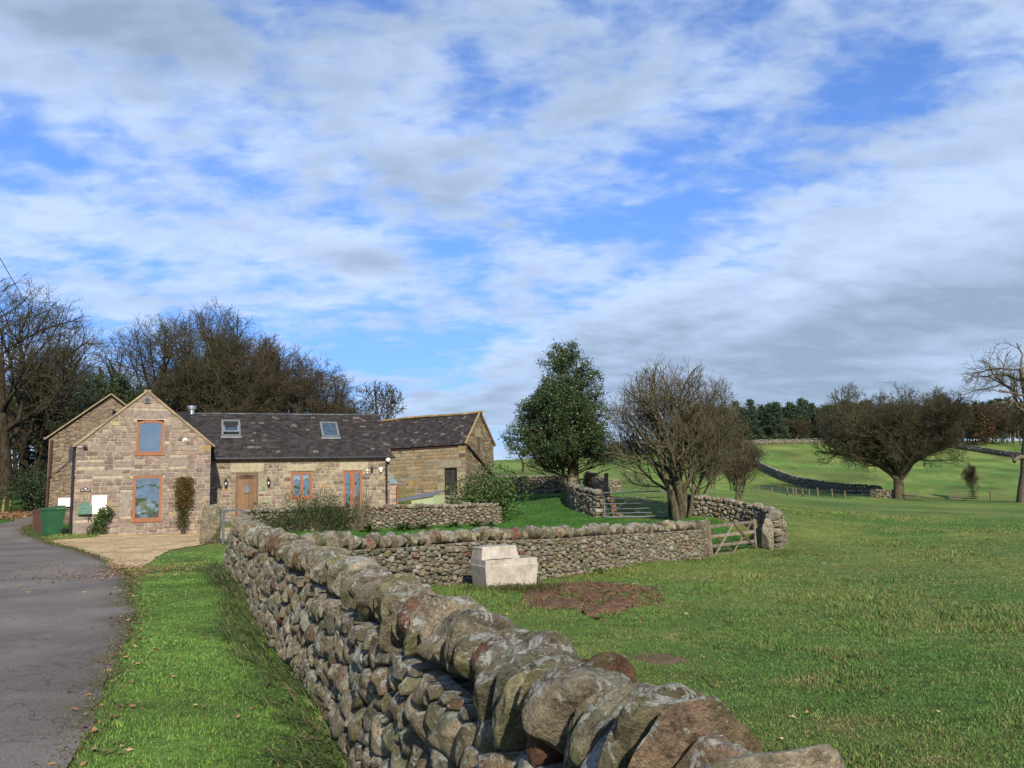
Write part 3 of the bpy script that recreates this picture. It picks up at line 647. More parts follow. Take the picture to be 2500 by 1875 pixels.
dry_wall('dry-stone wall with upright capstones running behind the concrete trough to the wooden gate', cross, .95, .62, .42, (.045, .13), 2.1, 102, cop=(.15, .30, .44), K=14, rings=4, parts=True,
         base=[-.25, -.36, -.42, -.55, -.62, -.72, -.78], lean=-.22, N=7, sink=.1)
dry_wall('low dry-stone garden wall in front of the cottage wing with bushes along its foot', [tuple(at(597, 1290, 29.6)[:2]), tuple(at(720, 1290, 30.7)[:2]), tuple(at(900, 1290, 32.2)[:2]), tuple(at(1060, 1285, 33.6)[:2]), tuple(at(1214, 1277, 35)[:2])],
         [.72, .74, .74, .74, .72], .55, .42, (.05, .14), 2.2, 103, cop=(.24, .24, .42), K=12, rings=3, N=6, lean=.05, base=[.30, .24, .22, .2, .16], pal=None)
dry_wall('dark dry-stone wall across the far end of the lawn', [tuple(at(1196, 1200, 57)[:2]), tuple(at(1290, 1203, 53)[:2]), tuple(at(1405, 1207, 48.5)[:2])], .95, .55, .4, (.09, .19), 1.6, 104, cop=(.2, .22, .4), K=10, rings=3, N=5, lean=0, tint=.8)
dry_wall('curving mossy wall from the split tree trunk to the metal gate', [(3.35, 42.5), (2.95, 40.2), (3.0, 38.2), (3.35, 36.6), (3.8, 35.2)], .92, .6, .4, (.07, .17), 1.5, 105, cop=(.16, .26, .42), K=10, rings=3, N=6, lean=.1)
dry_wall('shaded dry-stone wall curving from the bare multi-stemmed tree round to the wooden gate', [(7.2, 34.0), (8.2, 33.2), (9.2, 31.8), (9.7, 30.2), (9.55, 28.6), (8.95, 27.3)], [.75, .8, .85, .95, 1.0, .98], .62, .42, (.06, .15), 1.6, 106, cop=(.15, .26, .44), K=12, rings=3, N=6, lean=.15, base=[.25, .1, -.2, -.45, -.62, -.68])
dry_wall('short reddish ruined wall standing behind the metal gate', [tuple(at(1436, 1190, 44)[:2]), tuple(at(1452, 1190, 42)[:2]), tuple(at(1476, 1190, 40)[:2])], [1.25, 1.15, .95], .55, .45, (.07, .16), 1.4, 107, cop=(.2, .15, .42), K=10, rings=3, N=5, tint=1.7, lean=0)
dry_wall('stub of broken wall beyond the wooden post behind the metal gate', [tuple(at(1482, 1186, 55)[:2]), tuple(at(1508, 1186, 56)[:2])], .7, .55, .45, (.09, .18), 1.4, 117, cop=(.2, .15, .42), K=8, rings=2, N=4, lean=0)
far_kw = dict(K=8, rings=2, N=4, lean=0, tint=.62)
def gpx(lst): return [tuple(at(u, v, Y)[:2]) for u, v, Y in lst]
dry_wall('dark field wall running down the hillside to the big round tree', gpx([(1835, 1148, 150), (1862, 1158, 140), (1890, 1178, 125), (1925, 1188, 114), (1975, 1197, 105), (2040, 1203, 99), (2100, 1207, 95), (2150, 1208, 92)]), .95, .7, .5, (.16, .34), 1.5, 108, cop=(.4, .28, .5), **far_kw)
dry_wall('short sunlit section of field wall beside the big round tree trunk', gpx([(2128, 1210, 89.5), (2183, 1212, 88.5)]), .8, .6, .45, (.12, .25), 1.5, 109, cop=(.3, .22, .45), K=8, rings=2, N=4, lean=0)
dry_wall('wall along the top of the hill under the woodland', gpx([(1790, 1092, 190), (1850, 1087, 197), (1950, 1078, 203), (2030, 1073, 206), (2120, 1073, 207), (2200, 1073, 205)]), 1.0, .8, .6, (.3, .6), 1.5, 110, cop=(.8, .3, .6), **far_kw)
dry_wall('dark wall slanting down the hill behind the big round tree to the right', gpx([(2200, 1074, 204), (2260, 1085, 195), (2340, 1096, 186), (2420, 1108, 176), (2480, 1118, 168), (2560, 1125, 160)]), 1.1, .8, .6, (.3, .6), 1.5, 111, cop=(.8, .3, .6), **far_kw)
dry_wall('low rubble wall between the wooden box and the barn door', gpx([(1052, 1216, 39), (1140, 1220, 38.2)]), .55, .5, .4, (.08, .16), 1.6, 112, cop=(.2, .22, .4), K=8, rings=3, N=5, lean=0)

def stone_post(label, loc, dims, seed, tilt=(0, 0), rz=0.):
    r = np.random.default_rng(seed); P, fq = boulder(r, dims, 14, 9, .08, 3, .35); P[:, 2] += dims[2]/2; cc = PAL[seed % 4]*(1 if rz or tilt[0] else np.array((1.3, .8, .7)))
    P[:, 0] += P[:, 2]*tilt[0]; P[:, 1] += P[:, 2]*tilt[1]
    c, s_ = math.cos(rz), math.sin(rz); P = np.stack([P[:, 0]*c-P[:, 1]*s_, P[:, 0]*s_+P[:, 1]*c, P[:, 2]], 1)
    o = MB().add(P, fq, c=cc).build('stone_gatepost', M_['field'], None, True); o.location = tuple(float(c) for c in loc); tag(o, label, 'gatepost', 'stone gateposts'); return o
p = at(518, 1322, 25.8); stone_post('tall square mossy stone gatepost standing at the corner of the cottage', (p[0], p[1], hz(p[0], p[1])-.1), (.62, .5, 1.28), 201, rz=.2)
stone_post('stone gatepost at the end of the wall left of the wooden gate', (6.12, 26.0, -.95), (.34, .42, 1.38), 202, (.03, 0), .7)
stone_post('stone gatepost leaning at the right of the wooden gate', (8.52, 26.75, -.85), (.30, .34, 1.22), 203, (.05, 0), .4)
p = at(1497, 1262, 35.4); stone_post('brown stone post at the left end of the metal gate', (p[0], p[1], .1), (.28, .3, 1.15), 204)
p = at(1510, 1262, 35.6); stone_post('short red stone block behind the lower bars of the metal gate', (p[0], p[1], .1), (.45, .3, .42), 205)

# ------------------------------------------------------------------ buildings
class Frame:
    """a building's own axes; px() finds where a photo pixel meets a plane of the building"""
    def __init__(s, O, deg):
        s.O = np.array(O, float); s.a = R_(deg); s.ex = np.array([math.cos(s.a), math.sin(s.a), 0]); s.ey = np.array([-math.sin(s.a), math.cos(s.a), 0])
    def px(s, u, v, d=0.):
        D = ray(u, v); C = np.array([0, 0, CAMZ]); P = C+D*(((s.O+s.ey*d-C)@s.ey)/(D@s.ey)); q = P-s.O; return float(q@s.ex), float(q[2])
    def w(s, x, y, z): return s.O+s.ex*x+s.ey*y+np.array([0, 0, z])
GP = np.array([1.0, 1.04, 1.10])*.96*np.array([(.29, .215, .16), (.26, .19, .15), (.33, .25, .18), (.24, .18, .145), (.31, .24, .155), (.275, .205, .165), (.35, .28, .20), (.22, .165, .13)])
BP = np.array([(.36, .28, .165), (.33, .26, .16), (.30, .25, .16), (.38, .31, .20), (.34, .24, .13), (.28, .24, .16), (.31, .26, .18)])
def block_wall(name, poly, openings, specials, parent, y0=0., pal=GP, rows=(.14, .25), wid=(.22, .55), joint=.012, seed=1, thick=.35, rubble=False, mort=(1, 1, 1), Mx=None, cell=(.07, .16), odd=.06):
    """wall facing -y of its building; poly convex outline in (x,z); openings & special blocks are rectangles"""
    r = np.random.default_rng(seed); b = MB(); poly = np.array(poly, float)
    def cut(q):
        for i in range(len(poly)):
            a = poly[i]; c = poly[(i+1) % len(poly)]; e = c-a; n = np.array([e[1], -e[0]]); n = n/np.linalg.norm(n); q = clip_poly(q, n, n@a)
            if len(q) < 3: return None
        return q
    xs = sorted({poly[:, 0].min(), poly[:, 0].max()} | {c for o in openings for c in (o[0], o[2])}); zs = sorted({poly[:, 1].min(), poly[:, 1].max()} | {c for o in openings for c in (o[1], o[3])})
    for i in range(len(xs)-1):
        for j in range(len(zs)-1):
            cx, cz = (xs[i]+xs[i+1])/2, (zs[j]+zs[j+1])/2
            if any(o[0] < cx < o[2] and o[1] < cz < o[3] for o in openings): continue
            q = cut(np.array([(xs[i], zs[j]), (xs[i+1], zs[j]), (xs[i+1], zs[j+1]), (xs[i], zs[j+1])]))
            if q is not None:
                n = len(q); V = [(a, y0, c) for a, c in q]; b.add(V, fn=[tuple(range(n))], c=np.array((.33, .275, .205))*mort)
                V = [(a, y0+thick, c) for a, c in q]; b.add(V, fn=[tuple(range(n))[::-1]], c=(.2, .17, .13))
    for o in openings:
        x0, z0, x1, z1 = o; V = [(x, y, z) for x, z in ((x0, z0), (x1, z0), (x1, z1), (x0, z1)) for y in (y0, y0+thick)]
        b.add(V, [(0, 1, 3, 2), (2, 3, 5, 4), (4, 5, 7, 6), (6, 7, 1, 0)], c=(.30, .25, .17))
    n = len(poly); V = [(a, y, c) for a, c in poly for y in (y0, y0+thick)]
    b.add(V, [(2*i, 2*((i+1) % n), 2*((i+1) % n)+1, 2*i+1) for i in range(n)], c=(.30, .24, .17))
    def block(q, c, pr=None):
        if q is None or len(q) < 3: return
        n = len(q); m = q.mean(0); pr = pr if pr is not None else r.uniform(.012, .030); ins = m+(q-m)*(1-np.clip(.012/np.maximum(np.linalg.norm(q-m, axis=1), .02), 0, .3))[:, None]
        V = [(a, y0+.004, c_) for a, c_ in q]+[(a, y0-pr*.6, c_) for a, c_ in q]+[(a, y0-pr+r.normal()*.002, c_) for a, c_ in ins]
        b.add(V, [(k*n+i, k*n+(i+1) % n, (k+1)*n+(i+1) % n, (k+1)*n+i) for k in (0, 1) for i in range(n)], fn=[tuple(range(2*n, 3*n))], c=c)
    def colr():
        c = pal[r.integers(len(pal))]*r.uniform(.62, .86)
        if r.random() < odd: c = np.array([(.27, .18, .09), (.13, .095, .075), (.30, .24, .13)][r.integers(3)])*r.uniform(.8, 1.1)
        return c
    for sp in specials:
        x0, z0, x1, z1 = sp[:4]; g = .006; block(cut(np.array([(x0+g, z0+g), (x1-g, z0+g), (x1-g, z1-g), (x0+g, z1-g)])), np.array(sp[4])*np.array([.74, .80, .82]) if len(sp) > 4 else colr(), .022)
    blk = list(openings)+[sp[:4] for sp in specials]; X0, X1 = poly[:, 0].min(), poly[:, 0].max(); z = poly[:, 1].min(); Z1 = poly[:, 1].max()
    if rubble:
        for q in power_cells(X1-X0, Z1-z, cell[0], cell[1], 1.7, r):
            q = q+np.array([X0, z]); m = q.mean(0)
            if any(o[0]-.03 < m[0] < o[2]+.03 and o[1]-.03 < m[1] < o[3]+.03 for o in blk): continue
            q = m+(q-m)*r.uniform(.84, .95); block(cut(q), colr(), r.uniform(.01, .05))
    else:
        while z < Z1-.03:
            rh = min(r.uniform(*rows), Z1-z); cuts = sorted({X0, X1} | {c for o in blk if o[1] < z+rh-.03 and o[3] > z+.03 for c in (o[0], o[2])})
            for i in range(len(cuts)-1):
                a0, a1 = cuts[i], cuts[i+1]; cx = (a0+a1)/2
                bl = [o for o in blk if o[0] < cx < o[2] and o[1] < z+rh-.03 and o[3] > z+.03]
                if bl: continue
                x = a0; 
                while x < a1-.02:
                    wdt = min(r.uniform(*wid)*(rh/.2)**.3, a1-x)
                    if a1-x-wdt < .12: wdt = a1-x
                    rr_ = [(z, z+rh)]
                    if rh > .19 and wdt < .35 and r.random() < .22: m_ = z+rh*r.uniform(.4, .6); rr_ = [(z, m_), (m_, z+rh)]
                    for (za, zb_) in rr_:
                        g = joint*r.uniform(.6, 1.3); q = np.array([(x+g, za+g), (x+wdt-g, za+g), (x+wdt-g, zb_-g), (x+g, zb_-g)])
                        q += r.uniform(-.007, .007, q.shape)
                        # knock the corners off
                        e = min(.025, (zb_-za)*.16); q8 = []
                        for k in range(4):
                            p0 = q[k]; pa = q[(k-1) % 4]; pn = q[(k+1) % 4]; q8 += [p0+(pa-p0)/np.linalg.norm(pa-p0)*e*r.uniform(.4, 1.2), p0+(pn-p0)/np.linalg.norm(pn-p0)*e*r.uniform(.4, 1.2)]
                        block(cut(np.array(q8)), colr())
                    x += wdt
            z += rh
    if Mx is not None:
        for i in range(len(b.V)): b.V[i] = b.V[i]@Mx[:3, :3].T+Mx[:3, 3]
    return b.build(name, M_['ashlar'], parent)
def slates(name, P0, U, Vv, LU, LV, parent, seed=1, row=(.15, .24), wid=(.18, .42), c0=(.040, .035, .034), skipcell=None, ragged=.03, var=.35):
    r = np.random.default_rng(seed); P0, U, Vv = [np.array(x, float) for x in (P0, U, Vv)]; U /= np.linalg.norm(U); Vv /= np.linalg.norm(Vv); N_ = np.cross(U, Vv)
    if N_[2] < 0: N_ = -N_
    b = MB(); V = [P0+U*a+Vv*c+N_*d for d in (0, -.09) for a, c in ((0, .02), (LU, .02), (LU, LV), (0, LV))]
    b.add(V, [(0, 1, 2, 3), (7, 6, 5, 4), (0, 4, 5, 1), (1, 5, 6, 2), (2, 6, 7, 3), (3, 7, 4, 0)], c=(.03, .024, .02)); v = -.03
    rowh = row[1]
    while v < LV-.02:
        rowh = row[1]+(row[0]-row[1])*(v/LV)+r.normal()*.008; x = -r.uniform(0, ragged); top = min(v+rowh*1.35, LV)
        while x < LU-.02:
            wd = r.uniform(*wid); x1 = min(x+wd, LU+r.uniform(-ragged*.3, ragged)); z0 = r.uniform(-.012, .012); lift = .030+r.uniform(-.004, .008)
            c = np.array(c0)*r.uniform(1-var, 1+var); 
            if r.random() < .05: c = np.array((.13, .11, .095))*r.uniform(.7, 1.1)
            g = .004; Q = [(x+g, v+z0, lift), (x1-g, v+z0+r.normal()*.005, lift), (x1-g, top, .008), (x+g, top, .008), (x+g, v+z0, lift-.022), (x1-g, v+z0, lift-.022)]
            b.add([P0+U*q[0]+Vv*q[1]+N_*q[2] for q in Q], [(0, 1, 2, 3), (4, 5, 1, 0)], fn=[(0, 3, 4), (1, 5, 2)], c=c); x = x1
        v += rowh
    return b.build(name, M_['slate'], parent)
def mbx(name, m, parent, *boxes, **k):
    b = MB()
    for q in boxes: b.box(*q)
    return b.build(name, M_[m], parent, **k)

G = Frame(at(177, 1303, 31.0), 22.0)
house = empty('stone_cottage', G.O, G.a); tag(house, 'converted stone cottage with two orange-framed gable windows, long low wing and dark slate roof', 'house')
GW, GE, GA = 5.04, 3.52, 5.70; D_ = 3.0; WS1 = 13.45; WE = 3.08; WR = 5.42; RY = 5.95; LB = -.45
uw = (*G.px(335, 1108), *G.px(400, 1023)); uw = (2.17, 3.12, 3.19, 4.55); lw = (2.10, .40, 3.20, 2.24)
big = [(2.02, 4.62, 3.38, 4.95, (.30, .225, .185)), (1.98, 2.27, 3.3, 2.47, (.27, .20, .155)), (1.97, 2.75, 2.14, 3.6, (.29, .21, .165)), (3.24, 2.75, 3.44, 3.55, (.29, .21, .165)), (1.66, .62, 2.05, 1.6, (.31, .25, .20)), (0.05, .0, .8, .42, (.29, .22, .175)),
       (0.05, 1.75, .62, 2.05, (.31, .22, .18)), (.62, 2.27, 1.7, 2.52, (.31, .24, .18)), (1.35, 2.60, 2.12, 2.86, (.27, .21, .165)), (3.42, 2.6, 4.1, 2.98, (.29, .22, .18)), (1.66, -.05, 2.25, .36, (.28, .22, .17)), (.03, 2.66, 1.02, 2.83, (.28, .21, .175))]
block_wall('gable_wall', [(0, LB), (GW, LB), (GW, GE), (GW/2, GA), (0, GE)], [uw, lw], big, house, 0., GP, (.13, .22), (.20, .46), .013, 11)
# side and rear walls of the gabled block, and a party wall
def side_M(x, y, deg): m = np.eye(4); a = R_(deg); m[:3, :3] = np.array([[math.cos(a), -math.sin(a), 0], [math.sin(a), math.cos(a), 0], [0, 0, 1]]); m[:3, 3] = (x, y, 0); return m
block_wall('side_wall', [(0, LB), (9.6, LB), (9.6, GE-.02), (0, GE-.02)], [], [], house, 0., GP, (.15, .24), (.25, .6), .013, 12, Mx=side_M(0, 9.95, -90))
block_wall('side_wall', [(0, LB), (2.6, LB), (2.6, GE-.02), (0, GE-.02)], [], [], house, 0., GP, (.15, .24), (.22, .5), .013, 13, Mx=side_M(GW, .36, 90))
block_wall('rear_wall', [(-GW, LB), (0, LB), (0, GE), (-GW/2, GA), (-GW, GE)], [], [], house, 0., GP, (.18, .26), (.3, .6), .013, 14, Mx=side_M(0, 10.3, 180))
doorR = (*[G.px(574, 1257, D_)[0], .30], G.px(631, 1154, D_)[0], 2.40); doorR = (6.17, .30, 7.20, 2.38)
winR = (8.66, 1.10, 9.68, 2.39); fdR = (11.15, .30, 12.08, 2.38)
wing_sp = [(5.95, 2.40, 7.42, 2.84, (.42, .34, .22)), (8.5, 2.41, 9.85, 2.62, (.40, .33, .21)), (10.95, 2.40, 12.35, 2.80, (.42, .35, .23)), (7.22, 1.5, 7.62, 2.1, (.31, .26, .17)), (7.22, .9, 7.8, 1.2, (.33, .28, .18)), (12.9, .5, 13.4, .8, (.34, .28, .19))]
block_wall('wing_wall', [(GW, LB), (WS1, LB), (WS1, WE), (GW, WE)], [doorR, winR, fdR], wing_sp, house, D_, GP*np.array([1.02, 1.05, .98]), (.12, .20), (.18, .42), .015, 15)
block_wall('wing_end_wall', [(0, LB), (5.9, LB), (5.9, WE), (2.95, WR-.08), (0, WE)], [], [], house, 0., BP, (.15, .22), (.25, .5), .013, 16, Mx=side_M(WS1, D_, 90))
block_wall('rear_wall', [(-WS1, LB), (-GW, LB), (-GW, WE), (-WS1, WE)], [], [], house, 0., GP, (.18, .26), (.3, .6), .013, 17, Mx=side_M(0, D_+5.9, 180))
# roofs
sl = math.hypot(GW/2, GA-GE)
slates('roof', (-.12, .02, GE-.10), (0, 1, 0), (GW/2, 0, GA-GE), 10.2, sl+.14, house, 21)
slates('roof', (GW+.12, .02, GE-.10), (0, 1, 0), (-GW/2, 0, GA-GE), 10.2, sl+.14, house, 22)
wl = math.hypot(RY-D_+.15, WR-WE+.1)
Uw = (1, 0, 0); Vw = (0, RY-D_+.17, WR-WE+.12)
slates('roof', (2.75, D_-.17, WE-.04), Uw, Vw, WS1+.12-2.75, wl+.02, house, 23, row=(.125, .20), wid=(.16, .36))
slates('roof', (2.75, 2*RY-D_+.17, WE-.04), Uw, (0, -(RY-D_+.17), WR-WE+.12), WS1+.12-2.75, wl+.02, house, 24)
rt = MB(); x = 2.9
while x < WS1+.1:
    L_ = .44; rt.add([(x+a, RY+c*.17, WR+.10-abs(c)*.12+e) for a in (0, L_-.015) for e in (0, -.03) for c in (-1, -.4, .4, 1)], [(0, 1, 9, 8), (1, 2, 10, 9), (2, 3, 11, 10), (0, 4, 5, 1), (1, 5, 6, 2), (2, 6, 7, 3), (8, 9, 13, 12), (9, 10, 14, 13), (10, 11, 15, 14)], c=np.array((.62, .65, .66))*rng.uniform(.7, 1.2)); x += L_
rt.build('ridge_tiles', M_['lead'], house)
vb = MB()                                                          # mortared stone verge on the gable
for sgn in (-1, 1):
    for k in range(7):
        f0, f1 = k/7, (k+1)/7; a = (GW/2+sgn*(GW/2+.16)*(1-f0), GE-.12+(GA-GE+.17)*f0); c = (GW/2+sgn*(GW/2+.16)*(1-f1), GE-.12+(GA-GE+.17)*f1)
        vb.bar((a[0], .02, a[1]+.02), (c[0], .02, c[1]+.02), .18, .085+rng.uniform(-.01, .012), c=np.array((.52, .50, .46))*rng.uniform(.7, 1.15), upv=(0, 1, 0) if 0 else (0, 0, 1))
vb.build('verge', M_['mortar'], house)
rb = MB(); y = .1
while y < 10: rb.lathe([(.0, 0)], (0, 0, 0)) if 0 else rb.bar((GW/2, y, GA+.08), (GW/2, y+.43, GA+.08), .26, .10, c=np.array((.55, .5, .42))*rng.uniform(.7, 1.2)); y += .45
rb.build('ridge_tiles', M_['mortar'], house)
# --- windows of the gable
def window(rect, y0, arch=0., fw=.105, sill=True, mullion=None, name='window', depth=.10, panes=None):
    x0, z0, x1, z1 = rect; b = MB(); g = .004; x0 += g; x1 -= g; z0 += g; z1 -= g; zt = z1-arch
    b.box(x0, y0-.005, z0, x0+fw, y0+depth, zt); b.box(x1-fw, y0-.005, z0, x1, y0+depth, zt); b.box(x0+fw, y0-.003, z0, x1-fw, y0+depth, z0+fw)
    n = 10; top = []; bot = []
    for i in range(n+1):
        f = i/n; a = arch*(1-(2*f-1)**2); top.append((x0+(x1-x0)*f, zt+a)); bot.append((x0+(x1-x0)*f, zt+a-fw if 0 < i < n else zt-fw*.0))
    if arch: 
        for i in range(n): b.prism([(bot[i][0], bot[i][1]-(0 if 0 < i < n else 0)), bot[i+1], top[i+1], top[i]], y0-.003, y0+depth)
    else: b.box(x0+fw, y0-.003, z1-fw, x1-fw, y0+depth, z1)
    for mx in (mullion or []): b.box(mx[0], y0-.002, z0+fw, mx[1], y0+depth, z1-(fw if not arch else fw*.7))
    wob = b.build(name, M_['frame'], house)
    xs = [x0+fw]+[c for m_ in (mullion or []) for c in m_]+[x1-fw]
    for i in range(0, len(xs), 2):
        pb = MB(); pb.box(xs[i]+.002, y0+.055, z0+fw-.01, xs[i+1]-.002, y0+.063, z1-fw*.5); pb.build('pane', M_['glass'], wob)
    if sill: mbx('sill', 'frame', wob, (x0-.05, y0-.09, z0-.06, x1+.05, y0+.03, z0+.0))
    return wob
window(uw, .03, arch=.09); window(lw, .03)
# near-black panels behind the glass: the rooms' darkness is put into their colour
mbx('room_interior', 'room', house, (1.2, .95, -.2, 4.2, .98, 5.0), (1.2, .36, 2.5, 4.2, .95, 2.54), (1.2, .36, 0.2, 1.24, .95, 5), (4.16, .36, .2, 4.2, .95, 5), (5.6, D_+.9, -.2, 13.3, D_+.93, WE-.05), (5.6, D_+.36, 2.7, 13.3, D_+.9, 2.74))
wq = window(winR, D_+.05, fw=.13, sill=True, mullion=[(9.12, 9.235)])
ct = MB()                                                          # net curtains in the wing window
for xa, xb in ((winR[0]+.13, 9.12), (9.235, winR[2]-.13)):
    n = 14; V = []
    for i in range(n+1):
        f = i/n; xx = xa+(xb-xa)*f; V += [(xx, D_+.17+.012*math.sin(i*1.9), winR[3]-.10), (xx, D_+.17+.012*math.sin(i*1.9), winR[3]-.33-.09*abs(math.cos(f*PI)))]
    ct.add(V, [(2*i, 2*i+1, 2*i+3, 2*i+2) for i in range(n)])
ct.build('curtain', M_['white'], wq)
fdo = window(fdR, D_+.05, fw=.12, sill=False, mullion=[(11.50, 11.72)], name='french_door')
mbx('handle', 'steel', fdo, (11.52, D_+.0, 1.25, 11.54, D_+.045, 1.45))
# --- oak front door
x0, z0, x1, z1 = doorR; fr = MB(); fr.box(x0+.004, D_+.02, z0, x0+.09, D_+.14, z1-.004); fr.box(x1-.09, D_+.02, z0, x1-.004, D_+.14, z1-.004)
xa, xb = x0+.09, x1-.09; xm = (xa+xb)/2; fr.prism([(xa, z1-.20), (xm, z1-.07), (xb, z1-.20), (xb, z1-.004), (xa, z1-.004)], D_+.021, D_+.14); fro = fr.build('door_frame', M_['oakdark'], house)
db = MB(); zt = lambda x: z1-.20+.13*(1-abs(x-xm)/(xm-xa))
npl = 5; 
for k in range(npl):
    a, c = xa+(xb-xa)*k/npl, xa+(xb-xa)*(k+1)/npl; db.prism([(a+.003, z0), (c-.003, z0), (c-.003, zt(c)-.003), (a+.003, zt(a)-.003)] if not (a < xm < c) else [(a+.003, z0), (c-.003, z0), (c-.003, zt(c)-.003), (xm, zt(xm)-.003), (a+.003, zt(a)-.003)], D_+.075, D_+.12, c=np.ones(3)*rng.uniform(.8, 1.15))
db.box(xa+.003, D_+.06, z0, xa+.09, D_+.076, z1-.22); db.box(xb-.09, D_+.06, z0, xb-.003, D_+.076, z1-.22)
db.prism([(xa+.003, z1-.30), (xm, z1-.17), (xb-.003, z1-.30), (xb-.003, z1-.21), (xm, z1-.078), (xa+.003, z1-.21)], D_+.058, D_+.076)
door = db.build('door', M_['oak'], house)
gz = z0+1.15; mbx('door_glass', 'glass', door, (xm-.09, D_+.060, gz, xm+.09, D_+.074, gz+.26)); 
gb = MB(); gb.prism([(xm-.09, gz+.26), (xm+.09, gz+.26), (xm+.055, gz+.36), (xm, gz+.42), (xm-.055, gz+.36)], D_+.058, D_+.074); gb.build('door_glass', M_['glass'], door)
gb = MB(); gb.bar((xm-.10, D_+.055, gz-.02), (xm+.10, D_+.055, gz-.02), .03, .03); gb.bar((xm-.1, D_+.055, gz), (xm-.1, D_+.055, gz+.26), .02, .02); gb.bar((xm+.1, D_+.055, gz), (xm+.1, D_+.055, gz+.26), .02, .02)
gb.bar((xm-.1, D_+.055, gz+.26), (xm, D_+.055, gz+.44), .02, .02); gb.bar((xm+.1, D_+.055, gz+.26), (xm, D_+.055, gz+.44), .02, .02); gb.build('glass_surround', M_['oakdark'], door)
hb = MB(); hb.box(xb-.13, D_+.02, z0+.62, xb-.02, D_+.035, z0+.645); hb.box(xb-.05, D_+.035, z0+.56, xb-.02, D_+.058, z0+.70); hb.build('handle', M_['black'], door)
# gutter, pipes, flue, skylights
gt = MB(); gt.tube([(GW+.1, D_-.24, WE-.06), (WS1+.22, D_-.24, WE-.075)], .062, 8); 
for k in range(6): gt.box(5.3+k*1.55, D_-.2, WE-.15, 5.33+k*1.55, D_+.0, WE-.12)
gt.build('gutter', M_['black'], house)
def pipe(name, pts, r, m='black', parent=house, clips=()):
    b = MB(); b.tube(pts, r, 10)
    for c in clips: b.lathe([(r*1.0, 0), (r*1.35, .0), (r*1.35, .06), (r, .06)], c, 10)
    return b.build(name, M_[m], parent, smooth=False)
pxx = G.px(943, 1200, D_)[0]
pipe('downpipe', [(pxx, D_-.24, WE-.1), (pxx, D_-.09, WE-.25), (pxx, D_-.09, .3)], .052, clips=[(pxx, D_-.09, 2.1), (pxx, D_-.09, 1.2)])
pipe('downpipe', [(-.10, -.10, GE-.08), (-.07, -.07, GE-.25), (-.07, -.07, .0)], .055, clips=[(-.07, -.07, 2.2), (-.07, -.07, 1.0), (-.07, -.07, 3.1)])
gt = MB(); gt.tube([(-.17, -.14, GE-.12), (-.17, 10, GE-.12)], .065, 8); gt.box(-.24, -.2, GE-.62, -.09, .3, GE-.16); gt.build('gutter', M_['black'], house)
fx, fz = 4.12+.25, WR; fl = MB(); fl.lathe([(.001, 0), (.13, 0), (.13, .24), (.21, .26), (.22, .38), (.20, .42), (.001, .43)], (G.px(468, 990, 5.7)[0], 5.75, WR-.05), 14); fl.build('flue', M_['steel'], house, smooth=False)
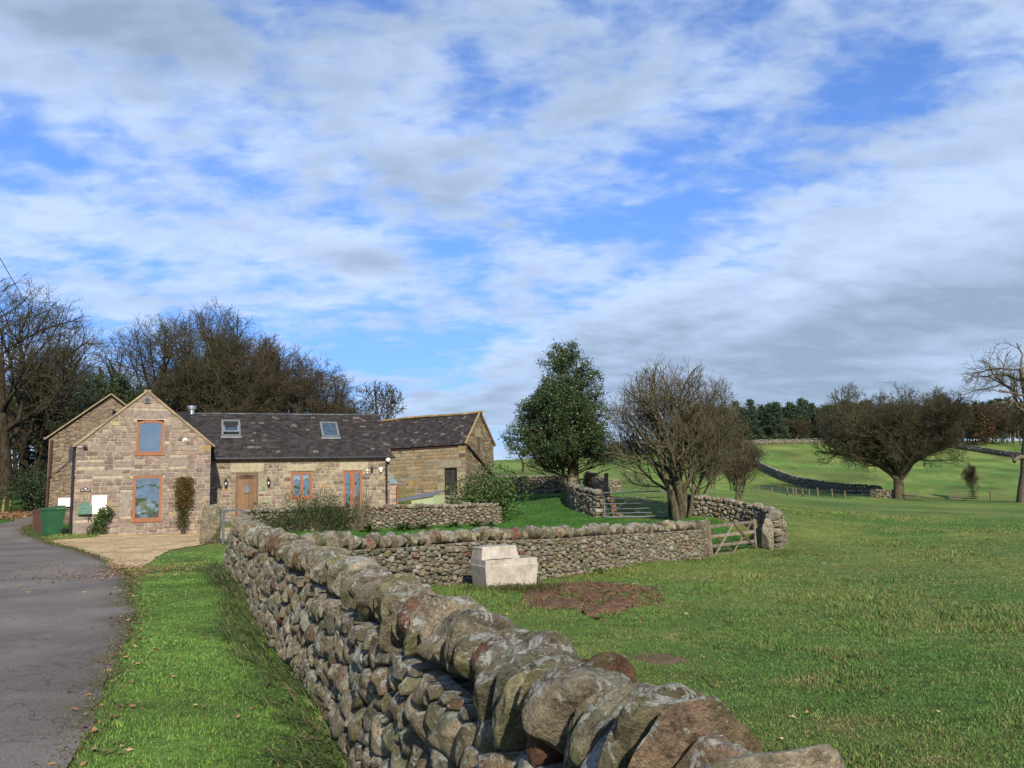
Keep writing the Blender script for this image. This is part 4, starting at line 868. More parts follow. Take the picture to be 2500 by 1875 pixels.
# skylights: find the slope where the photo shows them
nW = np.cross((1, 0, 0), np.array(Vw)/np.linalg.norm(Vw)); nW /= np.linalg.norm(nW)
def on_roof(u, v):
    n = G.ex*nW[0]+G.ey*nW[1]+np.array([0, 0, nW[2]]); P0 = G.w(0, D_-.17, WE-.04); D = ray(u, v); C = np.array([0, 0, CAMZ]); P = C+D*(((P0-C)@n)/(D@n)); q = P-P0
    vv = np.array([0, Vw[1], Vw[2]])/np.hypot(Vw[1], Vw[2]); return float(q@G.ex), float(q@(G.ey*vv[1]+np.array([0, 0, vv[2]])))
vw = np.array(Vw)/np.linalg.norm(Vw)
for (uL, vT), (uR, vB), opn in (((540, 1030), (588, 1066), True), ((779, 1035), (830, 1068.5), False)):
    a0, b1 = on_roof(uL, vT); a1, b0 = on_roof(uR, vB); 
    a0 = a0; wd = .78; a1 = (a0+a1)/2+wd/2; a0 = a1-wd
    if nW[2] < 0: nW = -nW
    def pt(a, b_, c): return np.array([0, D_-.17, WE-.04])+np.array([a, 0, 0])+vw*b_+nW*c
    f = MB()
    for (p, q) in (((a0, b0), (a0, b1)), ((a1, b0), (a1, b1)), ((a0-.04, b0), (a1+.04, b0)), ((a0-.04, b1), (a1+.04, b1))): f.bar(pt(*p, .06), pt(*q, .06),   .09, .10, c=(.8, .85, .85), upv=tuple(nW))
    f.bar(pt(a0-.08, b0-.08, .045), pt(a1+.08, b0-.08, .045), .16, .01, c=(1.1, 1.1, 1.1), upv=tuple(nW))
    so = f.build('skylight', M_['lead'], house)
    if opn:
        s2 = MB(); hinge = (b0+b1)*.5; L2 = (b1-b0)/2-.05; an = R_(16)
        def pr(a, b_, c=0): e = b_-hinge; return pt(a, hinge+e*math.cos(an), .10-e*math.sin(an)+c)
        for (p, q) in (((a0+.07, hinge-L2), (a0+.07, hinge+L2)), ((a1-.07, hinge-L2), (a1-.07, hinge+L2)), ((a0+.07, hinge-L2), (a1-.07, hinge-L2)), ((a0+.07, hinge+L2), (a1-.07, hinge+L2))): s2.bar(pr(*p), pr(*q), .06, .05, c=(1.1, 1.1, 1.1), upv=tuple(nW))
        s2.build('sash', M_['lead'], so)
        g = MB(); g.add([pr(a0+.08, hinge-L2), pr(a1-.08, hinge-L2), pr(a1-.08, hinge+L2), pr(a0+.08, hinge+L2)], [(0, 1, 2, 3)]); g.build('pane', M_['glass'], so)
        g = MB(); g.add([pt(a0+.03, b0+.03, .045), pt(a1-.03, b0+.03, .045), pt(a1-.03, b1-.03, .045), pt(a0+.03, b1-.03, .045)], [(0, 1, 2, 3)]); g.build('dark_opening', M_['room'], so)  # near-black sheet, the darkness of the open skylight painted in
    else:
        g = MB(); g.add([pt(a0+.04, b0+.04, .075), pt(a1-.04, b0+.04, .075), pt(a1-.04, b1-.04, .075), pt(a0+.04, b1-.04, .075)], [(0, 1, 2, 3)]); g.build('pane', M_['glass'], so)
        g = MB(); g.add([pt(a0+.03, b0+.03, .045), pt(a1-.03, b0+.03, .045), pt(a1-.03, b1-.03, .045), pt(a0+.03, b1-.03, .045)], [(0, 1, 2, 3)]); g.build('dark_backing', M_['room'], so)  # near-black sheet under the pane, painted as the dark interior

# --- older house behind
H2 = Frame(G.w(0, 5.0, 0), 22.0); ax_, az_ = H2.px(272, 967); lx, lz = H2.px(120, 1068)
ax_ = lx+2.46; back = empty('stone_house', H2.O, H2.a); tag(back, 'older plain stone house with windowless rough gable behind the cottage at the left', 'house')
az_ += .0; hw_ = ax_-lx; rx = ax_+hw_
block_wall('gable_wall', [(lx, -.3), (rx, -.3), (rx, lz), (ax_, az_), (lx, lz)], [], [], back, 0., np.array([(.25, .19, .13), (.22, .165, .115), (.28, .215, .145), (.235, .185, .125)]), (.09, .19), (.16, .45), .008, 31, rubble=True, mort=(.52, .52, .52), odd=.02)
block_wall('side_wall', [(0, -.3), (7.6, -.3), (7.6, lz), (0, lz)], [], [], back, 0., GP*.85, (.15, .24), (.25, .6), .01, 32, Mx=side_M(lx, 7.95, -90), mort=(.6, .6, .6))
s2l = math.hypot(hw_, az_-lz)
slates('roof', (lx-.1, -.05, lz-.05), (0, 1, 0), (hw_, 0, az_-lz), 8, s2l+.1, back, 33); slates('roof', (rx+.1, -.05, lz-.05), (0, 1, 0), (-hw_, 0, az_-lz), 8, s2l+.1, back, 34)
vb = MB()
for sgn in (-1, 1): vb.bar((ax_+sgn*(hw_+.15), -.08, lz-.08), (ax_, -.08, az_+.09), .16, .06, c=(.45, .43, .38))
vb.build('verge', M_['mortar'], back)
pp_ = H2.px(127, 1075); pipe('downpipe', [(pp_[0], -.1, pp_[1]), (pp_[0]-.02, -.1, H2.px(124, 1165)[1])], .06, 'brown', back); sc1 = H2.px(176, 1120); sc2 = H2.px(122, 1166)
pipe('downpipe', [(sc2[0]-.05, -.12, sc2[1]), (sc2[0]-.06, -.12, .2)], .055, 'brown', back)
vb = MB(); vb.bar((sc1[0], -.05, sc1[1]), (sc2[0], -.05, sc2[1]), .06, .05, c=(.3, .27, .24)); vb.build('flashing', M_['lead'], back)
gb = MB(); gb.tube([(lx-.16, -.15, lz-.05), (lx-.16, 7.5, lz-.05)], .07, 8); gb.build('gutter', M_['brown'], back)

# --- barn
B = Frame(at(1139, 1225, 48.0), -28.0); barn = empty('stone_barn', B.O, B.a); tag(barn, 'weathered yellow-stone barn with black plank door and sagging slate roof beyond the cottage', 'barn')
BL, BE, BR, BD = 10.2, 3.66, 5.62, 3.5; bd = (-1.62, .15, -.66, 2.12)
bsp = [(-2.0, 2.15, -.32, 2.62, (.33, .27, .19)), (-2.15, 1.7, -1.65, 2.05, (.40, .33, .20)), (-.64, 1.3, -.1, 1.85, (.39, .32, .19)), (-2.1, .7, -1.65, 1.2, (.38, .31, .18)), (-.64, .1, -.05, .7, (.37, .31, .19)), (-6.2, 1.7, -5.4, 2.0, (.42, .26, .10)), (-4.4, 1.1, -4.0, 1.5, (.44, .26, .09)), (-5.9, 2.95, -5.5, 3.15, (.28, .12, .07))]
slots = [(-3.95, 2.98, -3.87, 3.25), (-1.85, 3.0, -1.77, 3.22)]
block_wall('front_wall', [(-BL, -.6), (0, -.6), (0, BE-.12), (-BL, BE-.12)], [bd]+slots, bsp, barn, 0., BP, (.19, .30), (.3, .75), .008, 41, mort=(.62, .60, .55), odd=.09)
block_wall('gable_wall', [(0, -.6), (BD, -.6), (BD, BE), (BD/2, BR), (0, BE)], [], [(1.18, 4.05, 1.95, 4.6, (.30, .25, .16))], barn, 0., np.array([(.24, .19, .12), (.20, .16, .105), (.28, .22, .13), (.18, .135, .09), (.23, .20, .14)]), (.1, .2), (.15, .4), .01, 42, rubble=True, mort=(.42, .40, .36), Mx=side_M(0, .0, 90), cell=(.08, .19), odd=.1)
block_wall('rear_wall', [(0, -.6), (BL, -.6), (BL, BE-.12), (0, BE-.12)], [], [], barn, 0., BP*.8, (.2, .3), (.3, .7), .01, 43, Mx=side_M(0, BD, 180), mort=(.6, .6, .6))
block_wall('gable_wall', [(-BD, -.6), (0, -.6), (0, BE), (-BD/2, BR), (-BD, BE)], [], [], barn, 0., BP*.8, (.2, .3), (.3, .7), .01, 44, Mx=side_M(-BL, 0, -90), mort=(.6, .6, .6))
bl_ = math.hypot(BD/2, BR-BE)
slates('roof', (-BL-.1, -.12, BE-.10), (1, 0, 0), (0, BD/2+.12, BR-BE+.14), BL+.14, bl_+.2, barn, 45, row=(.12, .2), wid=(.16, .34), c0=(.042, .036, .036), ragged=.01)
slates('roof', (-BL-.1, BD+.12, BE-.10), (1, 0, 0), (0, -BD/2-.12, BR-BE+.14), BL+.14, bl_+.2, barn, 46, row=(.12, .2))
rb = MB(); x = -BL-.1
while x < 0: rb.bar((x, BD/2, BR+.07+.03*math.sin(x)), (x+.47, BD/2, BR+.07+.03*math.sin(x+.47)), .30, .11, c=np.array((.55, .48, .33))*rng.uniform(.7, 1.2)); x += .48
rb.build('ridge_tiles', M_['mortar'], barn)
mbx('eaves_board', 'brown', barn, (-BL, -.06, BE-.26, -.55, -.003, BE-.13))
dbm = MB()
for k in range(6): dbm.box(bd[0]+.01+k*.158, .12, .1, bd[0]+.155+k*.158, .16, 1.12, c=np.ones(3)*rng.uniform(.6, 1.8)); dbm.box(bd[0]+.01+k*.158, .14, 1.15, bd[0]+.155+k*.158, .18, bd[3]-.02, c=np.ones(3)*rng.uniform(.5, 1.5))
bdo = dbm.build('door', M_['blackwood'], barn); mbx('hinge', 'black', bdo, (bd[0]+.02, .105, .85, bd[0]+.5, .119, .9)); mbx('hinge', 'black', bdo, (bd[0]+.02, .125, 1.75, bd[0]+.5, .139, 1.8))
mbx('door_frame', 'blackwood', barn, (bd[0]+.002, .06, .1, bd[0]+.06, .2, bd[3]-.003), (bd[2]-.06, .06, .1, bd[2]-.002, .2, bd[3]-.003))
bm_ = MB(); Mg = side_M(0, 0, 90)
b2 = MB(); b2.box(1.38, -.05, 3.20, 1.75, .02, 4.04, c=(.55, .5, .45), M=Mg); b2.build('shutter', M_['oldwood'], barn)
b2 = MB(); b2.bar((.07, .10, 3.5), (.07, 3.35, 1.55), .07, .15, c=(.25, .22, .2)); b2.bar((.12, .10, 3.42), (.12, 3.3, 1.5), .10, .05, c=(.5, .45, .4)); b2.build('lean_to_timber', M_['blackwood'], barn)
b2 = MB(); b2.box(2.0, -.06, .6, 2.5, .01, 1.7, c=(.5, .45, .4), M=Mg); b2.build('shutter', M_['oldwood'], barn)
rb = MB()
for sgn in (0, 1): rb.bar((.10, BD/2, BR+.1), (.10, -.14 if sgn == 0 else BD+.14, BE-.08), .12, .06, c=(.5, .45, .33))
rb.build('verge', M_['mortar'], barn)

# ------------------------------------------------------------------ things fixed to or standing by the cottage
def gthing(name, label, cat, u, v, d, group=None, y=-.03):
    a, z = G.px(u, v, d); p = G.w(a, d+y, z); o = empty(name, p, G.a); tag(o, label, cat, group); return o
def single(b, name, m, label, cat, loc=(0, 0, 0), rz=0., group=None, smooth=False):
    o = b.build(name, M_[m], None, smooth); o.location = tuple(float(c) for c in loc); o.rotation_euler = (0, 0, rz); return tag(o, label, cat, group)
# letterbox
t = gthing('letter_box', 'green metal letter box with pointed top fixed to the gable wall', 'letter box', 208, 1245, 0)
b = MB(); b.box(-.24, -.16, -.17, .24, 0, .16); b.prism([(-.25, .16), (.25, .16), (.12, .22), (.06, .30), (.0, .36), (-.06, .30), (-.12, .22)], -.10, 0); b.build('body', M_['mailgreen'], t)
mbx('flap', 'mailgreen', t, (-.16, -.175, .07, .16, -.161, .12)); mbx('panel', 'mailgreen', t, (-.16, -.172, -.14, .16, -.161, .04)); b = MB(); b.lathe([(.001, 0), (.02, 0), (.02, .02), (.001, .02)], (-.15, -.18, -.04), 8); b.build('lock', M_['steel'], t)
# white meter box
t = gthing('meter_box', 'blank white meter box on the gable wall right of the letter box', 'meter box', 243, 1232, 0)
mbx('frame', 'white', t, (-.27, -.05, -.37, .27, .0, -.32), (-.27, -.05, .32, .27, 0, .37), (-.27, -.05, -.32, -.22, 0, .32), (.22, -.05, -.32, .27, 0, .32)); mbx('door', 'white', t, (-.217, -.06, -.317, .217, -.01, .317))
b = MB(); b.box(-.20, -.066, -.03, -.18, -.06, 0); b.build('latch', M_['lead'], t)
# house name sign
t = gthing('house_sign', 'small black house name plate with a rounded top above the letter box', 'sign', 209, 1197, 0)
arc = [(.09*math.cos(a), .035+.09*math.sin(a)) for a in np.linspace(0, PI, 12)]
b = MB(); b.box(-.19, -.02, -.045, .19, 0, .035); b.prism(arc, -.0195, 0); b.build('plate', M_['sign'], t)
b = MB(); b.prism([(-.05, .045), (.05, .045), (0, .11)], -.026, -.021); b.build('emblem', M_['white'], t)
def text(body, size, parent, loc, m, rot=(PI/2, 0, 0), name='lettering'):
    c = bpy.data.curves.new(name, 'FONT'); c.body = body; c.size = size; c.align_x = 'CENTER'; c.align_y = 'CENTER'; c.extrude = .001
    o = bpy.data.objects.new(name, c); link(o, parent); o.location = loc; o.rotation_euler = rot; c.materials.append(M_[m])
    dg = bpy.context.evaluated_depsgraph_get(); me = bpy.data.meshes.new_from_object(o.evaluated_get(dg)); me.materials.clear(); me.materials.append(M_[m]); bpy.data.objects.remove(o)
    o = bpy.data.objects.new(name, me); link(o, parent); o.location = loc; o.rotation_euler = rot; return o
b = MB(); x = -.155                                               # lettering too small to read in the photo: two short words of strokes
for wd in (5, 6):
    for k in range(wd):
        b.box(x, -.0245, -.022, x+.006, -.021, .018); b.box(x+.006, -.0245, -.002 if k % 2 else .010, x+.018, -.021, .006 if k % 2 else .018)
        if k % 3: b.box(x+.014, -.0245, -.022, x+.019, -.021, .01)
        x += .025
    b.build('lettering', M_['white'], t); b = MB(); x += .03
def lamp(u, v, lab):
    t = gthing('wall_lantern', lab, 'lantern', u, v, D_, 'lanterns either side of the oak door')
    b = MB(); b.box(-.05, -.03, -.05, .05, 0, .22); b.tube([(0, -.02, .17), (0, -.16, .26), (0, -.18, .18)], .014, 6); b.build('bracket', M_['black'], t)
    b = MB(); b.lathe([(.001, .17), (.05, .15), (.095, .10), (.10, .085), (.001, .085)], (0, -.18, 0), 8); b.lathe([(.001, -.14), (.03, -.13), (.05, -.10), (.001, -.10)], (0, -.18, 0), 8)
    for k in range(6): a = k*PI/3; b.bar((.085*math.cos(a), -.18+.085*math.sin(a), .09), (.05*math.cos(a), -.18+.05*math.sin(a), -.11), .012, .012)
    b.build('cage', M_['black'], t); b = MB(); b.lathe([(.001, -.09), (.035, -.07), (.055, -.02), (.045, .04), (.001, .07)], (0, -.18, 0), 10); b.build('glass', M_['white'], t, True)
lamp(551, 1181, 'black wall lantern with white glass left of the oak door'); lamp(655, 1179, 'black wall lantern with white glass right of the oak door')
b = MB(); b.box(-.045, -.05, -.09, .045, 0, .09); single(b, 'door_bell_box', 'mailgreen', 'small grey-green box on the stone beside the oak door', 'box', G.w(G.px(643, 1192, D_)[0], D_-.02, G.px(643, 1192, D_)[1]), G.a)
b = MB(); b.box(-.055, -.12, -.125, .055, 0, .125); b.box(-.05, -.135, -.1, .05, -.12, .10); single(b, 'black_wall_lamp', 'black', 'black box lamp high on the wing wall between two white lamps', 'lamp', G.w(G.px(907, 1146, D_)[0], D_-.02, G.px(907, 1146, D_)[1]), G.a)
t = gthing('globe_lamp', 'white globe lamp at the top of the wing downpipe', 'lamp', 945, 1123, D_)
b = MB(); b.lathe([(.12*math.sin(a)+.0005, -.12*math.cos(a)) for a in np.linspace(0, PI, 12)], (0, -.18, 0), 16); b.build('globe', M_['white'], t, True); b = MB(); b.tube([(0, 0, -.12), (0, -.18, -.12)], .02, 6); b.build('arm', M_['black'], t)
def twin(u, v, lab, s=1.):
    t = gthing('security_light', lab, 'security light', u, v, D_, 'white lamps on the wing wall'); b = MB(); P, f = boulder(np.random.default_rng(5), (.16*s, .12*s, .13*s), 8, 3, .2, 2, .3); b.add(P+[0, -.1, .03], f); b.build('lamp_head', M_['white'], t, True)
    b = MB(); b.lathe([(.001, -.05), (.05*s, -.04), (.05*s, .04), (.001, .05)], (0, -.08, -.10), 10); b.box(-.03*s, -.05, -.08, .03*s, 0, .02); b.build('sensor', M_['white'], t, True)
    return t
t = twin(929, 1146, 'white security lamp with sensor beside the wing downpipe', 1.25); b = MB(); b.tube([(.05, -.08, .02), (pxx-G.px(929, 1146, D_)[0], -.1, .04)], .012, 6); b.build('arm', M_['black'], t)
twin(896, 1150, 'small white lamp right of the french door', .7)
t = gthing('burglar_alarm', 'small square brown alarm box just under the peak of the cottage gable', 'alarm box', 360, 977, 0); mbx('body', 'lead', t, (-.13, -.06, -.12, .13, 0, .12)); mbx('cover', 'brown', t, (-.09, -.075, -.08, .09, -.061, .08))
t = gthing('dome_lamp', 'small round dome lamp near the right slope of the cottage gable', 'lamp', 452, 1075, 0); b = MB(); b.lathe([(.10, 0), (.11, .02), (.09, .05), (.001, .07)], (0, 0, 0), 14); 
for V in b.V: V[:] = V[:, [0, 2, 1]]*[1, -1, 1]
b.build('dome', M_['white'], t, True); b = MB(); b.lathe([(.04, .06), (.05, .09), (.001, .11)], (0, 0, 0), 10)
for V in b.V: V[:] = V[:, [0, 2, 1]]*[1, -1, 1]
b.build('sensor', M_['mortar'], t, True)
t = gthing('bracket_camera', 'small dark camera on a bracket near the left eave of the gable', 'camera', 205, 1091, 0); b = MB(); b.tube([(-.22, 0, 0), (-.2, -.1, .0), (0, -.13, .0)], .012, 6); b.build('bracket', M_['white'], t); mbx('body', 'black', t, (-.02, -.2, -.04, .12, -.08, .04))
b = MB(); b.tube([(-.05, 0, .06), (-.05, -.09, .06), (.04, -.09, .06)], .015, 6); b.tube([(-.05, -.02, .06), (-.05, -.02, -.12)], .013, 6); b.box(.0, -.11, -.05, .05, -.06, .0); single(b, 'outside_tap', 'black', 'dark outside tap low on the gable under the letter box', 'tap', G.w(*[G.px(220, 1266, 0)[0], -.03, G.px(220, 1266, 0)[1]]), G.a)
# vase and flowers inside the lower window
vx, vz = G.px(357, 1252, .2); t = empty('flower_vase', G.w(vx, .24, lw[1]+.11), G.a); tag(t, 'brown vase of white blossom standing inside the lower gable window', 'vase')
b = MB(); b.lathe([(.001, 0), (.07, 0), (.12, .07), (.12, .14), (.08, .20), (.085, .22), (.001, .21)], (0, 0, 0), 14); b.build('vase', M_['oak'], t, True)
b = MB()
for k in range(170):
    a = rng.uniform(-1.2, 1.2); L_ = rng.uniform(.25, .52); tip = np.array([math.sin(a)*L_*.75, rng.uniform(-.05, .06), .2+math.cos(a)*L_]); b.bar((0, 0, .2), tip, .004, .004, c=(.4, .45, .3))
    for q in range(3): b.add(*(lambda p: (p+rng.normal(size=(4, 3))*.022, [(0, 1, 2, 3)]))(tip+rng.normal(size=3)*.03), c=(1.1, 1.1, 1.1))
b.build('blossom', M_['white'], t)
b = MB(); b.box(-.06, 0, -.08, .06, .01, .08, c=(.35, .7, 1.3)); p = G.px(384, 1247, .1); single(b, 'blue_sticker', 'white', 'small blue sticker at the right of the lower gable window', 'sticker', G.w(p[0]-.06, .11, p[1]+.04), G.a)
b = MB(); b.box(-.04, 0, -.05, .04, .01, .05, c=(1, 1, .3)); p = G.px(335, 1256, .1); single(b, 'yellow_sticker', 'white', 'small yellow sticker at the left of the lower gable window', 'sticker', G.w(p[0]+.07, .11, p[1]+.05), G.a)
# wheelie bins
def bin_(name, label, c, loc, rz, s=1.):
    t = empty(name, loc, rz); tag(t, label, 'bin', 'wheelie bins beside the gable'); b = MB()
    V = [(-.24, -.27, .0), (.24, -.27, .0), (.24, .22, .0), (-.24, .22, .0), (-.29, -.34, .93), (.29, -.34, .93), (.29, .33, .93), (-.29, .33, .93)]
    b.add(np.array(V)*s, [(3, 2, 1, 0), (0, 1, 5, 4), (1, 2, 6, 5), (2, 3, 7, 6), (3, 0, 4, 7)]); b.box(-.31*s, -.36*s, .90*s, .31*s, .35*s, .95*s); b.build('body', M_[c], t)
    b = MB(); b.add(np.array([(-.32, -.38, .95), (.32, -.38, .95), (.32, .34, 1.0), (-.32, .34, 1.0), (-.30, -.36, .98), (.30, -.36, .98), (.26, .30, 1.08), (-.26, .30, 1.08)])*s, [(0, 1, 5, 4), (1, 2, 6, 5), (2, 3, 7, 6), (3, 0, 4, 7), (4, 5, 6, 7)]); b.build('lid', M_[c], t)
    for sx_ in (-1, 1):
        b = MB(); k = 14; V = [(sx_*(.25+e*.05)*s, (.30+.11*math.cos(a))*s, (.11+.11*math.sin(a))*s) for e in (0, 1) for a in np.linspace(0, 2*PI, k, endpoint=False)]
        b.add(V, [(i, (i+1) % k, k+(i+1) % k, k+i) for i in range(k)], fn=[tuple(range(k)), tuple(range(k, 2*k))]); b.build('wheel', M_['black'], t)
    b = MB(); b.tube([(-.24*s, .40*s, .94*s), (.24*s, .40*s, .94*s)], .018, 8); b.build('handle', M_['black'], t)
p = G.w(-.72, .1, 0); bin_('wheelie_bin', 'green wheelie bin standing on the grass left of the cottage corner', 'green', (p[0], p[1], hz(p[0], p[1])+.0), R_(-35), 1.03)
p = G.w(-1.22, 1.0, 0); bin_('wheelie_bin', 'brown wheelie bin half hidden behind the green bin', 'brown', (p[0], p[1], hz(p[0], p[1])+.0), R_(10), .92)
p = H2.px(160, 1226); b = MB(); b.box(-.28, -.05, -.2, .28, 0, .2); single(b, 'white_board', 'white', 'pale board fixed to the older house wall above the bins', 'board', H2.w(p[0], -.06, p[1]), H2.a)

# ------------------------------------------------------------------ trees
def grow(seed, stems, env, levels, zmin=0.3, soft=.22):
    """stems: list of (p, d, L, r). levels: dicts nseg, wig, up, n, ang, ratio, start, rr. returns segment arrays per level"""
    r = random.Random(seed); segs = []; ends = []
    st = [(np.array(p, float), np.array(d, float)/np.linalg.norm(d), L, rad_, 0) for p, d, L, rad_ in stems]
    while st:
        p, d, L, rad_, lev = st.pop(); lv = levels[lev]; n = lv['nseg']; last = lev == len(levels)-1
        r1 = rad_*lv.get('taper', .45); px_ = p; rr0 = rad_; nch = lv['n']; done = False
        cpos = sorted(lv['start']+(1-lv['start'])*((k+r.random()*.9)/max(nch, 1)) for k in range(nch)); ci = 0
        phi = r.uniform(0, 6.28)
        for i in range(n):
            d = d+np.array([r.gauss(0, lv['wig']), r.gauss(0, lv['wig']), r.gauss(0, lv['wig'])*.8+lv['up']]); d /= np.linalg.norm(d)
            q = px_+d*L/n; rr1 = rad_+(r1-rad_)*(i+1)/n
            if q[2] < zmin and lev > 0: d[2] = abs(d[2])*.6+.1; d /= np.linalg.norm(d); q = px_+d*L/n
            if env is not None and lev > 0 and env(q) > 1.0+r.uniform(-soft, soft):
                if not last: ends.append(px_)
                break
            segs.append((px_[0], px_[1], px_[2], q[0], q[1], q[2], rr0, rr1, lev)); 
            while ci < nch and cpos[ci] <= (i+1)/n:
                f = cpos[ci]; ci += 1
                if last: continue
                phi += 2.4+r.uniform(-.6, .6); a = lv['ang']*r.uniform(.65, 1.3)
                ax = np.cross(d, (0, 0, 1) if abs(d[2]) < .95 else (1, 0, 0)); ax /= np.linalg.norm(ax); bx = np.cross(d, ax); side = ax*math.cos(phi)+bx*math.sin(phi)
                cdn = d*math.cos(a)+side*math.sin(a); st.append((q, cdn, L*lv['ratio']*r.uniform(.7, 1.25)*(1.15-.5*f), max(rr1*lv['rr']*r.uniform(.8, 1.1), .004), lev+1))
            px_ = q; rr0 = rr1
        else:
            ends.append(px_)
    return np.array(segs), np.array(ends)
def seg_mesh(name, S, k, m, parent, minr=0., c=None):
    S = S.copy(); S[:, 6:8] = np.maximum(S[:, 6:8], minr); n = len(S); A_ = S[:, :3]; B_ = S[:, 3:6]; d = B_-A_; L = np.linalg.norm(d, axis=1)[:, None]; d = d/np.maximum(L, 1e-6)
    ref = np.where(np.abs(d[:, 2:3]) < .9, np.array([[0, 0, 1.]]), np.array([[1., 0, 0]])); a = np.cross(d, ref); a /= np.linalg.norm(a, axis=1)[:, None]; b = np.cross(d, a)
    V = np.empty((n, 2, k, 3)); B2 = B_+d*np.minimum(S[:, 7:8]*.5, L*.2)
    for j in range(k):
        t = 2*PI*j/k; o = a*math.cos(t)+b*math.sin(t); V[:, 0, j] = A_+o*S[:, 6:7]; V[:, 1, j] = B2+o*S[:, 7:8]
    base = np.arange(n)[:, None]*2*k; Fq = np.stack([np.stack([base[:, 0]+j, base[:, 0]+(j+1) % k, base[:, 0]+k+(j+1) % k, base[:, 0]+k+j], 1) for j in range(k)], 1).reshape(-1, 4)
    return mesh_np(name, V.reshape(-1, 3), Fq, C=np.ones((n*2*k, 3)) if c is None else np.repeat(c, 2*k, axis=0), mat=m, parent=parent, smooth=True)
def leaf_mesh(name, P, size, m, parent, col_lo=.6, col_hi=1.35, asp=.5, seed=1, fold=.3, c0=(1, 1, 1), downward=0.):
    r = np.random.default_rng(seed); n = len(P); d = r.normal(size=(n, 3)); d[:, 2] -= downward; d /= np.linalg.norm(d, axis=1)[:, None]; e = r.normal(size=(n, 3)); e = np.cross(d, e); e /= np.linalg.norm(e, axis=1)[:, None]; f = np.cross(d, e)
    s_ = (size*r.uniform(.6, 1.3, n))[:, None]; V = np.stack([P, P+d*s_*.5+e*s_*asp/2+f*s_*fold*.3, P+d*s_, P+d*s_*.5-e*s_*asp/2+f*s_*fold*.3], 1).reshape(-1, 3)
    C = np.repeat(np.array(c0)*r.uniform(col_lo, col_hi, (n, 1)), 4, axis=0); b_ = np.arange(n)*4
    return mesh_np(name, V, np.stack([b_, b_+1, b_+2, b_+3], 1), C=C, mat=m, parent=parent)
def ell(cx, cy, cz, rx_, ry_, rzu, rzd):
    def f(q): dz = (q[2]-cz)/(rzu if q[2] > cz else rzd); return ((q[0]-cx)/rx_)**2+((q[1]-cy)/ry_)**2+dz*dz
    return f
def tree_obj(name, label, S, bark, twig, thick=2, minr=.01, k1=7, k2=3, group=None, cat='tree', ends=None, leaves=None):
    o = empty(name, (0, 0, 0)); tag(o, label, cat, group); m1 = S[:, 8] < thick
    seg_mesh('trunk', S[m1], k1, M_[bark], o); seg_mesh('crown', S[~m1], k2, M_[twig], o, minr); return o
def put(o, x, y, rz=0., s=1., sz=None, dz=-.1, tilt=0.):
    o.location = (float(x), float(y), hz(x, y)+dz); o.rotation_euler = (tilt, 0, rz); o.scale = (s, s, sz if sz else s); return o
def lvl(nseg, wig, up, n, ang, ratio, start, rr, taper=.5): return dict(nseg=nseg, wig=wig, up=up, n=n, ang=ang, ratio=ratio, start=start, rr=rr, taper=taper)
# prototype 1: tall broad sycamore-like bare tree
LV = [lvl(8, .05, .03, 11, .80, .78, .26, .62, .35), lvl(8, .13, .05, 10, .70, .50, .20, .6, .35), lvl(6, .17, .04, 8, .75, .50, .15, .62, .4), lvl(5, .20, .03, 6, .75, .55, .15, .65, .5), lvl(4, .22, .02, 0, .7, .5, .2, .6, .6)]
S1, _ = grow(3, [((0, 0, 0), (0, 0, 1), 8.5, .36)], ell(0, 0, 7.6, 6.2, 6.2, 5.6, 5.6), LV)
T1 = tree_obj('bare_tree', 'x', S1, 'barkdark', 'twig', 3, .008)
S2, _ = grow(14, [((0, 0, 0), (.15, 0, 1), 7.5, .30), ((.3, .1, 0), (.3, .2, 1), 6.5, .22)], ell(.5, 0, 7.0, 5.2, 5.2, 5.6, 5.0), LV)
T2 = tree_obj('bare_tree', 'x', S2, 'bark', 'twig', 3, .008)
LVb = [lvl(8, .07, .02, 9, .8, .72, .2, .6, .3), lvl(7, .16, .03, 9, .75, .52, .15, .6, .35), lvl(6, .2, .03, 8, .75, .5, .1, .62, .4), lvl(5, .22, .03, 7, .75, .55, .1, .65, .5), lvl(4, .24, .02, 0, .7, .5, .2, .6, .6)]
S3, _ = grow(27, [((0, 0, 0), (.1, 0, 1), 6.0, .24), ((-.2, .2, 0), (-.3, .1, 1), 5.4, .2)], ell(0, 0, 4.9, 4.6, 4.6, 3.7, 4.2), LVb)
T3 = tree_obj('bare_tree', 'x', S3, 'barkdark', 'twigred', 3, .008)
GB = 'bare trees behind the cottage'
def again(T, label, u, v_unused, Y, rz, s, sz=None, group=GB, tw=None, dz=-.1, first=[]):
    if id(T) in first: o = copy_tree(T)
    else: first.append(id(T)); o = T
    o['label'] = label; 
    if group: o['group'] = group
    p = at(u, 1200, Y); put(o, p[0], p[1], rz, s, sz, dz)
    return o
again(T1, 'huge bare tree at the left edge with crown reaching far over the road', 12, 0, 45, .4, 1.10, 1.04, GB)
again(T2, 'slimmer bare tree directly left of the older house', 112, 0, 53, 2.0, .98, .98)
again(T3, 'short bare tree behind the big tree at the left edge', 55, 0, 64, 1.0, 1.2, 1.15)
again(T2, 'brownish bare tree between the left edge tree and the older house roof', 175, 0, 60, 3.0, .95, .90)
again(T1, 'bare tree with long left branches reaching over the cottage gable', 372, 0, 56, 3.6, .94, 1.02)
again(T2, 'tallest bare tree, behind the flue of the cottage', 445, 0, 56, .3, 1.12, 1.20)
again(T1, 'bare tree whose leftmost branches fan out above the older house roof', 318, 0, 54, 2.6, .93, .93)
again(T1, 'second big bare tree close behind the huge one at the left edge', 62, 0, 52, 4.4, 1.12, 1.05)
again(T1, 'tall bare tree just right of the cottage flue', 510, 0, 58, 1.7, .98, 1.09)
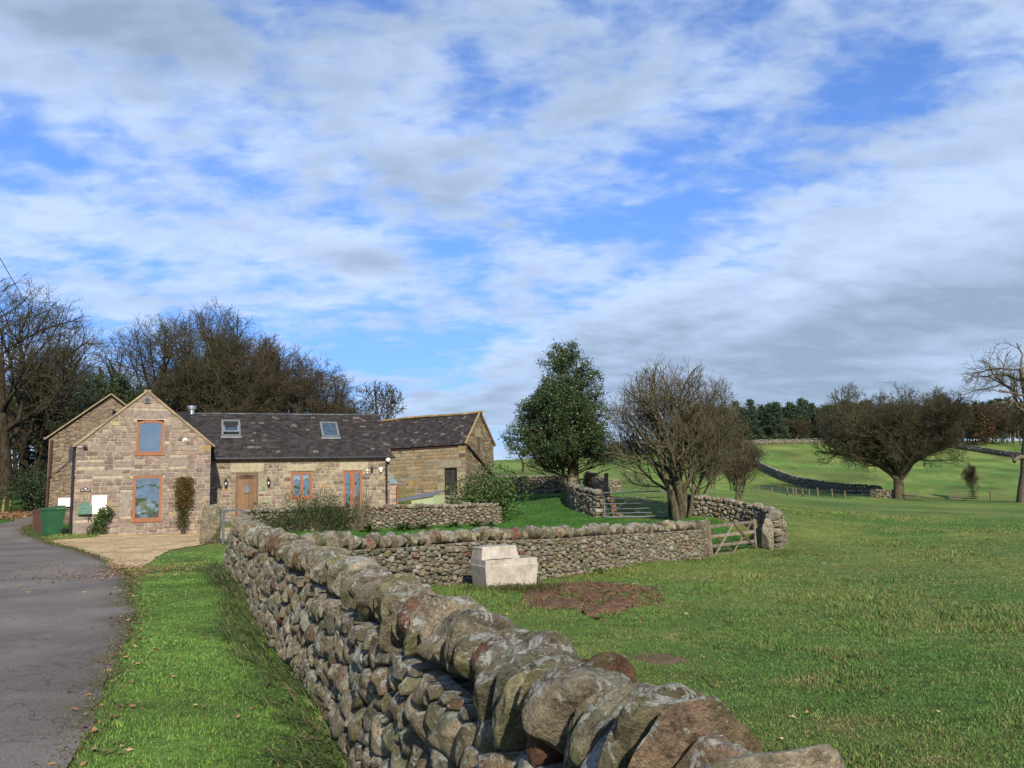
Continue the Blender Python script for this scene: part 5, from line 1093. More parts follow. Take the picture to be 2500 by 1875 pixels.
again(T2, 'dense bare tree above the middle of the wing roof', 575, 0, 58, 4.2, 1.06, 1.05)
again(T3, 'bushy bare tree above the roof between the two skylights', 640, 0, 58, 2.6, 1.25, 1.42)
again(T3, 'reddish bare tree above the right skylight', 715, 0, 60, .9, 1.28, 1.30)
again(T3, 'low bare tree above the right third of the wing roof', 785, 0, 62, 3.9, 1.15, 1.10)
again(T3, 'lowest of the reddish bare trees, near the right end of the wing roof', 855, 0, 66, 5.2, .98, .90)
again(T1, 'back-row bare tree filling the gap behind the tallest trees', 610, 0, 70, 5.0, 1.0, 1.05)
again(T3, 'small back-row bare tree low between the cottage gable and the tallest tree', 330, 0, 66, 5.0, 1.1, 1.1)
# small solitary tree with leaning fine crown right of the wing roof
LVs = [lvl(6, .06, .03, 7, .55, .7, .45, .6, .4), lvl(6, .12, .05, 7, .6, .5, .2, .6, .4), lvl(5, .16, .04, 6, .6, .55, .15, .62, .5), lvl(4, .2, .03, 4, .6, .5, .15, .62, .6), lvl(3, .2, .02, 0, .6, .5, .2, .6, .6)]
S4, _ = grow(5, [((0, 0, 0), (.02, 0, 1), 6.2, .2), ((.1, 0, 0), (.2, 0, 1), 5.6, .14)], ell(.1, 0, 6.2, 2.7, 2.7, 2.6, 2.4), LVs)
T4 = tree_obj('bare_tree', 'x', S4, 'barkdark', 'twig', 3, .02); T4['group'] = 'bare trees behind the cottage'
again(T4, 'small bare tree with a rounded fan crown between the cottage and barn roofs', 924, 0, 72, 0, 1.0, 1.09)
# dark gnarled little tree at the far left with a bare leaning trunk
LVg = [lvl(7, .16, .02, 5, .9, .9, .35, .6, .5), lvl(7, .22, .03, 6, .8, .55, .2, .6, .4), lvl(5, .25, .03, 5, .8, .5, .15, .62, .5), lvl(4, .25, .02, 4, .8, .5, .15, .62, .6), lvl(3, .25, .02, 0, .7, .5, .2, .6, .6)]
S5, _ = grow(8, [((0, 0, 0), (.12, 0, 1), 3.6, .17)], ell(.3, 0, 3.6, 2.6, 2.6, 2.2, 2.2), LVg)
T5 = tree_obj('bare_tree', 'x', S5, 'barkdark', 'twig', 3, .012)
again(T5, 'small crooked dark tree silhouetted against the far left meadow', 66, 0, 47, 0, 1.05, 1.1)
again(T5, 'small bare thorn tree standing behind the dark wall of the lawn', 1277, 0, 82, 1.4, .82, .60, 'thorn trees out in the field')
# the big round tree
LVc = [lvl(5, .04, .03, 16, .78, 3.9, .40, .50, .6), lvl(12, .10, .012, 12, .62, .36, .14, .6, .25), lvl(7, .15, .04, 7, .62, .48, .1, .62, .4), lvl(5, .18, .05, 5, .65, .55, .1, .65, .5), lvl(4, .2, .04, 5, .6, .55, .1, .6, .6), lvl(3, .2, .03, 0, .6, .5, .2, .6, .6)]
S6, _ = grow(23, [((0, 0, 0), (.02, 0, 1), 3.1, .62), ((.05, 0, .2), (-.05, .1, 1), 3.3, .50)], ell(0, 0, 6.6, 8.9, 8.9, 7.4, 5.6), LVc, 1.8, .07)
o = tree_obj('round_bare_tree', 'big bare tree with a wide round crown standing alone in the right-hand field', S6, 'bark', 'twig', 3, .011)
p = at(2195, 1216, 88); put(o, p[0], p[1], .6, 1.04, 1.04)
# gnarled old tree at the right edge
LVd = [lvl(9, .10, .02, 12, 1.0, .62, .30, .5, .35), lvl(9, .24, .07, 8, .8, .5, .2, .6, .35), lvl(6, .26, .05, 7, .8, .5, .15, .62, .45), lvl(5, .26, .04, 5, .7, .5, .15, .65, .5), lvl(4, .26, .03, 0, .7, .5, .2, .6, .6)]
S7, _ = grow(33, [((0, 0, 0), (.0, 0, 1), 12.5, .55)], ell(0, 0, 8, 5.2, 5.2, 7.2, 6.0), LVd, 2.5)
o = tree_obj('gnarled_bare_tree', 'gnarled pale-trunked bare tree at the right edge of the field', S7, 'barkpale', 'twiggrey', 3, .012); p = at(2496, 1233, 80); put(o, p[0], p[1], 2.2, 1.05, 1.12)
# the many-stemmed thorn tree by the metal gate
LVh = [lvl(8, .12, .06, 9, .70, .66, .15, .55, .35), lvl(7, .16, .08, 8, .65, .54, .12, .6, .4), lvl(5, .18, .08, 7, .6, .52, .1, .65, .5), lvl(4, .2, .08, 4, .6, .55, .1, .7, .6), lvl(3, .2, .05, 0, .6, .5, .2, .6, .7)]
stm = [((.05, 0, 0), (-.22, -.1, 1), 5.0, .22), ((.12, .12, 0), (-.06, .2, 1), 5.3, .21), ((.25, 0, 0), (.05, -.15, 1), 5.0, .20), ((.34, .1, 0), (.18, 0, 1), 5.0, .16), ((.50, -.1, 0), (.12, -.1, 1), 4.8, .09), ((.55, .1, 0), (.45, 0, 1), 3.8, .07), ((.1, .2, 1.1), (-.75, .1, .7), 3.0, .07), ((.6, 0, .2), (.75, .1, .8), 3.4, .055), ((.4, .3, 0), (.3, .5, 1), 4.4, .08)]
S8, E8 = grow(44, stm, ell(.15, 0, 3.4, 3.35, 3.2, 3.7, 2.6), LVh, .6)
o = tree_obj('thorn_tree', 'bare many-stemmed thorn tree with a tangle of fine twigs beside the metal gate', S8, 'bark', 'twiggrey', 2, .006, ends=E8)
pe = E8[rng.integers(0, len(E8), 900)]; leaf_mesh('last_leaves', pe, .06, M_['russet'], o, seed=5); p = at(1650, 1268, 33.4); put(o, p[0], p[1], 0, 1.0, 1.0)
S9, E9 = grow(46, [((0, 0, 0), (.2, 0, 1), 3.0, .08), ((.3, 0, 0), (-.2, .2, 1), 3.0, .07), ((.2, .3, 0), (.6, -.2, 1), 2.8, .06)], ell(.1, 0, 1.9, 2.3, 2.2, 1.9, 1.6), LVh, .2)
o = tree_obj('thorn_bush', 'brown thorn bush leaning out to the right behind the many-stemmed tree', S9, 'bark', 'twigred', 2, .008); tag(o, group='thorn bushes in the field'); p = at(1796, 1215, 43); put(o, p[0], p[1], 0, 1.05, 1.0); TB = o
for u, v, Y, s, sz, lab in ((1818, 1200, 82, .95, 1.2, 'small thorn bush by the fence line, left of its neighbour'), (1785, 1200, 84, .85, .9, 'thorn bush half hidden behind the bigger brown bush'), (1745, 1200, 80, .9, .8, 'low thorn bush by the fence behind the many-stemmed tree'), (2375, 1222, 90, .62, 1.05, 'thin thorn bush growing through the far hurdle fence'), (2345, 1092, 185, 1.0, 1.0, 'tiny bush against the slanting hillside wall')):
    o = copy_tree(TB); o['label'] = lab; p = at(u, 1200, Y); put(o, p[0], p[1], u*.7, s, sz)
# holly
LVy = [lvl(14, .02, .02, 38, 1.25, .46, .12, .35, .15), lvl(7, .13, .02, 9, .8, .45, .15, .6, .35), lvl(5, .2, .03, 6, .8, .5, .1, .6, .5), lvl(3, .2, .0, 0, .7, .5, .2, .6, .6)]
def env_holly(q):
    z = q[2]; t = np.clip(z/8.6, 0, 1); w_ = np.interp(t, [0, .14, .22, .34, .5, .62, .74, .86, .95, 1], [.1, 1.3, 2.3, 2.75, 2.6, 2.2, 1.75, 1.35, 1.05, .7])
    x = q[0]; a = math.atan2(q[1], q[0]); w_ *= 1+.16*math.sin(3*a+z*1.3)+.12*math.sin(z*3.1+a)
    if x < 0 and z < 5.4: w_ *= 1.22
    return (x*x+q[1]*q[1])/(w_*w_)+(10 if z > 8.7 else 0)
S10, E10 = grow(55, [((0, 0, 0), (-.0, 0, 1), 8.5, .24), ((.15, .1, 0), (.10, 0, 1), 7.4, .18), ((.3, 0, 0), (-.12, .1, 1), 6.4, .15), ((-.1, 0, .2), (-.26, 0, 1), 5.4, .12)], env_holly, LVy, 1.9)
o = tree_obj('holly_tree', 'tall dark evergreen holly tree with split trunk at the edge of the lawn', S10, 'bark', 'twig', 1, .008)
m3 = S10[:, 8] >= 2; SE = S10[m3]; k = rng.integers(0, len(SE), 76000); f = rng.random((76000, 1)); P = SE[k, :3]*(1-f)+SE[k, 3:6]*f+rng.normal(size=(76000, 3))*.085
P = P[(P[:, 2] > 2.0+.5*np.sin(P[:, 0]*2.1))]
leaf_mesh('foliage', P, .105, M_['holly'], o, .45, 1.5, .62, 6)
b = MB(); P_, fq = boulder(np.random.default_rng(3), (.32, .22, .62), 8, 5, .1, 2, .3); b.add(P_+[.42, -.16, .38], fq, c=(.62, .42, .2)); b.build('fresh_cut', M_['mortar'], o)
p = at(1396, 1213, 41.5); put(o, p[0], p[1], 0, 1.0, 1.0, -.12)
# yews behind the house
def env_y(q): z = q[2]; w_ = np.interp(z, [0, .6, 3, 6, 8, 9], [1.5, 3.0, 3.4, 2.6, 1.6, .2]); a = math.atan2(q[1], q[0]); w_ *= 1+.2*math.sin(4*a+z); return (q[0]**2+q[1]**2)/w_**2
S11, E11 = grow(61, [((0, 0, 0), (0, 0, 1), 8.8, .3), ((.3, 0, 0), (.3, .1, 1), 7, .2)], env_y, [lvl(12, .05, .02, 30, 1.1, .5, .05, .35, .2), lvl(7, .15, .03, 8, .8, .45, .15, .6, .35), lvl(4, .2, .03, 5, .8, .5, .1, .6, .5), lvl(2, .2, .0, 0, .7, .5, .2, .6, .6)], .3)
YW = tree_obj('yew_tree', 'dark evergreen yew rising behind the older house roof', S11, 'barkdark', 'twig', 1, .01, group='dark evergreens behind the cottage'); SE = S11[S11[:, 8] >= 1]; k = rng.integers(0, len(SE), 26000); f = rng.random((26000, 1)); P = SE[k, :3]*(1-f)+SE[k, 3:6]*f+rng.normal(size=(26000, 3))*.15
leaf_mesh('foliage', P, .22, M_['yew'], YW, .5, 1.6, .4, 7); p = at(255, 1200, 50); put(YW, p[0], p[1], 0, .98, 1.0)
for u, Y, s, sz, lab in ((620, 63, .9, .80, 'dark evergreen low behind the middle of the wing roof'), (700, 64, .95, .66, 'dark evergreen low behind the right skylight'), (325, 52, .75, .82, 'smaller dark evergreen behind the cottage gable peak'), (548, 62, .7, .68, 'dark evergreen low behind the left skylight'), (168, 56, .8, .72, 'dark evergreen behind the left slope of the older house')):
    o = copy_tree(YW); o['label'] = lab; p = at(u, 1200, Y); put(o, p[0], p[1], u, s, sz)
# ---------------- woodland on the hill: pines and bare trees
def pine(seed, H_, wid, n):
    r = np.random.default_rng(seed); S = np.array([(0, 0, 0, 0, 0, H_*.5, .22, .15, 0), (0, 0, H_*.5, .1, 0, H_*.95, .15, .04, 0)]); P = []; nb = []
    for z in np.arange(H_*.10, H_, H_/15):
        f = z/H_; L0 = wid*(1-f)**.55*(.45 if f < .1 else 1)
        for k in range(7):
            a = r.uniform(0, 6.28); L_ = L0*r.uniform(.55, 1.15); tip = np.array([math.cos(a)*L_, math.sin(a)*L_, z+L_*.18+r.normal()*.2]); nb.append((0, 0, z, *tip, .05, .02, 1))
            q = int(n/105); t = r.uniform(.35, 1, q)**.7; P.append(np.array([0, 0, z])*(1-t[:, None])+tip*t[:, None]+r.normal(size=(q, 3))*[.28, .28, .16])
    return np.concatenate([S, np.array(nb)]), np.concatenate(P)
PT = []
for sd_, H_, wd in ((1, 10.5, 2.6), (2, 10.0, 3.1)):
    S, P = pine(sd_, H_, wd, 3000); o = tree_obj('pine_tree', 'dark green pine standing in the wood on the hilltop', S, 'barkdark', 'twig', 1, .03); leaf_mesh('foliage', P, .55, M_['pine'], o, .45, 1.6, .35, sd_, .3, downward=-.3); PT.append(o)
rp = np.random.default_rng(77); used = set(); cnt = 0
spots = []
for u in np.arange(1668, 2052, 11.5): spots.append((u+rp.uniform(-5, 5), rp.uniform(206, 222), rp.uniform(.82, 1.10)))
for u in np.arange(1650, 2080, 19): spots.append((u+rp.uniform(-6, 6), rp.uniform(226, 240), rp.uniform(.98, 1.22)))
for u in (2070, 2085, 2100, 2115, 2135, 2450, 2475, 2500, 2310, 2330, 2352, 2372, 2392, 2410, 2430): spots.append((u+rp.uniform(-4, 4), rp.uniform(232, 246), rp.uniform(1.05, 1.42)))
for i, (u, Y, s) in enumerate(spots):
    T = PT[i % 2]; o = T if i < 2 else copy_tree(T); p = at(u, 1100, Y); put(o, p[0], p[1], rp.uniform(0, 6), s, s*rp.uniform(.9, 1.15), -.3)
    o['group'] = 'pines of the hilltop wood'
    o['label'] = 'dark green pine standing among the other pines of the hilltop wood'
# bare woodland
LVw = [lvl(6, .05, .03, 10, .6, .6, .25, .6, .4), lvl(6, .14, .05, 9, .6, .5, .15, .6, .4), lvl(4, .18, .05, 7, .6, .5, .1, .65, .5), lvl(3, .2, .03, 4, .6, .5, .1, .7, .6), lvl(2, .2, .03, 0, .6, .5, .2, .6, .7)]
S12, _ = grow(71, [((0, 0, 0), (0, 0, 1), 6.5, .16)], ell(0, 0, 5.2, 2.9, 2.9, 4.2, 4.4), LVw); W1 = tree_obj('woodland_tree', 'x', S12, 'bark', 'twigred', 1, .022)
S13, _ = grow(72, [((0, 0, 0), (.1, 0, 1), 6.0, .13), ((.2, 0, 0), (-.2, 0, 1), 5.5, .12)], ell(0, 0, 4.8, 2.6, 2.6, 3.8, 4.0), LVw); W2 = tree_obj('woodland_tree', 'x', S13, 'barkpale', 'twigred', 1, .022)
i = 0
for u in list(np.arange(1925, 2110, 15))+list(np.arange(2100, 2530, 10)):
    Y = rp.uniform(200, 212) if u < 2330 else rp.uniform(186, 200)
    T = (W1, W2)[i % 2]; o = T if i < 2 else copy_tree(T); uu = u+rp.uniform(-6, 6); p = at(uu, 1100, Y+ (6 if u < 2110 else 8)); s = rp.uniform(.75, .95) if u < 2110 else rp.uniform(1.0, 1.3); put(o, p[0], p[1], rp.uniform(0, 6), s*1.1, s, -.3)
    o['group'] = 'bare brown trees of the hilltop wood'; o['label'] = 'bare reddish-brown tree along the edge of the hilltop wood'; i += 1
S, P = pine(5, 8.5, 3.2, 3000); o = tree_obj('russet_tree', 'rust-orange leaved tree in the hilltop wood left of the gnarled tree', S, 'bark', 'twigred', 1, .03); leaf_mesh('foliage', P, .5, M_['russet'], o, .25, .7, .5, 5, c0=(.8, .9, 1)); p = at(2400, 1100, 196); put(o, p[0], p[1], 0, 1.15, 1.2)
# far hedge on the skyline behind the gate
def bush_pts(n, rx_, ry_, rz_, seed, lumps=7):
    r = np.random.default_rng(seed); c = r.normal(size=(lumps, 3))*[rx_*.42, ry_*.42, rz_*.28]; c[:, 2] += rz_*.55; k = r.integers(0, lumps, n); d = r.normal(size=(n, 3)); d /= np.linalg.norm(d, axis=1)[:, None]
    P = c[k]+d*(r.uniform(.55, 1, (n, 1))**.5)*np.array([rx_, ry_, rz_])*.48; return P[P[:, 2] > 0]
def bush(name, label, loc, rx_, ry_, rz_, n, size, m, seed=1, group=None, cat='bush', stems=6, asp=.55, lo=.5, hi=1.4, lumps=7, stem_m='twig', twigs=0):
    o = empty(name, loc); tag(o, label, cat, group); r = np.random.default_rng(seed+100); b = MB()
    for k in range(stems): a = r.uniform(0, 6.28); b.tube([(0, 0, -.1), (math.cos(a)*rx_*.2, math.sin(a)*ry_*.2, rz_*.35), (math.cos(a)*rx_*.5, math.sin(a)*ry_*.5, rz_*r.uniform(.5, .9))], [.03*rz_**.5, .02*rz_**.5, .006], 5)
    for k in range(twigs): a = r.uniform(0, 6.28); q = r.uniform(.2, .9); z = r.uniform(.3, 1.1); b.tube([(math.cos(a)*rx_*.3*q, math.sin(a)*ry_*.3*q, 0), (math.cos(a)*rx_*.55*q+r.normal()*.05, math.sin(a)*ry_*.55*q, rz_*z*.6), (math.cos(a)*rx_*.7*q+r.normal()*.12, math.sin(a)*ry_*.6*q, rz_*z)], [.012, .008, .004], 3)
    b.build('stems', M_[stem_m], o)
    if n: leaf_mesh('leaves', bush_pts(n, rx_, ry_, rz_, seed, lumps), size, M_[m], o, lo, hi, asp, seed)
    return o
def gz_(u, Y, v=1200): p = at(u, v, Y); return (float(p[0]), float(p[1]), hz(p[0], p[1])-.03)
for k, (u, w_, hh) in enumerate(((1462, 5, 1.2), (1490, 6, 1.6), (1525, 7, 2.4), (1560, 6, 2.8), (1600, 7, 2.6), (1640, 8, 3.0), (1680, 8, 3.6))):
    bush('skyline_bush', ['low dark bush at the left end of the skyline hedge', 'dark bush on the skyline right of the holly', 'dark skyline bush behind the left of the thorn tree', 'rounded dark bush on the skyline behind the thorn tree', 'dark skyline bush behind the middle of the thorn tree', 'tall dark skyline bush behind the right of the thorn tree', 'tallest dark bush where the skyline hedge meets the wood'][k], gz_(u, 158+k*3), w_, 3, hh, 900, .5, 'yew', 80+k, 'dark bushes along the skyline', lumps=9)
b1 = bush('clipped_hedge', 'dark clipped hedge left of the older house', gz_(82, 41), 1.35, 1.2, 1.6, 6000, .12, 'yew', 90, None, 'hedge', lumps=14)
bush('garden_bush', 'broad glossy green bush spilling over the right end of the garden wall', gz_(1176, 35.6), 2.3, 1.5, 1.75, 5200, .14, 'leafgreen', 91, None, lo=.4, hi=1.5, lumps=12, twigs=20)
p = G.w(1.08, -.35, 0); bush('wall_shrub', 'small two-tiered evergreen shrub against the cottage gable', (p[0], p[1], hz(p[0], p[1])-.02), .36, .34, .60, 900, .09, 'leafgreen', 92, lumps=4)
o = leaf_mesh('leaves', bush_pts(420, .28, .26, .40, 93, 4)+[0.04, 0, .62], .10, M_['leafgreen'], bpy.data.objects['wall_shrub'], .5, 1.4, .5, 9)
hb_lab = ['low leafy hedge bush against the garden wall below the oak door', 'brown twiggy hedge bush against the garden wall below the wing window', 'dense part-leafy hedge bush in the middle of the garden wall', 'twiggy hedge bush on the garden wall below the french door']
for k, (u, Y) in enumerate(((668, 30.0), (720, 30.5), (772, 30.9), (826, 31.3))):
    bush('hedge_bush', hb_lab[k], gz_(u, Y), 1.1, .6, (.85, 1.0, 1.12, 1.1)[k], (2600, 3200, 4200, 2800)[k], .06, 'leafgreen', 94+k, 'bushes along the garden wall', stems=14, twigs=(60, 90, 110, 90)[k], stem_m='twig', lo=.3, hi=.95, lumps=16)
for k, (u, Y, hh, lab) in enumerate(((880, 31.6, 2.0, 'tall leafless shrub with upright twigs in front of the garden wall below the lamps'), (752, 31.8, 1.5, 'thin leafless shrub poking above the garden wall by the wing window'), (800, 32.0, 1.45, 'thin leafless shrub poking above the garden wall left of the french door'))):
    bush('bare_shrub', lab, gz_(u, Y), .9, .5, hh, 0, .05, 'leafgreen', 110+k, 'leafless shrubs at the garden wall', stems=16, twigs=26, stem_m='twiggrey')
def rosette(name, label, loc, n, L_, m='leafgreen', group=None, seed=1, w_=.08, c0=(1, 1, 1), cat='plant'):
    r = np.random.default_rng(seed); b = MB()
    for k in range(n):
        a = r.uniform(0, 6.28); e = r.uniform(.2, 1.2); L2 = L_*r.uniform(.6, 1.2); d = np.array([math.cos(a), math.sin(a), 0]); s_ = np.array([-math.sin(a), math.cos(a), 0]); base = r.normal(size=3)*[.06, .06, 0]
        pts = [base+d*L2*f*math.cos(e)+np.array([0, 0, L2*(f*math.sin(e)*1.1-.55*f*f)]) for f in (0, .35, .7, 1)]; ws = [w_*.4, w_, w_*.8, .005]
        b.add([q+s_*x*y for q, y in zip(pts, ws) for x in (-.5, .5)], [(0, 1, 3, 2), (2, 3, 5, 4), (4, 5, 7, 6)], c=np.array(c0)*r.uniform(.5, 1.5))
    o = b.build(name, M_[m]); o.location = loc; return tag(o, label, cat, group)
for k, (u, v, Y) in enumerate(((1165, 1428, 16.9), (1243, 1405, 18.1), (1292, 1400, 18.7), (1447, 1392, 20.8))):
    rosette('leafy_weed', ['broad-leaved weed at the wall foot touching the right of the trough', 'broad-leaved weed at the wall foot a little right of the trough', 'largest broad-leaved weed clump at the foot of the cross wall', 'broad-leaved weed at the wall foot halfway to the wooden gate'][k], gz_(u, Y), 34, .42, 'leafgreen', 'weeds at the foot of the cross wall', 120+k, .09)
for k, (u, Y, n, L_) in enumerate(((900, 30.9, 60, .7), (985, 31.6, 80, .75), (1030, 32.3, 60, .7), (1105, 32.8, 60, .6), (1160, 33.3, 60, .55), (1195, 33.8, 40, .5))):
    rosette('garden_plant', ['straggly brown-green plant at the garden wall below the white lamps', 'tall leafy plant clump against the middle of the garden wall', 'dark withered plant clump against the garden wall', 'low spreading plant at the garden wall below the barn', 'strap-leaved plant at the garden wall near its right part', 'small plant at the right end of the garden wall foot'][k], gz_(u, Y), n, L_, 'leafgreen', 'plants along the foot of the garden wall', 130+k, .10, (1, 1, 1) if k != 2 else (1.2, .7, .6))
# climber on trellis
t = gthing('trellis', 'diagonal wooden trellis leaning on the right of the cottage gable', 'trellis', 447, 1300, 0, y=-.12)
b = MB()
for k in range(7):
    for sg in (-1, 1):
        x0_, z0_ = (-.30, k*.36-.25) if sg > 0 else (.30, k*.36-.25); x1_, z1_ = -x0_, z0_+.75
        f0 = max(0, -z0_/.75) if z0_ < 0 else 0; f1 = min(1, (2.48-z0_)/.75); 
        if f1 > f0: b.bar((x0_+(x1_-x0_)*f0, .02*sg, z0_+.75*f0), (x0_+(x1_-x0_)*f1, .02*sg, z0_+.75*f1), .022, .012, c=(1.3, 1.3, 1.25))
b.build('lattice', M_['oldwood'], t)
t = gthing('climbing_plant', 'russet and green climbing plant covering the trellis on the gable', 'climber', 447, 1300, 0, y=-.22); r = np.random.default_rng(9)
b = MB()
for k in range(14):
    x = 0; pts = [(r.normal()*.05, .04, 0)]
    for z in np.linspace(.3, r.uniform(1.4, 2.3), 6): pts.append((r.normal()*.12, .02+r.normal()*.03, z))
    b.tube(pts, .009, 4)
b.build('stems', M_['twigred'], t)
Pm = np.stack([r.normal(size=2200)*.17, r.uniform(-.10, .08, 2200), r.uniform(1.05, 2.25, 2200)], 1); Pl = np.stack([r.normal(size=500)*.11, r.uniform(-.06, .06, 500), r.uniform(.25, 1.2, 500)], 1)
leaf_mesh('leaves', np.concatenate([Pm[:1100], Pl]), .085, M_['leafgreen'], t, .4, 1.2, .6, 3, c0=(1.3, .9, .8)); leaf_mesh('leaves', Pm[1100:], .085, M_['russet'], t, .4, 1.0, .6, 4)

# ------------------------------------------------------------------ gates, fences, trough and other small things
a = np.array([3.98, 35.05]); c_ = np.array([6.72, 34.45]); L_ = np.linalg.norm(c_-a)
t = empty('metal_field_gate', (a[0], a[1], .26), math.atan2(*(c_-a)[::-1])); tag(t, 'grey galvanised metal field gate with six bars closing the lawn', 'gate'); Hg = 1.12
b = MB(); b.tube([(0, 0, .03), (0, 0, Hg), (L_, 0, Hg), (L_, 0, .03), (0, 0, .03)], .028, 8); b.build('frame', M_['galv'], t)
for z in (.20, .39, .62, .86): b = MB(); b.tube([(0, 0, z), (L_, 0, z)], .018, 6); b.build('bar', M_['galv'], t)
b = MB(); b.bar((L_*.485, 0, .03), (L_*.485, 0, Hg), .05, .02); b.build('upright', M_['galv'], t)
for x0_, x1_ in ((.05, L_*.42), (L_-.05, L_*.60)): b = MB(); b.bar((x0_, -.02, .06), (x1_, -.02, .86), .035, .015); b.build('brace', M_['galv'], t)
def post(name, label, u, v, Y, H_, r_, m='oldwood', group=None, tilt=(0, 0), sq=False, c=(1, 1, 1)):
    p = gz_(u, Y); b = MB()
    if sq: b.add([(x*r_+tilt[0]*z, y*r_+tilt[1]*z, z-.1) for z in (0, H_) for x, y in ((-1, -1), (1, -1), (1, 1), (-1, 1))], [(3, 2, 1, 0), (4, 5, 6, 7), (0, 1, 5, 4), (1, 2, 6, 5), (2, 3, 7, 6), (3, 0, 4, 7)], c=c)
    else: b.tube([(0, 0, -.1), (tilt[0]*H_*.5+.01, tilt[1]*H_*.5, H_*.5), (tilt[0]*H_, tilt[1]*H_, H_)], [r_, r_*.96, r_*.8], 9, c=c)
    o = b.build(name, M_[m]); o.location = p; return tag(o, label, 'post', group)
post('wooden_post', 'thick leaning wooden post behind the left end of the metal gate', 1472, 1195, 37.5, 1.75, .13, tilt=(.12, 0), c=(.75, .7, .6))
post('wooden_post', 'dark post at the right end of the metal gate', 1633, 1267, 34.6, 1.15, .07, 'blackwood')
# wooden gate
a = np.array([6.42, 26.05]); c_ = np.array([8.22, 26.95]); L_ = np.linalg.norm(c_-a); za, zb = -.80, -.70
t = empty('wooden_field_gate', (a[0], a[1], za), math.atan2(*(c_-a)[::-1])); t['x'] = 0; del t['x']; tag(t, 'weathered wooden field gate with crossed braces at the end of the cross wall', 'gate')
Hg = 1.10; sl_ = .035
def wb(name, p, q, w_, d_, y=0., c=(1, 1, 1)):
    b = MB(); b.bar((p[0], y, p[1]+p[0]*sl_), (q[0], y, q[1]+q[0]*sl_), d_, w_, c=c); return b.build(name, M_['oldwood'], t)
wb('stile', (.03, -.02), (-.02, Hg+.12), .08, .08, 0, (.9, .85, .8)); wb('stile', (L_-.02, 0), (L_-.06, Hg+.02), .06, .06)
for z in (.06, .38, .70, 1.03): wb('rail', (.03, z), (L_, z+rng.normal()*.01), .10, .035, 0, np.ones(3)*rng.uniform(.75, 1.1))
wb('brace', (.08, .02), (L_*.52, 1.06), .075, .025, -.032); wb('brace', (L_*.52, 1.04), (L_-.03, .12), .06, .025, -.032, (.45, .4, .35))
wb('brace', (.1, .85), (L_*.5, .1), .06, .025, .032, (.5, .45, .4)); wb('brace', (L_*.5, .1), (L_*.92, .98), .06, .025, .032, (.85, .8, .75))
o = stone_post
post('wooden_post', 'grey wooden gate post beside the left end of the wooden gate', 1722, 1365, 25.95, 1.28, .06, tilt=(-.02, 0), c=(.8, .75, .7))
post('wooden_post', 'mossy wooden post set in the lawn behind the wooden gate', 1838, 1330, 27.6, .95, .09, tilt=(-.02, 0), c=(.9, .95, .6))
# trough
def make_trough():
    m, t, b = mat('stained_concrete', .92, .1); v = objvec(t); s_ = t.node('ShaderNodeSeparateXYZ'); t.link(v, s_.inputs[0])
    c = t.mix(t.ramp(t.noise(v, 3.5, 5, .65), .3, .7), (.30, .27, .22), (.43, .39, .325))
    c = t.mix(t.math('MULTIPLY', t.ramp(t.noise(v, 11, 6, .7, .5), .54, .68), .55), c, (.16, .135, .10))
    c = t.mix(t.math('MULTIPLY', t.ramp(t.noise(v, 6, 5, .7, .3), .50, .66), .45), c, (.20, .20, .11))
    vo = t.node('ShaderNodeTexVoronoi'); vo.inputs['Scale'].default_value = 14; t.link(v, vo.inputs['Vector']); c = t.mix(t.math('MULTIPLY', t.ramp(vo.outputs['Distance'], .12, .08), .5), c, (.11, .09, .07))
    t.link(c, b.inputs['Base Color']); bump(t, b, t.noise(v, 30, 6, .7), .7, .015); return m
M_['concrete'] = make_trough()
def tz(x, y): return hz(x, y)
c0 = at(1232, 1430, 15.6); t = empty('water_trough', (c0[0], c0[1], tz(c0[0], c0[1])-.12), R_(26)); tag(t, 'pale concrete cattle trough with raised covered end against the cross wall', 'trough')
b = MB(); Wt, Dt, Ht = 1.14, .74, .66
def frus(b, x0, y0, x1, y1, z0, z1, i0, i1, c=(1, 1, 1)):
    b.add([(x0+i0, y0+i0, z0), (x1-i0, y0+i0, z0), (x1-i0, y1-i0, z0), (x0+i0, y1-i0, z0), (x0+i1, y0+i1, z1), (x1-i1, y0+i1, z1), (x1-i1, y1-i1, z1), (x0+i1, y1-i1, z1)], [(3, 2, 1, 0), (4, 5, 6, 7), (0, 1, 5, 4), (1, 2, 6, 5), (2, 3, 7, 6), (3, 0, 4, 7)], c=c)
frus(b, -Wt/2, -Dt/2, Wt/2, Dt/2, 0, Ht-.12, .05, .0); frus(b, -Wt/2, -Dt/2, Wt/2, Dt/2, Ht-.12, Ht-.10, .0, .012, (.8, .78, .75))
# rim with a hollow basin
x0, x1, y0, y1 = -Wt/2, Wt/2, -Dt/2, Dt/2
for q in ((x0+.012, y0+.012, x1-.012, y0+.08), (x0+.012, y1-.08, x1-.012, y1-.012), (x0+.012, y0+.08, x0+.08, y1-.08), (x1-.08, y0+.08, x1-.012, y1-.08)): b.box(q[0], q[1], Ht-.10, q[2], q[3], Ht)
b.build('basin', M_['concrete'], t)
b = MB(); frus(b, x0+.014, y0+.20, x1-.32, y1-.014, Ht+.001, Ht+.20, .0, .035); b.build('float_cover', M_['concrete'], t); b = MB(); frus(b, x0+.03, y0+.22, x1-.34, y1-.03, Ht+.203, Ht+.235, .01, .025, (.9, .88, .85)); b.build('cover_slab', M_['concrete'], t)
b = MB(); b.add([(x0+.08, y0+.08, Ht-.06), (x1-.08, y0+.08, Ht-.06), (x1-.08, y1-.08, Ht-.06), (x0+.08, y1-.08, Ht-.06)], [(0, 1, 2, 3)]); b.build('water', M_['glass'], t)
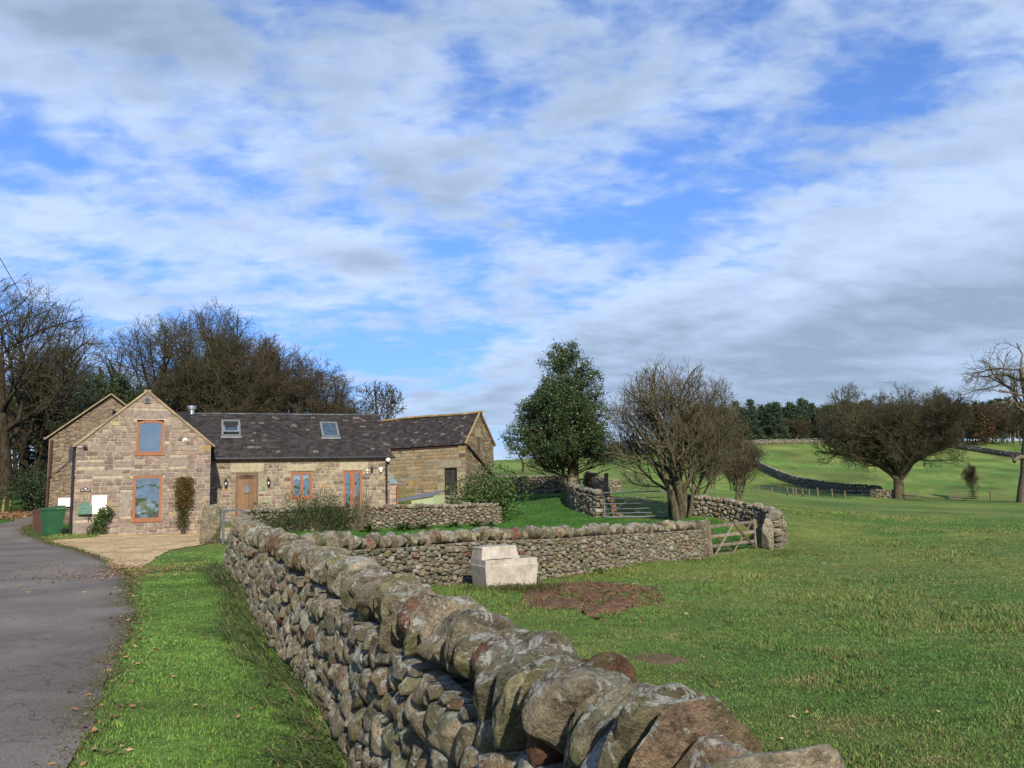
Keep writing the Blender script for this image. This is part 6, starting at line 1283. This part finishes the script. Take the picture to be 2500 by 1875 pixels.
# small metal hand gate by the drive
pa = at(545, 1290, 25.2); pb = at(590, 1290, 24.6); L_ = np.linalg.norm((pb-pa)[:2]); t = empty('metal_hand_gate', (pa[0], pa[1], hz(pa[0], pa[1])+.02), math.atan2(pb[1]-pa[1], pb[0]-pa[0])); tag(t, 'small grey metal hand gate between the square gatepost and the near wall', 'gate')
b = MB(); b.box(-.03, -.03, 0, .03, .03, 1.12); b.box(L_-.03, -.03, 0, L_+.03, .03, 1.10); b.box(.03, -.02, 1.05, L_-.03, .02, 1.10); b.box(.03, -.02, .68, L_-.03, .02, .73); b.box(.03, -.02, .1, L_-.03, .02, .15); b.build('frame', M_['galv'], t)
b = MB()
for k in range(4): b.bar((.03+(k+.5)*(L_-.06)/4, 0, .12), (.03+(k+.5)*(L_-.06)/4, 0, 1.05), .008, .008)
for z in (.3, .45, .82, .93): b.bar((.03, .0, z), (L_-.03, .0, z), .008, .008)
b.build('mesh_infill', M_['galv'], t)
# far fence posts
GF = 'fence posts along the foot of the hill'
first = None
us = [1834, 1852, 1884, 1922, 1936, 1943, 1959, 1975, 1996, 2031, 2062, 2418, 1571, 1551, 1532]
for i, u in enumerate(us):
    Y = 89-(i % 3)*1.2 if u > 1700 else 80
    if first is None: o = post('fence_post', 'x', u, 1200, Y, 1.0, .07, group=GF, sq=True, c=(.8, .78, .62)); first = o
    else: o = first.copy(); col.objects.link(o)
    o.location = gz_(u, Y); o.scale = (1.0, 1.0, [.8, 1.05, .95, 1.15, 1.2, 1.1, 1.05, 1.0, 1.25, 1.2, 1.0, 1.15, .95, .95, .8][i])
    o['label'] = ['leftmost weathered post right of the thorn bushes', 'weathered fence post, second right of the thorn bushes', 'short fence post standing alone left of the paired posts', 'fence post just left of the close pair', 'left post of the close pair below the dark field wall', 'right post of the close pair below the dark field wall', 'fence post just right of the close pair', 'fence post in the middle of the row below the dark wall', 'thick fence post, third from the right of the row', 'thick fence post, second from the right of the row', 'last fence post before the short sunlit wall', 'lone fence post right of the far hurdle', 'fence post seen through the metal gate, nearest the thorn tree', 'fence post seen above the middle of the metal gate', 'short fence post seen above the left of the metal gate'][i]
t = empty('field_fence_wire', gz_(1950, 88)); tag(t, 'thin wire fence strung between the far posts', 'fence'); o0 = np.array(t.location)
for zz in (.45, .85): b = MB(); b.tube([np.array(gz_(u, 88.5))+[0, 0, zz]-o0 for u in (1834, 1884, 1936, 1996, 2062, 2120)], .012, 4); b.build('wire', M_['galv'], t)
def hurdle(label, ua, ub, Y, H_, rails, mid=False):
    A0 = np.array(gz_(ua, Y)); B0 = np.array(gz_(ub, Y)); t = empty('timber_hurdle', A0); tag(t, label, 'fence', 'far timber hurdles by the round tree'); V = B0-A0
    for f in (0, 1)+((.22, .6) if mid else ()): b = MB(); b.bar(V*f+[0, 0, -.1], V*f+[0, 0, H_*1.12], .13, .13, c=(.7, .7, .6)); b.build('post', M_['oldwood'], t)
    for k in range(rails): z = H_*(k+1)/rails; b = MB(); b.bar([0, -.08, z-.02], V+[0, -.08, z+.05], .05, .11, c=(.6, .6, .5)); b.build('rail', M_['oldwood'], t)
hurdle('small timber gate right against the round tree trunk', 2209, 2245, 87, .85, 3); hurdle('longer timber hurdle fence right of the round tree', 2314, 2388, 86, .95, 4, True)
# left meadow fence
for k, (u, Y) in enumerate(((10, 40), (26, 41))): post('fence_post', ['pale green fence post at the far left edge', 'second pale green fence post from the left edge'][k], u, 1200, Y, (.95, .7)[k], .06, group='posts by the left meadow', sq=True, c=(1.1, 1.3, .5), tilt=(.08, 0))
t = empty('meadow_fence', gz_(0, 62)); tag(t, 'dark railed fence crossing the far left meadow', 'fence'); o0 = np.array(t.location)
for vv in (1151, 1157, 1164): b = MB(); pts = [at(u, vv-.02*u, 62)-o0 for u in (-60, 0, 60, 118)]; b.tube(pts, .035, 5); b.build('rail', M_['blackwood'], t)
for u in (-30, 20, 62, 105): p = at(u, 1150, 62); b = MB(); b.bar((p[0]-o0[0], p[1]-o0[1], hz(p[0], p[1])-.3-o0[2]), (p[0]-o0[0], p[1]-o0[1], p[2]-o0[2]+.1), .12, .12); b.build('post', M_['blackwood'], t)
# shed, pickets, bird table, box, bench
p = gz_(962, 41.5); t = empty('garden_shed', p, .3); tag(t, 'narrow brick shed with a mossy teal pyramid roof beside the wing corner', 'shed')
b = MB(); b.box(-.55, -.3, -.2, .12, .5, 1.22, c=(.5, .42, .38)); 
for k in range(14): b.box(-.56, -.315, -.1+k*.095, .13, -.3, -.02+k*.095, c=np.array((.34, .25, .2))*rng.uniform(.7, 1.2))
b.build('wall', M_['ashlar'], t); b = MB(); b.add([(-.62, -.38, 1.22), (.2, -.38, 1.22), (.2, .58, 1.22), (-.62, .58, 1.22), (-.25, .1, 1.95)], f3=[(0, 1, 4), (1, 2, 4), (2, 3, 4), (3, 0, 4)], c=(.75, 1.05, 1.0)); b.build('roof', M_['lead'], t)
post('wooden_post', 'orange-brown post beside the narrow brick shed', 971, 1220, 41, 1.35, .05, 'oak', sq=True, c=(1.1, .85, .7))
p = np.array(gz_(976, 44.5)); q = np.array(gz_(1011, 44.5)); t = empty('picket_fence', p); tag(t, 'short mossy picket fence in front of the barn wall', 'fence'); V = q-p
for k in range(11): b = MB(); x = V*(k/10); b.bar(x+[0, 0, 0], x+[0, 0, .95], .04, .03, c=(.7, .85, .35), upv=(0, 1, 0)); b.build('picket', M_['oldwood'], t)
for z in (.3, .72): b = MB(); b.bar([0, .04, z], V+[0, .04, z], .03, .06, c=(.6, .7, .3)); b.build('rail', M_['oldwood'], t)
b = MB(); b.bar(V+[.05, 0, 0], V+[.05, 0, 1.05], .1, .1, c=(1.4, 1.4, .9)); b.build('end_post', M_['oldwood'], t)
p = gz_(989, 42); t = empty('bird_table', p); tag(t, 'tall T-shaped wooden bird feeder pole in front of the barn', 'bird table'); b = MB(); b.bar((0, 0, 0), (0, 0, 1.62), .07, .07, c=(1, .95, .6)); b.build('pole', M_['oldwood'], t); b = MB(); b.bar((-.28, 0, 1.65), (.26, 0, 1.65), .06, .05, c=(.6, .5, .4)); b.build('arm', M_['oldwood'], t)
for x in (-.22, .2): b = MB(); b.lathe([(.001, 0), (.03, .02), (.035, .2), (.001, .24)], (x, 0, 1.36), 8); b.tube([(x, 0, 1.6), (x, 0, 1.65)], .006, 4); b.build('feeder', M_['lead'], t)
pa = at(968, 1224, 37.6); pb = at(1057, 1222, 36.6); t = empty('hen_house', (pa[0], pa[1], 0), math.atan2(pb[1]-pa[1], pb[0]-pa[0])); tag(t, 'low pale-green timber box with sloping grey felt roof behind the garden wall', 'hutch'); L_ = np.linalg.norm((pb-pa)[:2]); zt_ = pb[2]
b = MB(); zr = at(1057, 1209, 36.6)[2]; zl = at(968, 1222, 37.6)[2]
b.add([(L_*.42, 0, .2), (L_, 0, .2), (L_, 0, zr-.02), (L_*.42, 0, zl+.02), (L_*.42, 1.0, .2), (L_, 1.0, .2), (L_, 1.0, zr), (L_*.42, 1.0, zl)], [(0, 1, 2, 3), (1, 5, 6, 2), (5, 4, 7, 6), (4, 0, 3, 7)], c=(.50, .62, .36)); b.build('body', M_['white'], t)
b = MB(); b.add([(-.3, -.08, zl-.05), (L_+.05, -.08, zr), (L_*.9, 1.3, zr+.22), (L_*.1, 1.3, zr+.05), (-.3, -.08, zl-.09), (L_+.05, -.08, zr-.04), (L_*.9, 1.3, zr+.18), (L_*.1, 1.3, zr+.01)], [(0, 1, 2, 3), (7, 6, 5, 4), (0, 4, 5, 1), (1, 5, 6, 2), (2, 6, 7, 3), (3, 7, 4, 0)], c=(.8, .8, .85)); b.build('roof', M_['lead'], t)
p = gz_(1336, 49.5); t = empty('plank_bench', p, -.15); tag(t, 'long low pale plank bench on the lawn below the dark wall', 'bench'); mbx('seat', 'oldwood', t, (-1.4, -.15, .22, 1.4, .15, .28)); 
for x in (-1.1, 1.1): mbx('leg', 'oldwood', t, (x-.06, -.12, 0, x+.06, .12, .22))
# overhead cable
t = MB(); pa = at(-60, 520, 24); pb = at(150, 860, 44); t.tube([pa*(1-f)+pb*f+np.array([0, 0, -1.2*f*(1-f)]) for f in np.linspace(0, 1, 12)], .014, 5); o = t.build('overhead_cable', M_['black']); tag(o, 'thin black overhead cable crossing the sky at the top left', 'cable')
for k, (u, v, s_) in enumerate(((1553, 1432, .14), (1505, 1440, .10), (1468, 1492, .11), (1420, 1488, .06), (1510, 1412, .16), (2010, 1358, .12), (2036, 1362, .16))):
    z = -.38 if u < 1900 else -.62; d = ray(u, v); q = np.array([0, 0, CAMZ])+d*((z-CAMZ)/d[2]); P_, fq = boulder(np.random.default_rng(300+k), (s_*1.5, s_, s_*.5), 7, 3, .1, 4, .8); b = MB().add(P_, fq, c=(.30, .21, .15)); o = b.build('loose_stone', M_['field'], None, True); o.location = (q[0], q[1], hz(q[0], q[1])-.0)
    tag(o, ['flat pinkish stone at the back right edge of the mud', 'small loose stone in the back of the mud', 'pale loose stone at the front edge of the mud', 'smallest loose stone near the front of the mud', 'flat buff stone in the grass behind the mud', 'loose stone in the grass right of the wooden gate', 'flat loose stone farther right of the wooden gate'][k], 'stone', 'loose stones lying in the grass')

# ------------------------------------------------------------------ grass, long grass, fallen leaves
def blades(name, x, y, hgt, wd, colr, m='grass', lean=.45, two=True, seed=1, label=None):
    r = np.random.default_rng(seed); n = len(x); z = h(x, y)-.01; a = r.uniform(0, 2*PI, n); ln = hgt*r.uniform(.1, 1, n)*lean*1.6; la = r.uniform(0, 2*PI, n)
    dx, dy = np.cos(la)*ln, np.sin(la)*ln; wx, wy = np.cos(a)*wd/2, np.sin(a)*wd/2
    if two:
        V = np.stack([np.stack([x-wx, y-wy, z], 1), np.stack([x+wx, y+wy, z], 1), np.stack([x+wx*.75+dx*.35, y+wy*.75+dy*.35, z+hgt*.6], 1), np.stack([x-wx*.75+dx*.35, y-wy*.75+dy*.35, z+hgt*.6], 1), np.stack([x+dx, y+dy, z+hgt], 1)], 1).reshape(-1, 3)
        b_ = np.arange(n)*5; o = mesh_np(name, V, np.stack([b_, b_+1, b_+2, b_+3], 1), np.stack([b_+3, b_+2, b_+4], 1), np.repeat(colr, 5, axis=0), M_[m])
    else:
        V = np.stack([np.stack([x-wx, y-wy, z], 1), np.stack([x+wx, y+wy, z], 1), np.stack([x+dx, y+dy, z+hgt], 1)], 1).reshape(-1, 3); b_ = np.arange(n)*3
        o = mesh_np(name, V, None, np.stack([b_, b_+1, b_+2], 1), np.repeat(colr, 3, axis=0), M_[m])
    return tag(o, kind='stuff', label=label)
def scatter(n, r0, r1, a0, a1, r):
    rr = r0*np.exp(r.random(n)*math.log(r1/r0)); aa = np.radians(r.uniform(a0, a1, n)); return np.sin(aa)*rr, np.cos(aa)*rr
excl = [road_poly, drive_poly, mud_poly, yard_poly]
nwp = Path(near_wall); cwp = Path(cross)
def near_path(x, y, path, dmax):
    P = path.P[::4]; m = np.full(len(x), 9.)
    for p in P: m = np.minimum(m, (x-p[0])**2+(y-p[1])**2)
    return np.sqrt(m)
def keep(x, y, inner=0.):
    k = np.ones(len(x), bool)
    jx, jy = x+r.normal(size=len(x))*.045, y+r.normal(size=len(x))*.045
    for p in excl:
        if p is mud_poly: k &= ~inpoly(x+r.normal(size=len(x))*.2, y+r.normal(size=len(x))*.14, p) | (r.random(len(x)) < .02)
        else: k &= ~inpoly(jx, jy, p)
    k &= near_path(x, y, nwp, 1) > .30
    k &= near_path(x, y, cwp, 1) > .24
    lx_ = (x-G.O[0])*G.ex[0]+(y-G.O[1])*G.ex[1]; ly_ = (x-G.O[0])*G.ey[0]+(y-G.O[1])*G.ey[1]
    k &= ~((lx_ > 0) & (ly_ > 0) & (lx_ < 14) & (ly_ < 11)); return k
r = np.random.default_rng(5)
def gcol(x, y, base_mul, r, straw=.1):
    c = ground_col(x, y)*base_mul*r.uniform(.6, 1.5, (len(x), 1)); s_ = r.random(len(x)) < straw*(.4+1.6*vnoise(x, y, .7, 77)); c[s_] = np.array([.24, .19, .085])*r.uniform(.6, 1.2, (s_.sum(), 1)); return c
x, y = scatter(300000, 1.3, 30, -48, 12, r); k = inpoly(x, y, verge_poly) & keep(x, y); x, y = x[k], y[k]; rr = np.hypot(x, y)
blades('verge_grass', x, y, (.016+.022*vnoise(x, y, .5, 8))*r.uniform(.6, 1.4, len(x)), .0045+.0008*rr, gcol(x, y, 1.45, r, .05), seed=11, label='short bright green grass on the verge')
k = (r.random(34000)**1.3*(len(RR)-8)).astype(int)+6; RRn = np.array(RR); x = RRn[k, 0]+r.normal(size=34000)*.07-.0; y = RRn[k, 1]+r.normal(size=34000)*.14; kk = np.hypot(x, y) > 1.5; x, y = x[kk], y[kk]; rr = np.hypot(x, y); cc_ = np.where(r.random(len(x))[:, None] < .5, np.array([[.09, .12, .03]]), np.array([[.14, .115, .06]]))*r.uniform(.5, 1.4, (len(x), 1))
blades('edge_moss', x, y, .026*r.uniform(.3, 1.5, len(x)), .007+.0012*rr, cc_, seed=15, lean=1.2, label='moss and short grass creeping over the lane edge')
x, y = scatter(700000, 1.1, 46, -12, 50, r); k = ~inpoly(x, y, verge_poly) & ~inpoly(x, y, lawn_poly) & keep(x, y) & ~((inpoly(x, y, bare_poly)) & (r.random(len(x)) < .9)); x, y = x[k], y[k]; rr = np.hypot(x, y)
tuft = vnoise(x, y, .55, 9)*vnoise(x, y, 1.9, 10); hgt = (.028+.16*np.clip(tuft-.22, 0, 1))*r.uniform(.5, 1.4, len(x))
bk = (bareness(x, y) < .55) | (r.random(len(x)) < .4); x, y, hgt, rr = x[bk], y[bk], hgt[bk], rr[bk]
blades('pasture_grass', x, y, hgt, .0045+.0010*rr, gcol(x, y, 1.35, r, .15), seed=12, lean=.6, label='grazed pasture grass with tufts and straw')
x, y = scatter(140000, 13, 48, -24, 16, r); k = inpoly(x, y, lawn_poly) & keep(x, y); x, y = x[k], y[k]; rr = np.hypot(x, y)
blades('lawn_grass', x, y, np.full(len(x), .05)*r.uniform(.5, 1.4, len(x)), .005+.0011*rr, gcol(x, y, 1.3, r, .01), two=False, seed=13, label='mown green lawn grass behind the walls')
x, y = scatter(60000, 20, 60, -52, -20, r); k = (x < -13) & keep(x, y); x, y = x[k], y[k]; rr = np.hypot(x, y)
blades('roadside_grass', x, y, np.full(len(x), .06)*r.uniform(.5, 1.5, len(x)), .005+.0011*rr, gcol(x, y, 1.3, r, .05), two=False, seed=14, label='grass beside the lane near the bins')
# long arching grass along the wall foot
def tufts(name, centres, n, L0, r, base, label, spread=.10, side=None):
    V = []; Fq = []; F3_ = []; C = []; k0 = 0
    for cx_, cy_, sc_, dvx, dvy in centres:
        z0 = hz(cx_, cy_)-.01
        for _ in range(n):
            a = r.uniform(0, 2*PI); bx, by = cx_+r.normal()*spread, cy_+r.normal()*spread; L_ = L0*sc_*r.uniform(.5, 1.25); d = np.array([math.cos(a)*.6+dvx, math.sin(a)*.6+dvy, 0]); d /= np.linalg.norm(d)+1e-6; e = r.uniform(.9, 1.4); s_ = np.array([-d[1], d[0], 0])
            w_ = r.uniform(.004, .008); pts = [np.array([bx, by, z0])+d*L_*f*math.cos(e)*(1+f)+np.array([0, 0, L_*(f*math.sin(e)-.55*f*f*f)]) for f in (0, .3, .6, .85, 1)]
            for p_, ww in zip(pts[:4], (1, .9, .7, .45)): V += [p_-s_*w_*ww, p_+s_*w_*ww]
            V.append(pts[4]); Fq += [(k0, k0+1, k0+3, k0+2), (k0+2, k0+3, k0+5, k0+4), (k0+4, k0+5, k0+7, k0+6)]; F3_.append((k0+6, k0+7, k0+8)); k0 += 9
            c = np.array(base)*r.uniform(.6, 1.5); 
            if r.random() < .16: c = np.array([.34, .25, .12])*r.uniform(.6, 1.1)
            C += [c]*9
    return tag(mesh_np(name, V, Fq, F3_, np.array(C), M_['grass']), kind='stuff', label=label)
cen = []
s_ = np.arange(2.5, nwp.L, .13)
for q in s_:
    p, tt, nn = nwp(np.array([q])); d_ = -(.36+abs(r.normal())*.16); sc_ = .55+.75*vnoise(np.array([q]), np.array([0.]), 1.2, 5)[0]
    cen.append((p[0][0]+nn[0][0]*d_ if nn[0][0] > 0 else p[0][0]-nn[0][0]*d_, p[0][1]+nn[0][1]*d_ if nn[0][0] > 0 else p[0][1]-nn[0][1]*d_, sc_, -.6, -.3))
for q in s_[::3]:
    p, tt, nn = nwp(np.array([q])); sg = 1 if nn[0][0] > 0 else -1; d_ = .36+abs(r.normal())*.1; cen.append((p[0][0]+sg*nn[0][0]*d_, p[0][1]+sg*nn[0][1]*d_, .5, .3, 0))
tufts('long_grass', cen, 26, .34, r, (.075, .115, .035), 'long arching grass along the foot of the near wall')
cen = []
for q in np.arange(.5, cwp.L, .22): p, tt, nn = cwp(np.array([q])); sg = 1 if nn[0][1] < 0 else -1; d_ = .38+abs(r.normal())*.12; cen.append((p[0][0]+sg*nn[0][0]*d_, p[0][1]+sg*nn[0][1]*d_, r.uniform(.3, .7), .2, -.3))
for k in range(110): cen.append((c0[0]+r.uniform(-.75, 1.0), c0[1]+r.uniform(-.95, -.30), r.uniform(.35, .75), 0, -.5))
for k in range(50): cen.append((8.9+r.normal()*.7, 26.0+r.normal()*.4, r.uniform(.3, .6), 0, -.3))
for k in range(14): p = at(1560+r.normal()*14, 1600, 4.6+r.normal()*.2)
tufts('long_grass', cen, 14, .30, r, (.11, .125, .035), 'rough grass along the foot of the cross wall and trough')
cen = []
for k in range(200):
    xx, yy = scatter(1, 2.5, 20, 5, 38, r); xx, yy = float(xx[0]), float(yy[0]); cen.append((xx, yy, r.uniform(.2, .45), 0, 0))
tufts('long_grass', cen, 16, .28, r, (.050, .085, .022), 'scattered darker tufts in the pasture')
def litter(name, x, y, size, cols, label, seed=1):
    r = np.random.default_rng(seed); n = len(x); z = h(x, y)+.018+r.random(n)*.02; a = r.uniform(0, 6.28, n); s_ = size*r.uniform(.6, 1.3, n); V = []
    for k in range(6): t_ = a+k*PI/3; rad_ = s_*(1, .55, .5, .9, .5, .6)[k]; V.append(np.stack([x+np.cos(t_)*rad_, y+np.sin(t_)*rad_, z+r.normal(size=n)*.25*s_], 1))
    V = np.stack(V, 1).reshape(-1, 3); b_ = np.arange(n)*6; C = np.repeat(np.array(cols)[r.integers(0, len(cols), n)]*r.uniform(.6, 1.2, (n, 1)), 6, axis=0)
    return tag(mesh_np(name, V, np.concatenate([np.stack([b_, b_+1, b_+2, b_+3], 1), np.stack([b_, b_+3, b_+4, b_+5], 1)]), C=C, mat=M_['litter']), kind='stuff', label=label)
BR_ = [(.20, .10, .05), (.28, .15, .07), (.14, .07, .04), (.33, .22, .11)]
RRa = np.array(RR); k = r.integers(0, len(RRa), 700); x = RRa[k, 0]+r.normal(size=700)*.16+.1; y = RRa[k, 1]+r.normal(size=700)*.2
lx_, ly_ = pxpoly([(340, 1392)], 0)[0]; n = 1100; x2 = lx_+r.normal(size=n)*.9+.3; y2 = ly_+r.normal(size=n)*1.1-.2
x3 = r.uniform(-12.5, -9.3, 160); y3 = r.uniform(11.5, 21, 160)
litter('fallen_leaves', np.concatenate([x, x2, x3]), np.concatenate([y, y2, y3]), .032, BR_, 'brown fallen leaves along the lane edge and gravel', 3)
p = [gz_(u, Y) for u, Y in ((20, 38), (60, 38.5), (95, 39.5), (40, 40))]; x = np.concatenate([q[0]+r.normal(size=900)*1.3 for q in p]); y = np.concatenate([q[1]+r.normal(size=900)*.8 for q in p]); kk = ~inpoly(x, y, road_poly); litter('fallen_leaves', x[kk], y[kk], .10, BR_, 'bank of brown fallen leaves at the far left of the lane', 4)
x, y = scatter(420, 2.5, 25, -30, 45, r); kk = keep(x, y); litter('fallen_leaves', x[kk], y[kk], .03, [(.35, .25, .12), (.28, .15, .07), (.42, .34, .16)], 'odd pale leaves scattered over the grass', 6)
for k_, (u, v) in enumerate(((205, 1457), (70, 1455), (262, 1639))):
    q = pxpoly([(u, v)], 0.0)[0]; rr_ = np.random.default_rng(500+k_); th = np.arange(14)*2*PI/14; rd = .042*(1+.35*np.cos(5*th)+rr_.normal(size=14)*.08)
    V = np.concatenate([np.stack([np.cos(th)*rd, np.sin(th)*rd, -.004+.005*np.cos(2*th)], 1), [[0, 0, .006]]]); b = MB().add(V, f3=[(i, (i+1) % 14, 14) for i in range(14)], c=(.40, .30, .06)); o = b.build('yellow_leaf', M_['litter']); o.location = (q[0], q[1], hz(q[0], q[1])+.01)
    tag(o, ['largest yellow leaf lying on the middle of the lane', 'yellow leaf on the lane nearer its left edge', 'small yellow leaf near the grass edge of the lane'][k_], 'leaf', 'yellow leaves lying on the lane')
n = 1500; mp0 = np.array(mud_poly); x = r.uniform(mp0[:, 0].min(), mp0[:, 0].max(), n); y = r.uniform(mp0[:, 1].min(), mp0[:, 1].max(), n); kk = inpoly(x, y, mud_poly); b = MB(); x, y = x[kk], y[kk]; zz = h(x, y)
for i in range(len(x)): P_, fq = boulder(r, np.array((.06, .055, .035))*r.uniform(.35, 1.4), 3, 3, 0, 2, 1.); b.add(P_+[x[i], y[i], zz[i]-.03+.02], fq, c=np.array((1, .95, .9))*r.uniform(.6, 1.5))
tag(b.build('mud_clods', M_['mud'], None, True), kind='stuff', label='trodden clods of reddish mud')
